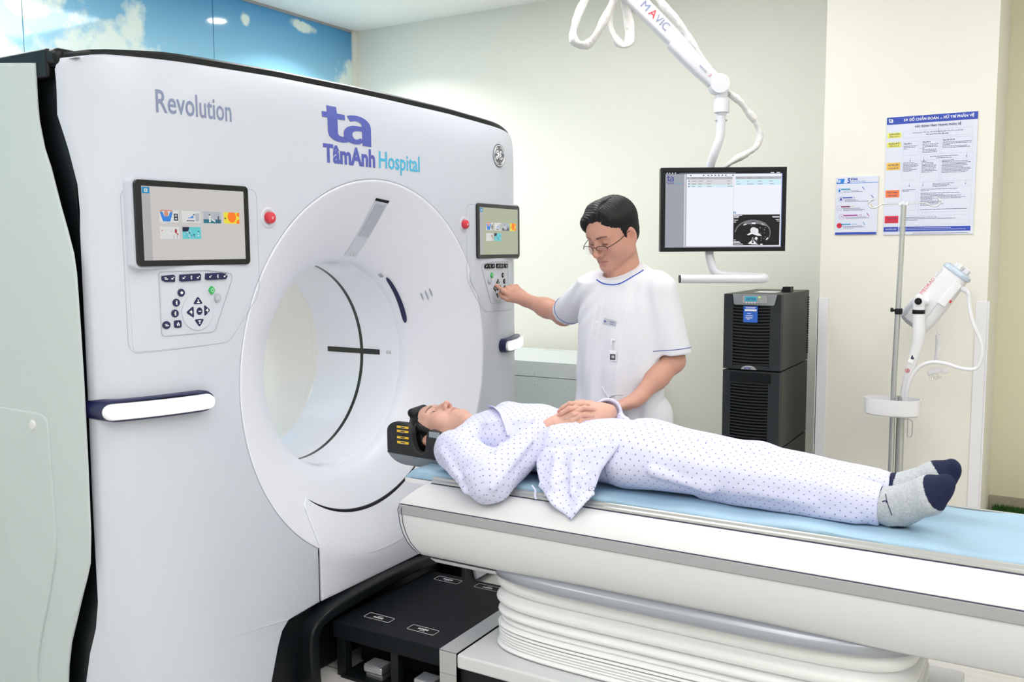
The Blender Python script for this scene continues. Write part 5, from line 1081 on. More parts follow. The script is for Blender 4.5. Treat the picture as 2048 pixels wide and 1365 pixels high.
bt('Nguy kịch (Độ III)', .0075, 1.686, 1.985, 0, .05, .0002); lines(mb, 1.686, 1.976, (.118, .118, .03, .10, .114))
lines(mb, 1.634, 1.914, (.118,)); lines(mb, 1.660, 1.906, (.064,))
lines(mb, 1.520, 1.890, (.046, .06, .064, .058, .04, .058, .04), .0024); lines(mb, 1.600, 1.893, (.02, .05, .05, .064, .06, .062, .054, .066, .05)); lines(mb, 1.686, 1.894, (.05, .108, .118, .10, .106, .09, .118, .118, .11, .10))
lines(mb, 1.65, 1.790, (.09, .07, .06)); lines(mb, 1.520, 1.765, (.056, .03)); lines(mb, 1.600, 1.765, (.154, .036, 0, .164, .1, .17, .19, .17, .05, .09, .08, .1, .05)); lines(mb, 1.600, 1.672, (.196,)); lines(mb, 1.522, 1.636, (.15, .23, .07))
lines(mb, 1.515, 1.587, (.22, .28), .0018, .007, 12)
for x, z in ((1.549, 1.915), (1.608, 1.915), (1.786, 1.925), (1.549, 1.80), (1.608, 1.80), (1.786, 1.802), (1.666, 2.043)): PR(mb, x, x+.0008, z-.016, z, 0); mb.add([(x-.0022, YQ, z-.014), (x+.003, YQ, z-.014), (x+.0004, YQ, z-.020)], [(0, 2, 1)], 0)
lines(mb, 1.572, 1.562, (.235,), .002)
mb.build('printed_chart', cols, big, smooth=False)
sm = poster('wall_poster', 1.219, 1.413, 1.561, 1.839, 'smaller poster headed with a large number 5 and five round icons, on the pillar')
YQ = YP-.0058; mb = MB()
PR(mb, 1.221, 1.411, 1.561, 1.572, 1); PR(mb, 1.221, 1.254, 1.808, 1.830, 8, .006); PR(mb, 1.221, 1.412, 1.8065, 1.809, 8); YQ -= .0003
mb.add([], []) if 0 else None
def sput(V, F): mb.add([(1.224+a*.016, YQ-.0002, 1.812+b*.015) for a, b in V], F, 2)
logo_ta(sput)
bt('5', .031, 1.272, 1.810, 1, .013, .0010); bt('ĐÚNG', .0125, 1.288, 1.822, 1, .031, .0006); bt('KHI SỬ DỤNG THUỐC', .0075, 1.288, 1.8125, 8, .066)
for k, (z, mi, dx) in enumerate(((1.772, 10, 0), (1.731, 1, .008), (1.688, 9, .002), (1.646, 11, .014), (1.603, 10, .004))):
    cxx, czz = 1.236+dx, z+.002; lo = [(cxx+.0125*math.cos(t), czz+.0125*math.sin(t)) for t in np.linspace(0, 2*PI, 25)]
    if k == 4: mb.add([(a, YQ, b) for a, b in lo[:-1]], [tuple(range(24))[::1]], 6)
    for i in range(24): a, b = lo[i], lo[i+1]; mb.add([(a[0], YQ, a[1]), (b[0], YQ, b[1]), (cxx+(b[0]-cxx)*.93, YQ, czz+(b[1]-czz)*.93), (cxx+(a[0]-cxx)*.93, YQ, czz+(a[1]-czz)*.93)], [(0, 3, 2, 1)], mi if k != 4 else 6)
    if k == 0: PR(mb, cxx-.005, cxx+.004, czz-.006, czz+.004, 8); PR(mb, cxx-.002, cxx+.002, czz+.004, czz+.008, 8); PR(mb, cxx+.002, cxx+.005, czz-.004, czz+.001, 9)
    if k == 1: PR(mb, cxx-.0045, cxx+.0045, czz-.007, czz+.003, 1); PR(mb, cxx-.003, cxx+.003, czz+.004, czz+.007, 1)
    if k == 2: PR(mb, cxx-.003, cxx-.001, czz-.004, czz+.005, 7); PR(mb, cxx+.001, cxx+.004, czz-.004, czz-.001, 7)
    if k == 3: PR(mb, cxx-.001, cxx+.003, czz-.002, czz+.002, 11); PR(mb, cxx+.004, cxx+.007, czz-.005, czz-.002, 11); PR(mb, cxx-.007, cxx-.004, czz, czz+.0015, 11)
    if k == 4: YQ -= .0002; PR(mb, cxx-.004, cxx+.004, czz-.0008, czz+.0008, 9); PR(mb, cxx-.0008, cxx+.0008, czz-.004, czz+.004, 9); YQ += .0002
    wl = (.043, .045, .042, .065, .045)[k]; PR(mb, cxx+.010, cxx+.010+wl, z+.005, z+.0105, mi, -.004)
    for q in range((0, 2, 4, 4, 6)[k]): PR(mb, cxx+.014+wl+q*.0045, cxx+.0155+wl+q*.0045, z+.005, z+.0105, mi if k != 2 else 4, -.003)
    lines(mb, cxx+.018, z-.002, ((.07, .09), (.05, .06, .13), (.08, .10, .09), (.095, .11), (.09, .10, .05))[k], .0018, .0048)
    ex = (1.350, 1.392, 1.390, 1.374, 1.358)[k]; mb.add([(ex, YQ, z+.002), (ex+.003, YQ, z+.002), (ex-.007, YQ, z+.017), (ex-.011, YQ, z+.017)], [(0, 1, 2, 3)], 1 if k in (0, 1) else mi if k != 2 else 4)
mb.build('printed_sheet', cols, sm, smooth=False)
# ================================================================ implicit modelling used for bodies and clothes
def nrm(v): v = np.asarray(v, float); return v/np.linalg.norm(v)
def smin(a, b, k):
    if k <= 0: return np.minimum(a, b)
    h = np.clip(.5+.5*(b-a)/k, 0, 1); return b+(a-b)*h-k*h*(1-h)
def ssub(a, b, k): return -smin(-a, b, k)      # a minus b
def cone(p, a, b, ra, rb):
    a = np.asarray(a, float); ba = np.asarray(b, float)-a; h = np.clip(((p-a)@ba)/(ba@ba), 0, 1); return np.linalg.norm(p-a-h[:, None]*ba, axis=1)-(ra+(rb-ra)*h)
def fcone(p, a, b, ra, rb, n, s):
    """cone flattened along n to the fraction s"""
    n = nrm(n); a = np.asarray(a, float); b = np.asarray(b, float); q = p+((p-a)@n)[:, None]*n*(1/s-1); bb = b+((b-a)@n)*n*(1/s-1); return cone(q, a, bb, ra, rb)*max(s, .55)
def ell(p, c, r, R=None):
    q = p-np.asarray(c, float)
    if R is not None: q = q@R
    r = np.asarray(r, float); k0 = np.linalg.norm(q/r, axis=1); k1 = np.linalg.norm(q/(r*r), axis=1)+1e-9; return k0*(k0-1)/k1
def plane(p, c, n): return (p-np.asarray(c, float))@nrm(n)
def tri(p, a, b, c, r):
    a, b, c = [np.asarray(v, float) for v in (a, b, c)]; ba, pa, cb, pb, ac, pc = b-a, p-a, c-b, p-b, a-c, p-c; nr = np.cross(ba, ac)
    def dp(x, y): return x@y
    ins = (np.sign(pa@np.cross(ba, nr))+np.sign(pb@np.cross(cb, nr))+np.sign(pc@np.cross(ac, nr))) < 2
    def e(bx_, px_): h = np.clip((px_@bx_)/(bx_@bx_), 0, 1); q = px_-h[:, None]*bx_; return (q*q).sum(1)
    d1 = np.minimum(np.minimum(e(ba, pa), e(cb, pb)), e(ac, pc)); d2 = (pa@nr)**2/(nr@nr)
    return np.sqrt(np.where(ins, d1, d2))-r
def mesh_sdf(f, lo, hi, h, B=8):
    lo = np.asarray(lo, float); hi = np.asarray(hi, float); nb = np.maximum(1, np.ceil((hi-lo)/(h*B)).astype(int)); n = nb*B+1
    D = np.full(tuple(n), np.nan, dtype=np.float32)
    I = np.stack(np.meshgrid(*[np.arange(k) for k in nb], indexing='ij'), -1).reshape(-1, 3)
    cen = lo+(I+.5)*B*h; dc = f(cen); keep = I[np.abs(dc) < B*h*.87*1.35+.003]
    o = np.stack(np.meshgrid(*[np.arange(B+1)]*3, indexing='ij'), -1).reshape(-1, 3)
    for s in range(0, len(keep), 400):
        k = keep[s:s+400]; g = (k[:, None]*B+o[None]).reshape(-1, 3); v = f(lo+g*h).astype(np.float32); D[g[:, 0], g[:, 1], g[:, 2]] = v
    c = [D[i:n[0]-1+i, j:n[1]-1+j, k:n[2]-1+k] for i in (0, 1) for j in (0, 1) for k in (0, 1)]
    neg = sum((x < 0).astype(np.int8) for x in c); fin = np.ones_like(c[0], bool)
    for x in c: fin &= ~np.isnan(x)
    act = fin & (neg > 0) & (neg < 8); idx = np.argwhere(act); vid = np.full(act.shape, -1, dtype=np.int64); vid[act] = np.arange(len(idx))
    cv = np.stack([x[act] for x in c], 1); offs = np.array([(i, j, k) for i in (0, 1) for j in (0, 1) for k in (0, 1)], float)
    acc = np.zeros((len(idx), 3)); cnt = np.zeros(len(idx))
    for a in range(8):
        for b in range(a+1, 8):
            if np.abs(offs[a]-offs[b]).sum() != 1: continue
            m = (cv[:, a] < 0) != (cv[:, b] < 0); t = cv[m, a]/(cv[m, a]-cv[m, b]); acc[m] += offs[a]+t[:, None]*(offs[b]-offs[a]); cnt[m] += 1
    V = lo+(idx+acc/cnt[:, None])*h
    F = []
    for ax in range(3):
        s0 = [slice(None)]*3; s1 = [slice(None)]*3; s0[ax] = slice(0, -1); s1[ax] = slice(1, None)
        A_, B_ = D[tuple(s0)], D[tuple(s1)]; ch = ((A_ < 0) != (B_ < 0)) & ~np.isnan(A_) & ~np.isnan(B_); e = np.argwhere(ch); sg = A_[ch] < 0
        u, v = [(1, 2), (2, 0), (0, 1)][ax]; ok = (e[:, u] > 0) & (e[:, v] > 0) & (e[:, u] < n[u]-1) & (e[:, v] < n[v]-1); e = e[ok]; sg = sg[ok]
        q = []
        for du, dv in ((-1, -1), (0, -1), (0, 0), (-1, 0)):
            g = e.copy(); g[:, u] += du; g[:, v] += dv; q.append(vid[g[:, 0], g[:, 1], g[:, 2]])
        q = np.stack(q, 1); good = (q >= 0).all(1); q = q[good]; sg = sg[good]; q[~sg] = q[~sg][:, ::-1]; F.append(q)
    return V, np.concatenate(F)
def grad(f, p, e=.0012):
    g = np.stack([f(p+d)-f(p-d) for d in np.eye(3)*e], 1); return g/(np.linalg.norm(g, axis=1)[:, None]+1e-9)
def project(f, p, off=0.0, it=8):
    p = np.array(p, float)
    for _ in range(it): g = grad(f, p); p = p-(f(p)-off)[:, None]*g
    return p
def cast(f, o, d, tmax=.5):
    """march rays from o along d onto the surface"""
    o = np.array(o, float).reshape(-1, 3); d = np.broadcast_to(nrm(d), o.shape); t = np.zeros(len(o))
    for _ in range(80): t += np.clip(f(o+d*t[:, None])*.8, -.01, .03)
    return o+d*t[:, None]
def wob(p, s, seed=0, n=5):
    rg = np.random.RandomState(seed); out = 0
    for _ in range(n): k = rg.randn(3); k /= np.linalg.norm(k); out = out+np.sin(p@(k*s*rg.uniform(.6, 1.6))+rg.uniform(0, 6.28))
    return out/n
def skin_mat(name, rough=.45):
    m = mat(name, (.6, .4, .3), rough, sss=.12, spec=.35, bump=(900, .15, .0004)); nt = m.node_tree; b = nt.nodes['Principled BSDF']
    for l in list(b.inputs['Base Color'].links): nt.links.remove(l)
    a = nt.nodes.new('ShaderNodeAttribute'); a.attribute_name = 'Col'; nt.links.new(a.outputs['Color'], b.inputs['Base Color']); return m
def hair_mat(name): return mat(name, (.004, .004, .005), .42, spec=.35, var=(40, .4))
# ---------------------------------------------------------------- head (local: x his right, y forward, z up, origin mid-head at eye level)
class Head:
    def __init__(s, o, fwd, up, jaw=1.0, lids=.35, smile=0.0, k=1.0):
        s.k = k
        s.o = np.array(o, float); f = nrm(fwd); r = nrm(np.cross(f, up)); u = np.cross(r, f); s.R = np.stack([r, f, u], 1); s.jaw = jaw; s.lids = lids; s.smile = smile
    def W(s, q): return s.o+s.R@(np.asarray(q, float)*s.k)
    def L(s, p): return (p-s.o)@s.R/s.k
    def sdf(s, P):
        p = s.L(P); q = p.copy(); q[:, 0] = np.abs(q[:, 0]); j = s.jaw
        d = ell(p, (0, -.018, .035), (.076, .095, .084))
        d = smin(d, ell(p, (0, .028, .028), (.066, .066, .060)), .03)                 # forehead
        d = smin(d, ell(p, (0, .030, -.038), (.064*j, .062, .070)), .03)              # mid face
        d = smin(d, cone(q, (.050*j, .002, -.062), (.012, .068, -.098), .022, .021), .025)    # jaw
        d = smin(d, cone(q, (.058*j, -.006, -.030), (.050*j, .002, -.066), .020, .020), .022)
        d = smin(d, ell(p, (0, .072, -.098), (.022, .020, .018)), .015)               # chin
        d = smin(d, ell(q, (.046, .050, -.034), (.026, .028, .026)), .022)            # cheeks
        d = smin(d, cone(q, (.012, .083, .020), (.046, .066, .021), .0105, .0095), .014)    # brow
        d = ssub(d, ell(q, (.031, .098, .001), (.020, .018, .0125)), .016)            # socket
        d = smin(d, ell(q, (.031, .0715, -.001), (.0165, .0145, .0135)), .005)        # lid ball
        # nose
        d = smin(d, cone(p, (0, .086, .006), (0, .108, -.034), .0075, .0098), .010)
        d = smin(d, ell(p, (0, .110, -.038), (.0105, .0100, .0092)), .006)
        d = smin(d, ell(q, (.0145, .098, -.041), (.0078, .0105, .0078)), .006)
        d = ssub(d, ell(q, (.0075, .103, -.0505), (.0038, .0055, .0050)), .002)
        # mouth
        d = smin(d, ell(p, (0, .080, -.070), (.026, .014, .020)), .014)
        d = smin(d, cone(q, (.002, .0945, -.0660), (.021, .083, -.0705+s.smile), .0050, .0026), .004)
        d = smin(d, cone(q, (.000, .0925, -.0770), (.018, .083, -.0735+s.smile), .0062, .0030), .004)
        d = ssub(d, cone(q, (.0, .1005, -.0713), (.024, .0865, -.0718+s.smile), .0016, .0012), .0022)
        d = ssub(d, ell(p, (0, .095, -.0875), (.016, .006, .0035)), .006)
        # lid slit
        if s.lids > 0: d = ssub(d, ell(q, (.031, .0855, -.003), (.0125, .007, .0042*s.lids*2)), .0015)
        else:
            d = ssub(d, cone(q, (.020, .0865, -.007), (.043, .080, -.006), .0009, .0009), .001)
        d = ssub(d, cone(q, (.019, .0895, .006), (.044, .080, .007), .0008, .0008), .003)
        # ears
        e = ell(q, (.079, -.012, -.018), (.0090, .0200, .034), np.array([[.93, .36, 0], [-.36, .93, 0], [0, 0, 1.]]).T)
        e = ssub(e, ell(q, (.089, -.004, -.014), (.0095, .0125, .021)), .003)
        e = smin(e, ell(q, (.077, -.003, -.045), (.006, .008, .009)), .005)
        e = smin(e, ell(q, (.079, .003, -.014), (.004, .004, .007)), .003)
        d = smin(d, e, .006)
        return d*s.k
    def color(s, P, base, lip, brow):
        p = s.L(P); q = np.abs(p[:, 0]); c = np.tile(np.array(base), (len(p), 1)).astype(float)
        def mix(w, col): c[:] = c*(1-w[:, None])+np.array(col)*w[:, None]
        def g(dx, dy, dz): return np.exp(-(dx**2+dy**2+dz**2))
        b = np.array(base)
        mix(.30*g((q-.045)/.02, (p[:, 1]-.06)/.03, (p[:, 2]+.03)/.02), b*np.array([1.12, .78, .76]))
        mix(.35*g(p[:, 0]/.013, (p[:, 1]-.11)/.016, (p[:, 2]+.038)/.012), b*np.array([1.1, .76, .74]))
        mix(.40*g((q-.08)/.012, (p[:, 1]+.01)/.03, (p[:, 2]+.006)/.035), b*np.array([1.08, .70, .66]))
        for e_ in (1,): mix(.45*g((q-.031)/.016, (p[:, 1]-.08)/.02, (p[:, 2]+.001)/.008), b*np.array([.70, .58, .56]))  # eyelid shading painted into the skin colour
        mix(.8*g((q-.0075)/.003, (p[:, 1]-.104)/.006, (p[:, 2]+.049)/.0035), b*np.array([.25, .15, .14]))  # shade inside the nostrils, painted as darker skin
        mix(.75*np.exp(-((p[:, 2]+.0716-s.smile*(q/.02)**2)/.0016)**2)*(q < .024)*(p[:, 1] > .078), b*np.array([.38, .22, .22]))
        mix(.55*g((q-.081)/.006, (p[:, 1]+.003)/.009, (p[:, 2]+.014)/.014), b*np.array([.62, .42, .40]))  # ear hollow: its shade is put into the colour
        wl = np.clip(1.25-((p[:, 0]/.0235)**2+((p[:, 2]+.0715-s.smile*(q/.02)**2)/.0095)**2), 0, 1)*(p[:, 1] > .075); mix(np.clip(wl*1.6, 0, 1)*.75, lip)
        t = np.clip((q-.014)/.034, 0, 1); zc = .0200+.0035*np.sin(t*PI*.8); wb = np.exp(-((p[:, 2]-zc)/(.0042*(1.15-.6*t)))**4)*((q > .012) & (q < .050) & (p[:, 1] > .05)); mix(wb*.78, brow)
        return c
    def lash(s, P0=None):
        """dark lash line curve per eye, local coordinates"""
        out = []
        for sx in (1, -1):
            t = np.linspace(-1, 1, 14); z = -.003+.0042*s.lids*2*(1-t**2)*.9 if s.lids > 0 else -.0068-.0012*(1-t**2); out.append([s.W((sx*(.031+.0125*a), .100, zz)) for a, zz in zip(t, np.broadcast_to(z, t.shape))])
        return out
def eyeballs(H, par, look):
    wm = mat('eye_white', (.72, .68, .66), .2); im = mat('iris_dark', (.012, .008, .006), .12)
    for sx in (1, -1):
        c = H.W((sx*.031, .0712, -.002)); d = nrm(H.R@np.array(look, float)); v, f = lathe_vf([(.0001, .0131), (.0025, .0129), (.0058, .0118), (.0060, .0116), (.010, .0083), (.0125, .003), (.0125, -.003), (.008, -.010), (.0001, -.0128)], 20, 'z')
        zz = d; xx = nrm(np.cross(zz, (.3, .5, .8))); yy = np.cross(zz, xx); v = v@np.stack([xx, yy, zz], 0)+c
        fm = [1 if i < 40 else 0 for i in range(len(f))]; obj('eye', v, f, wm, par, mats=[wm, im], fmat=fm, angle=180)
# ---------------------------------------------------------------- hand (frame: X towards the thumb, Y along the fingers, Z out of the back)
class Hand:
    def __init__(s, wrist, X, Y, curls, spread=(0, 0, 0, 0), thumb=None, k=1.0, right=False):
        s.w = np.array(wrist, float); Y = nrm(Y); Z = nrm(np.cross(X, Y)); X = np.cross(Y, Z); s.R = np.stack([X, Y, -Z if right else Z], 1); s.c = curls; s.sp = spread; s.th = thumb; s.k = k; s.prims = s._build()
    def W(s, q): return s.w+s.R@(np.asarray(q, float)*s.k)
    def _build(s):
        k = s.k; out = []; KN = [(.030, .092, .002), (.009, .097, .004), (-.012, .092, .002), (-.031, .081, -.002)]; LN = [(.043, .025, .021), (.047, .030, .022), (.043, .028, .022), (.033, .020, .019)]; RD = [(.0094, .0086, .0078, .0066), (.0096, .0088, .0079, .0067), (.0092, .0084, .0076, .0064), (.0082, .0074, .0067, .0058)]
        s.tips = []; s.chains = []
        for i in range(4):
            m0 = np.array((KN[i][0]*.62, .016, 0)); kn = np.array(KN[i]); out.append(('f', s.W(m0), s.W(kn), .0135*k, .0105*k, .012))
            a = 0; p = kn; az = math.radians(s.sp[i]); chain = [s.W(p)]
            for j in range(3):
                a += math.radians(s.c[i][j]); dv = np.array((math.sin(az)*math.cos(a), math.cos(az)*math.cos(a), -math.sin(a))); q = p+dv*LN[i][j]; out.append(('c', s.W(p), s.W(q), RD[i][j]*k, RD[i][j+1]*k, .0035 if j else .007)); p = q; chain.append(s.W(p))
            s.tips.append((s.W(p), s.R@np.array((0, math.sin(a), math.cos(a))), s.R@dv, RD[i][3]*k)); s.chains.append(chain)
        th = s.th or [(.020, .022, -.006), (.043, .050, -.014), (.050, .083, -.018), (.048, .108, -.020)]
        for j, (ra, rb) in enumerate(((.0155, .0120), (.0120, .0100), (.0100, .0080))): out.append(('c', s.W(th[j]), s.W(th[j+1]), ra*k, rb*k, .010 if j == 0 else .004))
        dv = s.R@nrm(np.array(th[3])-np.array(th[2])); s.tips.append((s.W(th[3]), nrm(np.cross(dv, np.cross(s.R@np.array((.4, -.1, 1.)), dv))), dv, .008*k))
        return out
    def sdf(s, P):
        palm = None; n = s.R[:, 2]; fing = []; k = s.k
        for t, a, b, ra, rb, kk in s.prims:
            if t == 'f': e = fcone(P, a, b, ra, rb, n, .82); palm = e if palm is None else smin(palm, e, .012); fing.append(None)
            else:
                e = cone(P, a, b, ra, rb)
                if fing[-1] is None or kk == .010: fing.append(e) if fing[-1] is not None else fing.__setitem__(-1, e)
                else: fing[-1] = smin(fing[-1], e, .003)
        palm = smin(palm, fcone(P, s.W((.012, .020, -.003)), s.W((-.014, .020, -.003)), .017*k, .016*k, n, .8), .012)
        palm = smin(palm, cone(P, s.W((-.014, .03, -.010)), s.W((-.020, .06, -.010)), .011*k, .010*k), .01)
        d = palm
        for f_ in fing: d = np.minimum(d, smin(palm, f_, .008))
        return d
    def nails(s, par, m):
        for (c, n, dv, r) in s.tips:
            n = nrm(n); x = nrm(np.cross(dv, n)); V = []; cc = c+n*(r*.80)+dv*.001
            for i in range(7):
                for j in range(5):
                    u, w = (i-3)/3, (j-2)/2; sc = math.sqrt(max(0, 1-.35*u*u)); V.append(cc+dv*u*.0052+x*w*.0046*sc-n*(.0022*w*w+.0010*(u > .5)))
            obj('fingernail', V, [(i*5+j, i*5+j+1, (i+1)*5+j+1, (i+1)*5+j) for i in range(6) for j in range(4)], m, par, angle=180)
# ================================================================ the standing man
MS = skin_mat('skin')
BD, LD = (.55, .295, .225), (.42, .16, .15); BP, LP = (.62, .365, .295), (.50, .21, .20)
BROW = (.022, .015, .013)
hairm = hair_mat('black_hair'); nailm = mat('fingernail', (.62, .36, .30), .3)
tun = mat('white_tunic_cotton', (.68, .69, .75), .75, bump=(700, .25, .0006)); blue_trim = mat('blue_trim', (.02, .07, .48), .6)
def join(parts):
    V, F, C, n = [], [], [], 0
    for v, f, c in parts: V.append(v); F.append(f+n); C.append(c); n += len(v)
    return np.concatenate(V), np.concatenate(F), np.concatenate(C)
def base_col(v, b): return np.tile(np.array(b, float), (len(v), 1))
def hand_col(v, b, hands):
    c = base_col(v, b)
    for H_ in hands:
        for tip, n_, dv, r in H_.tips: w = np.exp(-((v-tip)**2).sum(1)/.013**2)[:, None]*.45; c = c*(1-w)+np.array(b)*np.array((1.15, .78, .76))*w
        for ch in H_.chains:
            for kpt in ch[:2]: w = np.exp(-((v-kpt)**2).sum(1)/.009**2)[:, None]*.25; c = c*(1-w)+np.array(b)*np.array((1.05, .8, .76))*w
    return c
DR = thing('person', 'standing man in white short-sleeved tunic and thin glasses, pressing a console key and looking down', 'person', (.76, .56, 0))
HD = Head(np.array((.696, .535, 1.562)), (-.299*.90, -.954*.90, -.435), (0, -.0, 1), jaw=1.12, lids=.0, k=1.055)
NB = np.array((.728, .588, 1.412))   # base of the neck
def fn_head(P):
    d = HD.sdf(P); d = smin(d, cone(P, HD.W((0, -.030, -.055)), NB, .048, .056), .022)
    d = smin(d, cone(P, HD.W((0, -.040, -.03)), NB+np.array((0, .012, 0)), .044, .054), .02)
    d = smin(d, cone(P, HD.W((.020, .030, -.085)), NB+np.array((-.02, -.045, -.02)), .022, .028), .03)
    d = smin(d, cone(P, NB+np.array((-.06, .01, -.07)), NB+np.array((.06, .01, -.07)), .045, .045), .05)
    return d
lo = np.minimum(HD.o, NB)-.15; hi = np.maximum(HD.o, NB)+.15; lo[2] = 1.34; hi[2] = 1.70
V1, F1 = mesh_sdf(fn_head, lo, hi, .0019); C1 = HD.color(V1, BD, LD, BROW)
# right arm reaching to the console
SR, ER, WR_ = np.array((.580, .555, 1.345)), np.array((.402, .700, 1.228)), np.array((.150, .790, 1.284))
HR = Hand(WR_, (-.3, -.75, -.55), (-.88, .22, .49), [(2, 12, 8), (48, 55, 30), (62, 60, 40), (66, 60, 40)], (0, 0, 2, 4), [(.020, .022, -.006), (.040, .055, -.014), (.046, .088, -.018), (.038, .118, -.022)], 1.0, True)
SL, EL, WL = np.array((.905, .560, 1.340)), np.array((.938, .560, 1.080)), np.array((.868, .372, .948))
HL = Hand(WL, (-.45, .85, .05), (-.80, -.52, -.22), [(12, 18, 12), (14, 18, 12), (16, 18, 12), (18, 20, 14)], (8, 2, -4, -10), None, 1.0, False)
def arm_fn(S_, E_, W_, H_):
    def f(P):
        d = cone(P, S_+(E_-S_)*.30, E_, .040, .041); d = smin(d, cone(P, E_, E_+(W_-E_)*.45, .043, .037), .03); d = smin(d, cone(P, E_+(W_-E_)*.40, W_, .038, .0255), .03)
        n = H_.R[:, 2]; d = smin(d, fcone(P, W_-(W_-E_)*.08, H_.W((0, .03, 0)), .030, .031, n, .72), .015); return smin(d, H_.sdf(P), .010)
    return f
parts = [(V1, F1, C1)]
for S_, E_, W_, H_ in ((SR, ER, WR_, HR), (SL, EL, WL, HL)):
    f = arm_fn(S_, E_, W_, H_); pts = np.array([S_, E_, W_, H_.W((0, .2, 0)), H_.W((.05, .1, -.05)), H_.W((0, .1, -.1))]); v, q = mesh_sdf(f, pts.min(0)-.06, pts.max(0)+.06, .0024); parts.append((v, q, hand_col(v, BD, [H_])))
def fn_legs(P):
    q = P.copy(); d = ell(P, (.74, .545, 1.0), (.120, .085, .16)); d = smin(d, ell(P, (.74, .56, 1.24), (.125, .080, .13)), .05)
    for sx in (-1, 1): d = smin(d, cone(P, (.74+sx*.07, .55, .90), (.75+sx*.11, .57, .50), .070, .055), .03); d = smin(d, cone(P, (.75+sx*.11, .57, .50), (.75+sx*.12, .60, .09), .055, .036), .02); d = smin(d, cone(P, (.75+sx*.12, .61, .06), (.75+sx*.13, .49, .045), .036, .03), .02)
    return d
v, q = mesh_sdf(fn_legs, (.5, .38, .0), (1.0, .72, 1.42), .014); parts.append((v, q, base_col(v, BD)))
V, F, C = join(parts); body = obj('body', V, F, MS, DR, angle=180, col=C)
for H_ in (HR, HL): H_.nails(DR, nailm)
# hair
def strands(p, xp): return .0007*np.sin((p[:, 1]+.28*np.abs(p[:, 0]-xp)+.15*p[:, 2])*820+2.5*np.sin(p[:, 2]*40))+.0004*np.sin((p[:, 1]+.2*np.abs(p[:, 0]-xp))*1330+p[:, 0]*60)
def fn_hairD(P):
    p = HD.L(P); q = p.copy(); q[:, 0] = np.abs(q[:, 0])
    d = ell(p, (0, -.022, .038), (.085, .103, .091)); d = smin(d, ell(p, (0, -.050, -.020), (.066, .062, .062)), .02)
    d = smin(d, cone(p, (-.022, .054, .094), (.040, .060, .070), .015, .014), .05); d = smin(d, cone(p, (.040, .062, .068), (.075, .034, .034), .013, .009), .04)
    d = smin(d, cone(p, (-.030, .045, .098), (-.064, .040, .070), .017, .018), .03)
    d = smin(d, cone(p, (.0, .02, .112), (.04, .02, .100), .020, .020), .03)
    # face opening
    d = ssub(d, ell(p, (-.002, .125, -.030), (.074, .084, .112)), .006)
    d = ssub(d, ell(p, (.012, .132, -.020), (.056, .082, .124)), .010); d = ssub(d, ell(p, (-.018, .112, .062), (.022, .044, .036)), .010)
    # below the ears and round the nape
    d = ssub(d, -plane(p, (0, .02, .004), (0, .42, 1)), .012) if False else np.maximum(d, -(p[:, 2]+.004-1.15*np.minimum(0, p[:, 1]+.022)+0*p[:, 0])) if False else np.maximum(d, -(p[:, 2]+.004+1.3*np.clip(-.020-p[:, 1], 0, .05)))
    sb = cone(q, (.073, .014, .02), (.0725, .012, -.012), .0075, .0045); d = smin(d, sb, .006)
    d = ssub(d, ell(q, (.086, -.010, -.020), (.014, .023, .034)), .004)
    part = np.exp(-((p[:, 0]+.030+.12*(p[:, 1]-.05))/.0045)**2)*(p[:, 1] > -.03)*(p[:, 2] > .07)
    return (d+strands(p, -.03)+.0045*part)*HD.k
v, q = mesh_sdf(fn_hairD, HD.o-.17, HD.o+.17, .0017); obj('hair', v, q, hairm, DR, angle=180)
lash = mat('lash_dark', (.02, .012, .010), .5)
def lashes(H_, f, par, r=.0009):
    for L_ in H_.lash(): 
        pt = cast(f, np.array(L_), -H_.R[:, 1]); tube(MB(), pt+H_.R[:, 1]*.0004, np.interp(np.linspace(0, 1, len(pt)), [0, .5, 1], [r*.5, r, r*.5]), 6).build('eyelashes', lash, par)
lashes(HD, fn_head, DR, .0015)
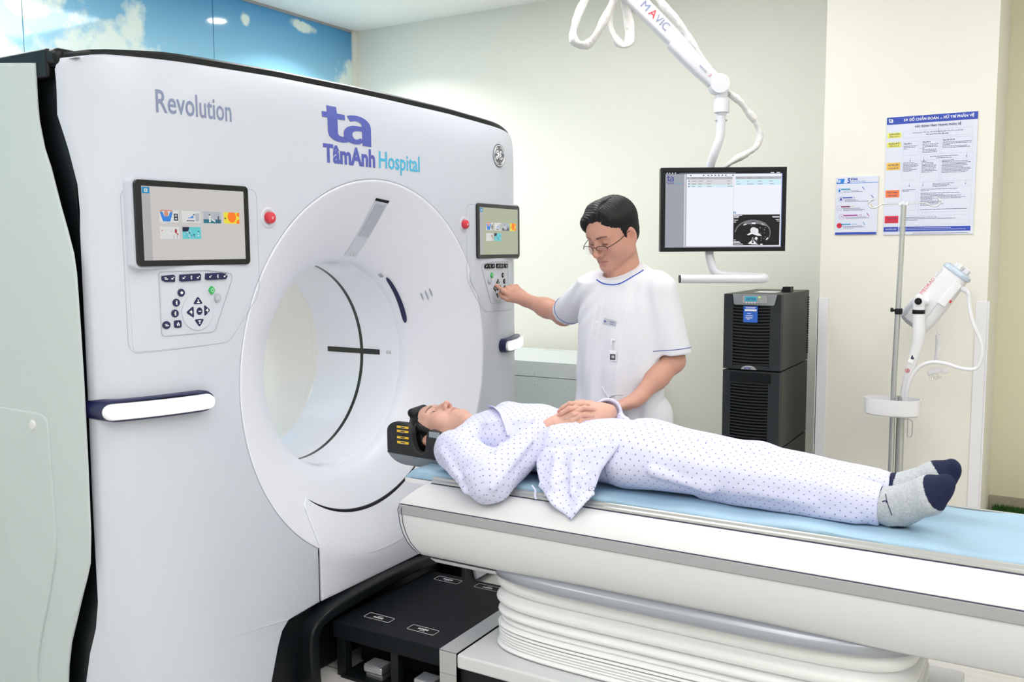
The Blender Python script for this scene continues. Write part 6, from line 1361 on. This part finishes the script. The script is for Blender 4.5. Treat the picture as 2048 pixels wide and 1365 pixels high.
# glasses: thin dark upper rims, clear lenses, temples to the ears
GL = bpy.data.objects.new('glasses', None); COL.objects.link(GL); GL.parent = DR; blk = mat('dark_metal_frame', (.012, .011, .014), .3, metal=.5)
gy, gz = .108, -.014
def Gp(x, z, y=None): ax_ = abs(x); yy = gy-.16*max(0, ax_-.012)**1.15*3.2*.35 if y is None else y; return HD.W((x, yy-(z-gz)*.12, z))
for sx in (1, -1):
    top = [Gp(sx*x, gz+z) for x, z in ((.009, -.004), (.010, .004), (.016, .009), (.030, .0105), (.046, .0095), (.056, .005), (.058, -.002))]
    tube(MB(), smooth_path(top, 5), .0013, 8).build('rim', blk, GL)
    lo_ = [(sx*x, gz+z) for x, z in ((.009, -.004), (.010, .004), (.016, .009), (.030, .0105), (.046, .0095), (.056, .005), (.058, -.002), (.056, -.012), (.048, -.0195), (.034, -.0215), (.020, -.0195), (.012, -.012))]
    lens = [Gp(a, b) for a, b in lo_]; c = np.mean(lens, 0); n = len(lens); nn = HD.R[:, 1]*.0012; lm = bpy.data.materials.get('lens_clear')
    if lm is None:
        lm = mat('lens_clear', (.93, .92, .98), .02, trans=1.0, ior=1.15, alpha=.25)
    obj('lens', lens+[c]+[l+nn for l in lens]+[c+nn], [(i, (i+1) % n, n) for i in range(n)]+[(n+1+(i+1) % n, n+1+i, 2*n+1) for i in range(n)]+[(i, n+1+i, n+1+(i+1) % n, (i+1) % n) for i in range(n)], lm, GL, smooth=False)
    tube(MB(), smooth_path([Gp(sx*.057, gz+.003), HD.W((sx*.070, .080, gz+.006)), HD.W((sx*.079, .045, gz+.010)), HD.W((sx*.0815, .004, gz+.018)), HD.W((sx*.083, -.018, gz+.012))], 6), .0014, 8).build('temple', blk, GL)
    tube(MB(), [Gp(sx*.010, gz-.002), HD.W((sx*.011, .101, gz-.006)), HD.W((sx*.0105, .099, gz-.012))], .0006, 6).build('nose_pad', blk, GL)
tube(MB(), smooth_path([Gp(-.0105, gz+.003), Gp(0, gz+.0065), Gp(.0105, gz+.003)], 5), .0012, 8).build('bridge', blk, GL)
# tunic
cuffR = ER+(SR-ER)*.12+np.array((-.0, 0, 0)); cuffL = EL+(SL-EL)*.09
def fn_tunic(P):
    d = ell(P, (.738, .560, 1.235), (.184, .128, .170)); d = smin(d, ell(P, (.735, .535, 1.03), (.176, .130, .20)), .10); d = smin(d, ell(P, (.735, .535, .84), (.186, .135, .14)), .08)
    d = smin(d, fcone(P, (.745, .570, 1.385), (.625, .560, 1.355), .070, .066, (0, 1, 0), .95), .05); d = smin(d, fcone(P, (.735, .570, 1.385), (.860, .565, 1.348), .070, .066, (0, 1, 0), .95), .05)
    d = smin(d, cone(P, NB+np.array((-.0, .005, -.03)), NB+np.array((0, .003, -.005)), .080, .070), .03)
    sl = cone(P, (.615, .560, 1.350), cuffR, .068, .062); slc = plane(P, cuffR, cuffR-SR); sl = np.maximum(sl, slc); d = smin(d, sl, .035)
    sl = cone(P, (.878, .560, 1.340), cuffL+np.array((.0, 0, 0)), .070, .072); slc = plane(P, cuffL, cuffL-SL+np.array((0, 0, -.05))); sl = np.maximum(sl, slc); d = smin(d, sl, .030)
    # folds
    fm_ = np.clip((1.27-P[:, 2])/.25, 0, 1)*np.clip((.60-P[:, 1])/.08, 0, 1)
    d = d+fm_*(.0042*np.sin(P[:, 0]*58+P[:, 2]*9+1.2*np.sin(P[:, 2]*8))+.0020*np.sin(P[:, 0]*120-P[:, 2]*14))
    for c_, dr_, am in (((.90, .50, 1.30), (.25, 0, -1), .0032), ((.58, .50, 1.31), (-.7, .3, -.8), .0030)):
        w_ = np.exp(-((P-np.array(c_))**2).sum(1)/.11**2); t_ = nrm(np.cross(nrm(dr_), (0, 1, 0))); d = d+w_*am*np.sin((P@t_)*115+(P@nrm(dr_))*12)
    # neck opening
    d = ssub(d, cone(P, NB+np.array((-.022, -.028, .005)), NB+np.array((-.035, -.055, .12)), .056, .098), .006)
    d = np.maximum(d, plane(P, NB+np.array((0, 0, .018)), (-.12, -.45, 1)))
    d = np.maximum(d, -(P[:, 2]-.80)); d = d+.0016*wob(P, 42, 3)+.0009*wob(P, 95, 8)
    # hollow the sleeves a little so the arm is seen entering
    for c_, S_, r_ in ((cuffR, SR, .055), (cuffL, SL, .060)):
        dr = nrm(c_-S_); d = ssub(d, cone(P, c_-dr*.05, c_+dr*.03, r_-.002, r_+.003), .002)
    return d
v, q = mesh_sdf(fn_tunic, (.38, .36, .78), (1.08, .76, 1.48), .0042); tunic = obj('tunic', v, q, tun, DR, angle=180)
# collar band and its blue piping follow the neckline
axn = nrm(np.array((-.12, -.45, 1))); c0 = NB+np.array((-.020, -.020, .0)); xa = nrm(np.cross((0, 1, 0), axn)); ya = np.cross(axn, xa)
def neck_loop(r, z, off, a0=0, a1=2*PI, n=90):
    A_ = np.linspace(a0, a1, n); O = np.array([c0+axn*z+(xa*math.cos(a)+ya*math.sin(a))*r for a in A_]); return O
def on_tunic(O, off=.001):  # fall onto the cloth from outside along the neck axis
    return cast(fn_tunic, O+axn*.12, -axn)+axn*off
lp = on_tunic(neck_loop(.103, 0, 0, -2.5, -.18, 50)+np.array((.018, -.004, 0)), .0012); ker = np.ones(7)/7; lp = np.stack([np.convolve(np.pad(lp[:, k_], 3, mode='edge'), ker, 'valid') for k_ in range(3)], 1); tube(MB(), smooth_path(lp[::3], 3), .0026, 8, flat=.8).build('collar_piping', blue_trim, tunic)
lp = on_tunic(neck_loop(.0735, 0, 0, -2.9, -.2, 50), .0005); tube(MB(), smooth_path(lp[::3], 3), .0024, 8).build('neck_edge', tun, tunic)
fw_ = np.array((0, 1., 0))
def front(x, z): return cast(fn_tunic, [(x, .25, z)], (0, 1, 0))[0]
def ftube(mb, xz, r, off=.0): tube(mb, [front(x, z)-fw_*off for x, z in xz], r, 6)
mb = MB(); ftube(mb, dense([(.705, 1.315), (.690, 1.165)], .012, False), .0011); ftube(mb, dense([(.676, 1.300), (.662, 1.168), (.690, 1.165)], .012, False), .0011); mb.build('placket_seam', M['guard'], tunic)
for x, z in ((.692, 1.290), (.683, 1.225)): c = front(x, z); MB().add(*disc_vf(c, .0062, 'y', 20, -.0025, .0008)).build('tunic_button', M['guard'], tunic)
mb = MB(); ftube(mb, dense([(.815, 1.36), (.79, 1.20), (.775, 1.02)], .015, False), .0009); mb.build('front_seam', M['guard'], tunic)
for c_, S_, r_ in ((cuffR, SR, .066), (cuffL, SL, .0735)):
    dr = nrm(c_-S_ if S_ is SR else c_-SL+np.array((0, 0, -.05))); xa2 = nrm(np.cross(dr, (0, 0, 1.) if abs(dr[2]) < .9 else (0, 1., 0))); ya2 = np.cross(dr, xa2)
    O = np.array([c_-dr*.022+(xa2*math.cos(a)+ya2*math.sin(a))*.16 for a in np.linspace(0, 2*PI, 60)]); Dn = np.array([-(xa2*math.cos(a)+ya2*math.sin(a)) for a in np.linspace(0, 2*PI, 60)])
    pts = []
    for o_, d_ in zip(O, Dn):
        t = 0.0
        for _ in range(60): t += float(np.clip(fn_tunic((o_+d_*t)[None])[0]*.85, -.01, .03))
        pts.append(o_+d_*t-d_*.0008)
    pts = np.array(pts); ok = np.linalg.norm(pts-c_, axis=1) < .12; pts = pts[ok] if ok.sum() > 20 else pts
    seg = np.linalg.norm(np.diff(pts, axis=0), axis=1); cut = np.where(seg > .03)[0]
    if len(cut): pts = np.roll(pts, -(cut[0]+1), 0) if len(cut) == 1 else pts[max(0, cut[0]+1):cut[-1]+1] if cut[-1]-cut[0] > 20 else np.concatenate([pts[cut[-1]+1:], pts[:cut[0]+1]])
    tube(MB(), pts, .0013, 6).build('cuff_piping', mat('thin_blue_trim', (.05, .08, .35), .6), tunic)
# name badge and clip with dosimeter
c = front(.742, 1.228)-fw_*.003; Rb = np.array([[.975, 0, .20], [0, 1, 0], [-.20, 0, .975]]); bm_ = mat('badge_silver', (.50, .53, .60), .3, metal=.3)
bd = box(MB(), c, (.052, .003, .021), .001, Rb).build('name_badge', bm_, DR)
mb = MB(); add_text(mb, 'ta', .012, c+Rb@np.array((-.024, -.0018, -.003)), Rb[:, 0], Rb[:, 2], fit=.010, bold=.0003)
for k, w in enumerate((.020, .014)): mb.add(*box_vf(c+Rb@np.array((.010, -.0017, .003-.007*k)), (w, .0004, .0022), 0, Rb))
mb.build('badge_print', M['logo_blue'], bd, smooth=False)
c2 = front(.762, 1.165)-fw_*.006; dos = bpy.data.objects.new('dosimeter', None); COL.objects.link(dos); dos.parent = DR
mb = MB(); box(mb, c2, (.020, .006, .008), .002); mb.add(*box_vf(c2-np.array((.006, 0, .008)), (.006, .004, .022), .001)); mb.build('clip', M['guard'], dos)
c3 = front(.764, 1.105)-fw_*.005; tube(MB(), [c2-np.array((0, 0, .01)), c3+np.array((0, 0, .02))], .0018, 6).build('strap', M['chrome'], dos)
box(MB(), c3, (.028, .005, .040), .002).build('badge_holder', M['guard'], dos); box(MB(), c3+np.array((0, -.003, -.004)), (.022, .003, .022), .001).build('badge_face', mat('badge_dark', (.06, .07, .10), .4), dos); box(MB(), c3+np.array((.002, -.005, -.003)), (.011, .001, .010), .0005).build('badge_window', M['alu'], dos)
# waist tie, trousers, shoes
tie = MB(); a = front(.715, .985); b = front(.745, .945); tube(tie, smooth_path([a-fw_*.002, (a+b)/2-fw_*.004, b-fw_*.002], 5), .004, 8, flat=.4); b2 = front(.80, .960); tube(tie, smooth_path([front(.735, .935)-fw_*.002, front(.765, .957)-fw_*.003, b2-fw_*.002], 5), .0045, 8, flat=.4); tie.build('waist_tie', tun, DR)
def fn_trD(P):
    d = ell(P, (.735, .545, .86), (.150, .11, .13))
    for sx in (-1, 1): d = smin(d, cone(P, (.75+sx*.09, .55, .86), (.75+sx*.11, .57, .50), .100, .078), .03); d = smin(d, cone(P, (.75+sx*.11, .57, .50), (.75+sx*.12, .60, .09), .078, .068), .03)
    return np.maximum(d, -(P[:, 2]-.05))
v, q = mesh_sdf(fn_trD, (.5, .38, .02), (1.0, .75, 1.0), .01); obj('trousers', v, q, tun, DR, angle=180)
for sx in (-1, 1):
    f = lambda P: np.maximum(smin(cone(P, (.75+sx*.12, .625, .045), (.75+sx*.135, .47, .035), .042, .036), ell(P, (.75+sx*.12, .62, .05), (.045, .06, .05)), .02), -(P[:, 2]-.004))
    v, q = mesh_sdf(f, (.75+sx*.13-.08, .38, -.01), (.75+sx*.13+.08, .72, .12), .006); obj('shoe', v, q, M['guard'], DR, angle=180)
# ================================================================ the lying man
PT = thing('person', 'man lying on the scanner table in dotted pale pyjamas, hands clasped on his belly', 'person', (1.0, 0, .755))
HP = Head(np.array((.255, .0, .838)), (.02, -.05, 1), (-1, 0, .02), jaw=1.06, lids=.42, smile=.0012, k=1.02)
HPr = HP.R
NP = np.array((.425, .0, .845))
def fn_headP(P):
    d = HP.sdf(P); d = smin(d, cone(P, HP.W((0, -.025, -.055)), NP, .054, .058), .022); d = smin(d, cone(P, HP.W((0, .045, -.095)), NP+np.array((0, 0, .035)), .022, .03), .035)
    return smin(d, cone(P, NP+np.array((.05, -.05, -.025)), NP+np.array((.05, .05, -.025)), .045, .045), .04)
v, q = mesh_sdf(fn_headP, (.11, -.14, .70), (.50, .14, .98), .0019); parts = [(v, q, HP.color(v, BP, LP, BROW))]
# the two hands are clasped: both frames share the finger direction a_ and the row direction b_
a_ = nrm((.76, .60, .20)); b_ = np.array((.42, -.62, -.66)); b_ = nrm(b_-a_*(a_@b_)); n_ = -np.cross(a_, b_); CH = np.array((.838, -.036, .966)); tl = math.radians(22)
YR, YL = a_*math.cos(tl)+n_*math.sin(tl), -a_*math.cos(tl)+n_*math.sin(tl); kR = CH-a_*.020+b_*.0055; kL = CH+a_*.020-b_*.0055
SRp, ERp, WRp = np.array((.452, -.185, .828)), np.array((.655, -.285, .772)), kR-YR*.096-(-b_)*.004
SLp, ELp, WLp = np.array((.440, .195, .865)), np.array((.70, .265, .84)), kL-YL*.096-(-b_)*.004
RH = Hand(WRp, -b_, YR, [(4, 46, 14), (4, 48, 16), (5, 48, 16), (6, 46, 16)], (2, 0, -2, -4), [(.020, .022, -.006), (.040, .050, -.018), (.044, .080, -.028), (.036, .104, -.034)], 1.0, True)
LH = Hand(WLp, -b_, YL, [(2, 48, 16), (2, 50, 18), (3, 50, 18), (4, 48, 18)], (2, 0, -2, -4), [(.020, .022, -.004), (.042, .050, -.010), (.050, .080, -.012), (.048, .106, -.012)], 1.0, False)
for S_, E_, W_, H_ in ((SRp, ERp, WRp, RH), (SLp, ELp, WLp, LH)):
    f = arm_fn(S_, E_, W_, H_); pts = np.array([E_+(W_-E_)*.3, W_, H_.W((0, .2, 0)), H_.W((.06, .1, -.05)), H_.W((0, .1, -.1))]); v, q = mesh_sdf(f, pts.min(0)-.05, pts.max(0)+.05, .0021); parts.append((v, q, hand_col(v, BP, [H_])))
def fn_bodyP(P):
    d = ell(P, (.58, 0, .855), (.19, .150, .085)); d = smin(d, ell(P, (.82, 0, .85), (.18, .135, .082)), .05); d = smin(d, ell(P, (1.0, 0, .850), (.13, .120, .075)), .04)
    for sy in (-1, 1):
        d = smin(d, cone(P, (.475, sy*.16, .825), (.66, sy*.25, .785), .038, .034), .03)
        d = smin(d, cone(P, (1.0, sy*.08, .85), (1.40, sy*.090, .82), .058, .045), .03); d = smin(d, cone(P, (1.40, sy*.095, .82), (1.77, sy*.085, .803), .05, .034), .02)
    return d
v, q = mesh_sdf(fn_bodyP, (.35, -.33, .74), (1.80, .33, .97), .010); parts.append((v, q, base_col(v, BP)))
FT = [((1.785, -.085, .802), (1.828, -.088, .793), (1.950, -.150, .890)), ((1.785, .085, .802), (1.820, .085, .793), (1.945, .108, .878))]
def foot(P, a, hl, t, g=0.0):
    a, hl, t = [np.array(v_, float) for v_ in (a, hl, t)]; d = cone(P, a-np.array((.08, 0, 0)), a+np.array((.015, 0, .0)), .033+g, .035+g)
    f_ = nrm(t-hl); near = a[1] < 0; w_ = np.array((0, -.50 if near else .30, -.86)); w_ = nrm(w_-f_*(w_@f_)); b = hl+(t-hl)*.68
    d = smin(d, cone(P, hl, hl+(b-hl)*.3, .031+g, .031+g), .02); d = smin(d, cone(P, hl+w_*.004, b+w_*.020, .029+g, .022+g), .02); d = smin(d, cone(P, hl-w_*.008, b-w_*.018, .029+g, .022+g), .02)
    d = smin(d, cone(P, a+np.array((.012, 0, .004)), b-w_*.010-f_*.01, .033+g, .023+g), .03)
    d = smin(d, cone(P, b-w_*.018, t-w_*.014, .021+g, .0125+g), .02); d = smin(d, cone(P, b+w_*.020, t+w_*.016-f_*.022, .020+g, .0115+g), .02); return smin(d, cone(P, b, t-f_*.006, .022+g, .012+g), .02)
for a, hl, t in FT:
    f = lambda P: foot(P, a, hl, t); pts = np.array([a, hl, t]); v, q = mesh_sdf(f, pts.min(0)-.09, pts.max(0)+.06, .008); parts.append((v, q, base_col(v, BP)))
V, F, C = join(parts); obj('body', V, F, MS, PT, angle=180, col=C)
RH.nails(PT, nailm); LH.nails(PT, nailm); eyeballs(HP, PT, (.05, 1, -.15)); lashes(HP, fn_headP, PT, .0014)
def fn_hairP(P):
    p = HP.L(P); q = p.copy(); q[:, 0] = np.abs(q[:, 0]); d = ell(p, (0, -.022, .038), (.083, .100, .090)); d = smin(d, cone(p, (-.03, .070, .088), (.04, .070, .088), .016, .016), .02)
    d = smin(d, ell(p, (0, .020, .046), (.0735, .066, .066)), .01); d = ssub(d, ell(p, (0, .134, -.024), (.050, .078, .096)), .012); d = np.maximum(d, -(p[:, 2]+.004+.9*np.clip(-.020-p[:, 1], 0, .05)))
    d = smin(d, cone(q, (.073, .028, .035), (.073, .018, -.018), .015, .008), .010); d = ssub(d, ell(q, (.086, -.010, -.010), (.014, .022, .030)), .004)
    return (d+.0006*np.sin((p[:, 0]+.3*p[:, 2])*900+2*np.sin(p[:, 2]*50)))*HP.k
v, q = mesh_sdf(fn_hairP, HP.o-.15, HP.o+.15, .0021); obj('hair', v, q, hairm, PT, angle=180)
# dotted cotton
dot = bpy.data.materials.new('dotted_cotton'); nt, N, L, b = nodes_of(dot)
uvn = N.new('ShaderNodeUVMap'); uvn.uv_map = 'UVMap'; sp_ = N.new('ShaderNodeSeparateXYZ'); L.new(uvn.outputs[0], sp_.inputs[0])
def mth(op, a, b_=None, v=None):
    n = N.new('ShaderNodeMath'); n.operation = op; L.new(a, n.inputs[0])
    if b_ is not None: L.new(b_, n.inputs[1])
    if v is not None: n.inputs[1].default_value = v
    return n.outputs[0]
pt = .0275; cs = []
for off in (0, .5):
    u_ = mth('SUBTRACT', mth('FRACT', mth('ADD', mth('DIVIDE', sp_.outputs['X'], v=pt), v=off+50)), v=.5); v_ = mth('SUBTRACT', mth('FRACT', mth('ADD', mth('DIVIDE', sp_.outputs['Y'], v=pt), v=off+50)), v=.5)
    cs.append(mth('LESS_THAN', mth('ADD', mth('MULTIPLY', u_, u_), mth('MULTIPLY', v_, v_)), v=.0062))
fac = mth('MAXIMUM', cs[0], cs[1]); mx = N.new('ShaderNodeMix'); mx.data_type = 'RGBA'; L.new(mth('MULTIPLY', fac, v=.85), mx.inputs['Factor']); mx.inputs['A'].default_value = (.62, .63, .82, 1); mx.inputs['B'].default_value = (.14, .17, .42, 1); L.new(mx.outputs['Result'], b.inputs['Base Color']); b.inputs['Roughness'].default_value = .8; b.inputs['Specular IOR Level'].default_value = .3
tc = N.new('ShaderNodeTexCoord'); nb_ = N.new('ShaderNodeTexNoise'); nb_.inputs['Scale'].default_value = 17; nb_.inputs['Detail'].default_value = 3; L.new(tc.outputs['Object'], nb_.inputs['Vector']); bp = N.new('ShaderNodeBump'); bp.inputs['Strength'].default_value = .5; bp.inputs['Distance'].default_value = .010; L.new(nb_.outputs['Fac'], bp.inputs['Height']); L.new(bp.outputs['Normal'], b.inputs['Normal'])
plain = mat('plain_lavender_cotton', (.60, .61, .82), .8)
def uv_axis(V, a, b, ref=(0, 0, 1)):
    """unroll round the axis a-b"""
    a = np.array(a, float); t = nrm(np.array(b)-a); x = nrm(np.cross(t, ref)); y = np.cross(x, t); p = V-a; u = p@t; ang = np.arctan2(p@x, p@y); r = np.hypot(p@x, p@y); return u, ang, r
def fn_torso(P):
    d = ell(P, (.60, 0, .858), (.195, .178, .108)); d = smin(d, ell(P, (.82, 0, .850), (.20, .165, .102)), .06); d = smin(d, ell(P, (1.0, 0, .845), (.17, .172, .102)), .05)
    d = smin(d, cone(P, (.470, -.165, .838), (.470, .165, .838), .058, .058), .04)
    d = smin(d, cone(P, (.53, .0, .888), (.68, .0, .920), .045, .048), .05)
    for sy in (-1, 1): d = smin(d, cone(P, (.470, sy*.060, .868), (.470, sy*.165, .842), .050, .055), .035)
    # open neckline
    d = ssub(d, cone(P, NP+np.array((-.03, 0, .025)), NP+np.array((-.14, 0, .03)), .062, .085), .008)
    # drape over the near side of the mattress
    q_ = P+np.stack([0*P[:, 0], .009*np.sin(P[:, 0]*62+P[:, 2]*22), 0*P[:, 0]], 1)*np.clip((.84-P[:, 2])/.05, 0, 1)[:, None]
    fl = tri(q_, (.76, -.170, .845), (1.042, -.168, .905), (.996, -.215, .830), .0062); fl = smin(fl, tri(q_, (.76, -.170, .845), (.996, -.215, .830), (.815, -.252, .768), .005), .006); fl = smin(fl, tri(q_, (.815, -.252, .768), (.996, -.215, .830), (1.000, -.256, .766), .005), .006)
    fl = smin(fl, tri(q_, (.815, -.252, .768), (1.000, -.256, .766), (.955, -.318, .703), .0062), .008)
    d = smin(d, fl, .020)
    for a, b, r1, r2, k in (((.84, -.18, .85), (.87, -.262, .775), .010, .006, .02), ((.90, -.175, .86), (.935, -.268, .765), .010, .007, .02), ((1.00, -.15, .90), (.985, -.235, .80), .010, .006, .02), ((.70, -.10, .942), (.56, -.14, .925), .007, .004, .03)): d = smin(d, cone(P, a, b, r1, r2), k)
    d = np.maximum(d, -(P[:, 2]-.757)*1.0) if False else d
    under = np.maximum(.752-P[:, 2], np.abs(P[:, 1])-.225); d = np.maximum(d, np.where(np.abs(P[:, 1]) < .225, .752-P[:, 2], -1))
    d = np.maximum(d, P[:, 0]-1.150+.25*(P[:, 2]-.85)-.15*(P[:, 1]))
    return d+.0034*wob(P, 34, 5)+.0018*wob(P, 75, 6)
sLc = WLp+(ELp-WLp)*.03; sRc = WRp+(ERp-WRp)*.10
def sleeve_fn(S_, E_, c_, near):
    def f(P):
        d = cone(P, S_, E_, .072, .068); d = smin(d, cone(P, E_, c_, .070, .060 if near else .050), .035); dr = nrm(c_-E_); cut = plane(P, c_, dr+(np.array((.15, .0, -.45)) if near else 0)); d = np.maximum(d, cut)
        if near:
            for a, b, r1, r2, k in (((.50, -.240, .86), (.60, -.255, .83), .008, .005, .035), ((.55, -.21, .868), (.66, -.235, .838), .008, .005, .035), ((.60, -.335, .80), (.665, -.30, .835), .010, .007, .015), ((.70, -.345, .77), (.76, -.20, .90), .010, .006, .018), ((.45, -.255, .84), (.57, -.33, .775), .012, .008, .02), ((.48, -.265, .80), (.60, -.345, .745), .010, .008, .02), ((.66, -.22, .885), (.73, -.14, .955), .010, .006, .015)): d = smin(d, cone(P, a, b, r1, r2), k)
            d = ssub(d, cone(P, (.595, -.235, .905), (.665, -.215, .90), .010, .012), .015); d = ssub(d, cone(P, (.56, -.30, .862), (.655, -.275, .862), .006, .008), .012)
            zt = np.where(P[:, 1] > -.262, .7495, .7495-(-.262-P[:, 1])*.72); d = np.maximum(d, zt-P[:, 2])
        d = d+.0034*wob(P, 38, 11)+.0020*wob(P, 85, 12)
        d = ssub(d, cone(P, c_-dr*.05, c_+dr*.05, .038, .044), .003)
        if not near: d = smin(d, tri(P, c_+np.array((.0, .03, -.02)), c_+np.array((.062, .015, -.022)), c_+np.array((.01, .10, -.04)), .010), .02)
        return d
    return f
fsR = sleeve_fn(SRp, ERp, sRc, True); fsL = sleeve_fn(SLp, ELp, sLc, False)
# shirt parts are meshed separately (different weave direction) and joined in one object
vs = []
v, q = mesh_sdf(fn_torso, (.36, -.36, .68), (1.20, .26, 1.0), .0045); uvT = np.stack([v[:, 0]+.15*v[:, 1], (v[:, 1]+v[:, 2]*np.sign(v[:, 1]+1e-9)*-1.0)/1.15], 1); vs.append((v, q, uvT))
an_ = np.arctan2(v[:, 1], v[:, 2]-.82)*.155; lw_ = v[:, 1] < -.165; uvT[:, 1] = np.where(lw_ & (v[:, 2] < .84), -.24-np.hypot(v[:, 1]+.17, v[:, 2]-.84), an_)
for f, S_, E_, c_ in ((fsR, SRp, ERp, sRc), (fsL, SLp, ELp, sLc)):
    pts = np.array([S_, E_, c_]); v, q = mesh_sdf(f, pts.min(0)-.09, pts.max(0)+.09, .0042)
    tt = np.clip(((v-E_)@nrm(c_-E_)), -.3, .4); u1, a1_, r1_ = uv_axis(v, S_, E_); u2, a2_, r2_ = uv_axis(v, E_, c_); L1 = np.linalg.norm(E_-S_); bis = nrm(nrm(E_-S_)+nrm(c_-E_)); m_ = ((v-E_)@bis) > 0
    uvS = np.where(m_[:, None], np.stack([u2+L1, a2_*.064], 1), np.stack([u1, a1_*.068], 1)); vs.append((v, q, uvS))
n = 0; VV, FF, UU = [], [], []
for v, q, u in vs: VV.append(v); FF.append(q+n); UU.append(u); n += len(v)
shirt = obj('pyjama_shirt', np.concatenate(VV), np.concatenate(FF), dot, PT, angle=180, uv=np.concatenate(UU))
# plain facing band along the open collar
O = np.array([(x, y-.35, z+.35) for x, y, z in smooth_path([(.478, .02, .93), (.520, -.015, .935), (.570, -.055, .93), (.610, -.090, .92), (.640, -.125, .905), (.662, -.150, .885)], 6)]); pt_ = cast(fn_torso, O, (0, 1, -1)); tube(MB(), pt_+np.array((0, -.001, .001)), .021, 10, flat=.14, up=(0, .7, .7)).build('collar_facing', plain, shirt)
tube(MB(), smooth_path([(.785, -.245, .765), (.800, -.250, .752), (.806, -.262, .742), (.812, -.268, .730)], 5), .004, 8, flat=.4).build('tie_string', plain, shirt)
def fn_pants(P):
    d = ell(P, (1.02, 0, .850), (.16, .165, .098))
    for sy in (-1, 1):
        g = .0 if sy < 0 else .0
        d = smin(d, cone(P, (1.05, sy*.085, .850), (1.40, sy*.092, .832), .092, .068), .045); d = smin(d, cone(P, (1.40, sy*.092, .832), (1.74, sy*.085, .812), .068, .053), .03); d = smin(d, cone(P, (1.70, sy*.085, .806), (1.785, sy*.085, .802), .053, .056), .02)
    for a, b, r1, r2, k in (((1.12, -.05, .925), (1.35, -.10, .897), .010, .006, .04), ((1.16, .02, .918), (1.45, -.02, .855), .012, .008, .04), ((1.30, -.155, .82), (1.62, -.135, .80), .012, .008, .02), ((1.45, -.08, .90), (1.72, -.07, .86), .008, .006, .02), ((1.16, -.175, .84), (1.33, -.16, .80), .012, .008, .02), ((1.30, -.10, .775), (1.72, -.12, .770), .022, .016, .03), ((1.62, -.10, .85), (1.77, -.12, .83), .007, .006, .012)): d = smin(d, cone(P, a, b, r1, r2), k)
    d = np.maximum(d, .7535-P[:, 2]); d = np.maximum(d, P[:, 0]-1.786-.05*(P[:, 2]-.8)); d = np.maximum(d, 1.00-P[:, 0])
    d = d+.0034*wob(P*np.array((.5, 1, 1)), 40, 15)+.0018*wob(P, 80, 16)
    for sy in (-1, 1): d = ssub(d, cone(P, (1.74, sy*.085, .804), (1.82, sy*.085, .806), .042, .045), .003)
    return d
v, q = mesh_sdf(fn_pants, (.98, -.24, .74), (1.82, .24, .98), .0045); obj('pyjama_trousers', v, q, dot, PT, angle=180, uv=np.stack([v[:, 0], np.arctan2(v[:, 1]-np.sign(v[:, 1])*.088, v[:, 2]-.825)*.080+np.sign(v[:, 1])*.09], 1))
# socks: grey with navy toes, heel and cuff
sock = skin_mat('knit_sock'); sock.node_tree.nodes['Principled BSDF'].inputs['Subsurface Weight'].default_value = 0; sock.node_tree.nodes['Principled BSDF'].inputs['Roughness'].default_value = .9
for i, (a, hl, t) in enumerate(FT):
    f = lambda P: np.maximum(foot(P, a, hl, t, .009), (a[0]-.030+(.0 if i else .0))-P[:, 0]+.25*(P[:, 2]-.8))+.0006*wob(P, 200, 2)
    pts = np.array([a, hl, t]); v, q = mesh_sdf(f, pts.min(0)-.07, pts.max(0)+.06, .0024)
    tn = nrm(np.array(t)-np.array(hl)); s1 = (v-np.array(t))@tn; rg = np.random.RandomState(i); c = np.tile((.44, .47, .50), (len(v), 1))*(1+.10*rg.randn(len(v), 1)); navy = np.array((.012, .016, .05)); m_ = s1 > -.038
    c[m_] = navy; hm = np.linalg.norm(v-(np.array(hl)+np.array((.004, -.01, -.040))), axis=1) < .026; c[hm] = navy; cm = v[:, 0] < a[0]+(.006 if i else -.004)+.15*(v[:, 2]-.8); c[cm] = navy
    so = obj('sock', v, q, sock, PT, angle=180, col=c)
    if i == 0:
        arr = MB(); O = np.array([(1.802+.02*tq-.0, -.30, .845-.05*tq) for tq in np.linspace(0, 1, 10)]); p_ = cast(f, O, (0, 1, 0)); tube(arr, p_-np.array((0, .0006, 0)), .0012, 6); O = np.array([(1.796+.007*k+.0, -.30, .826+.004*(1-abs(k-1))) for k in np.linspace(0, 2, 7)]); p_ = cast(f, O, (0, 1, 0)); tube(arr, p_-np.array((0, .0006, 0)), .0016, 6); arr.build('sock_mark', M['navy'], so)
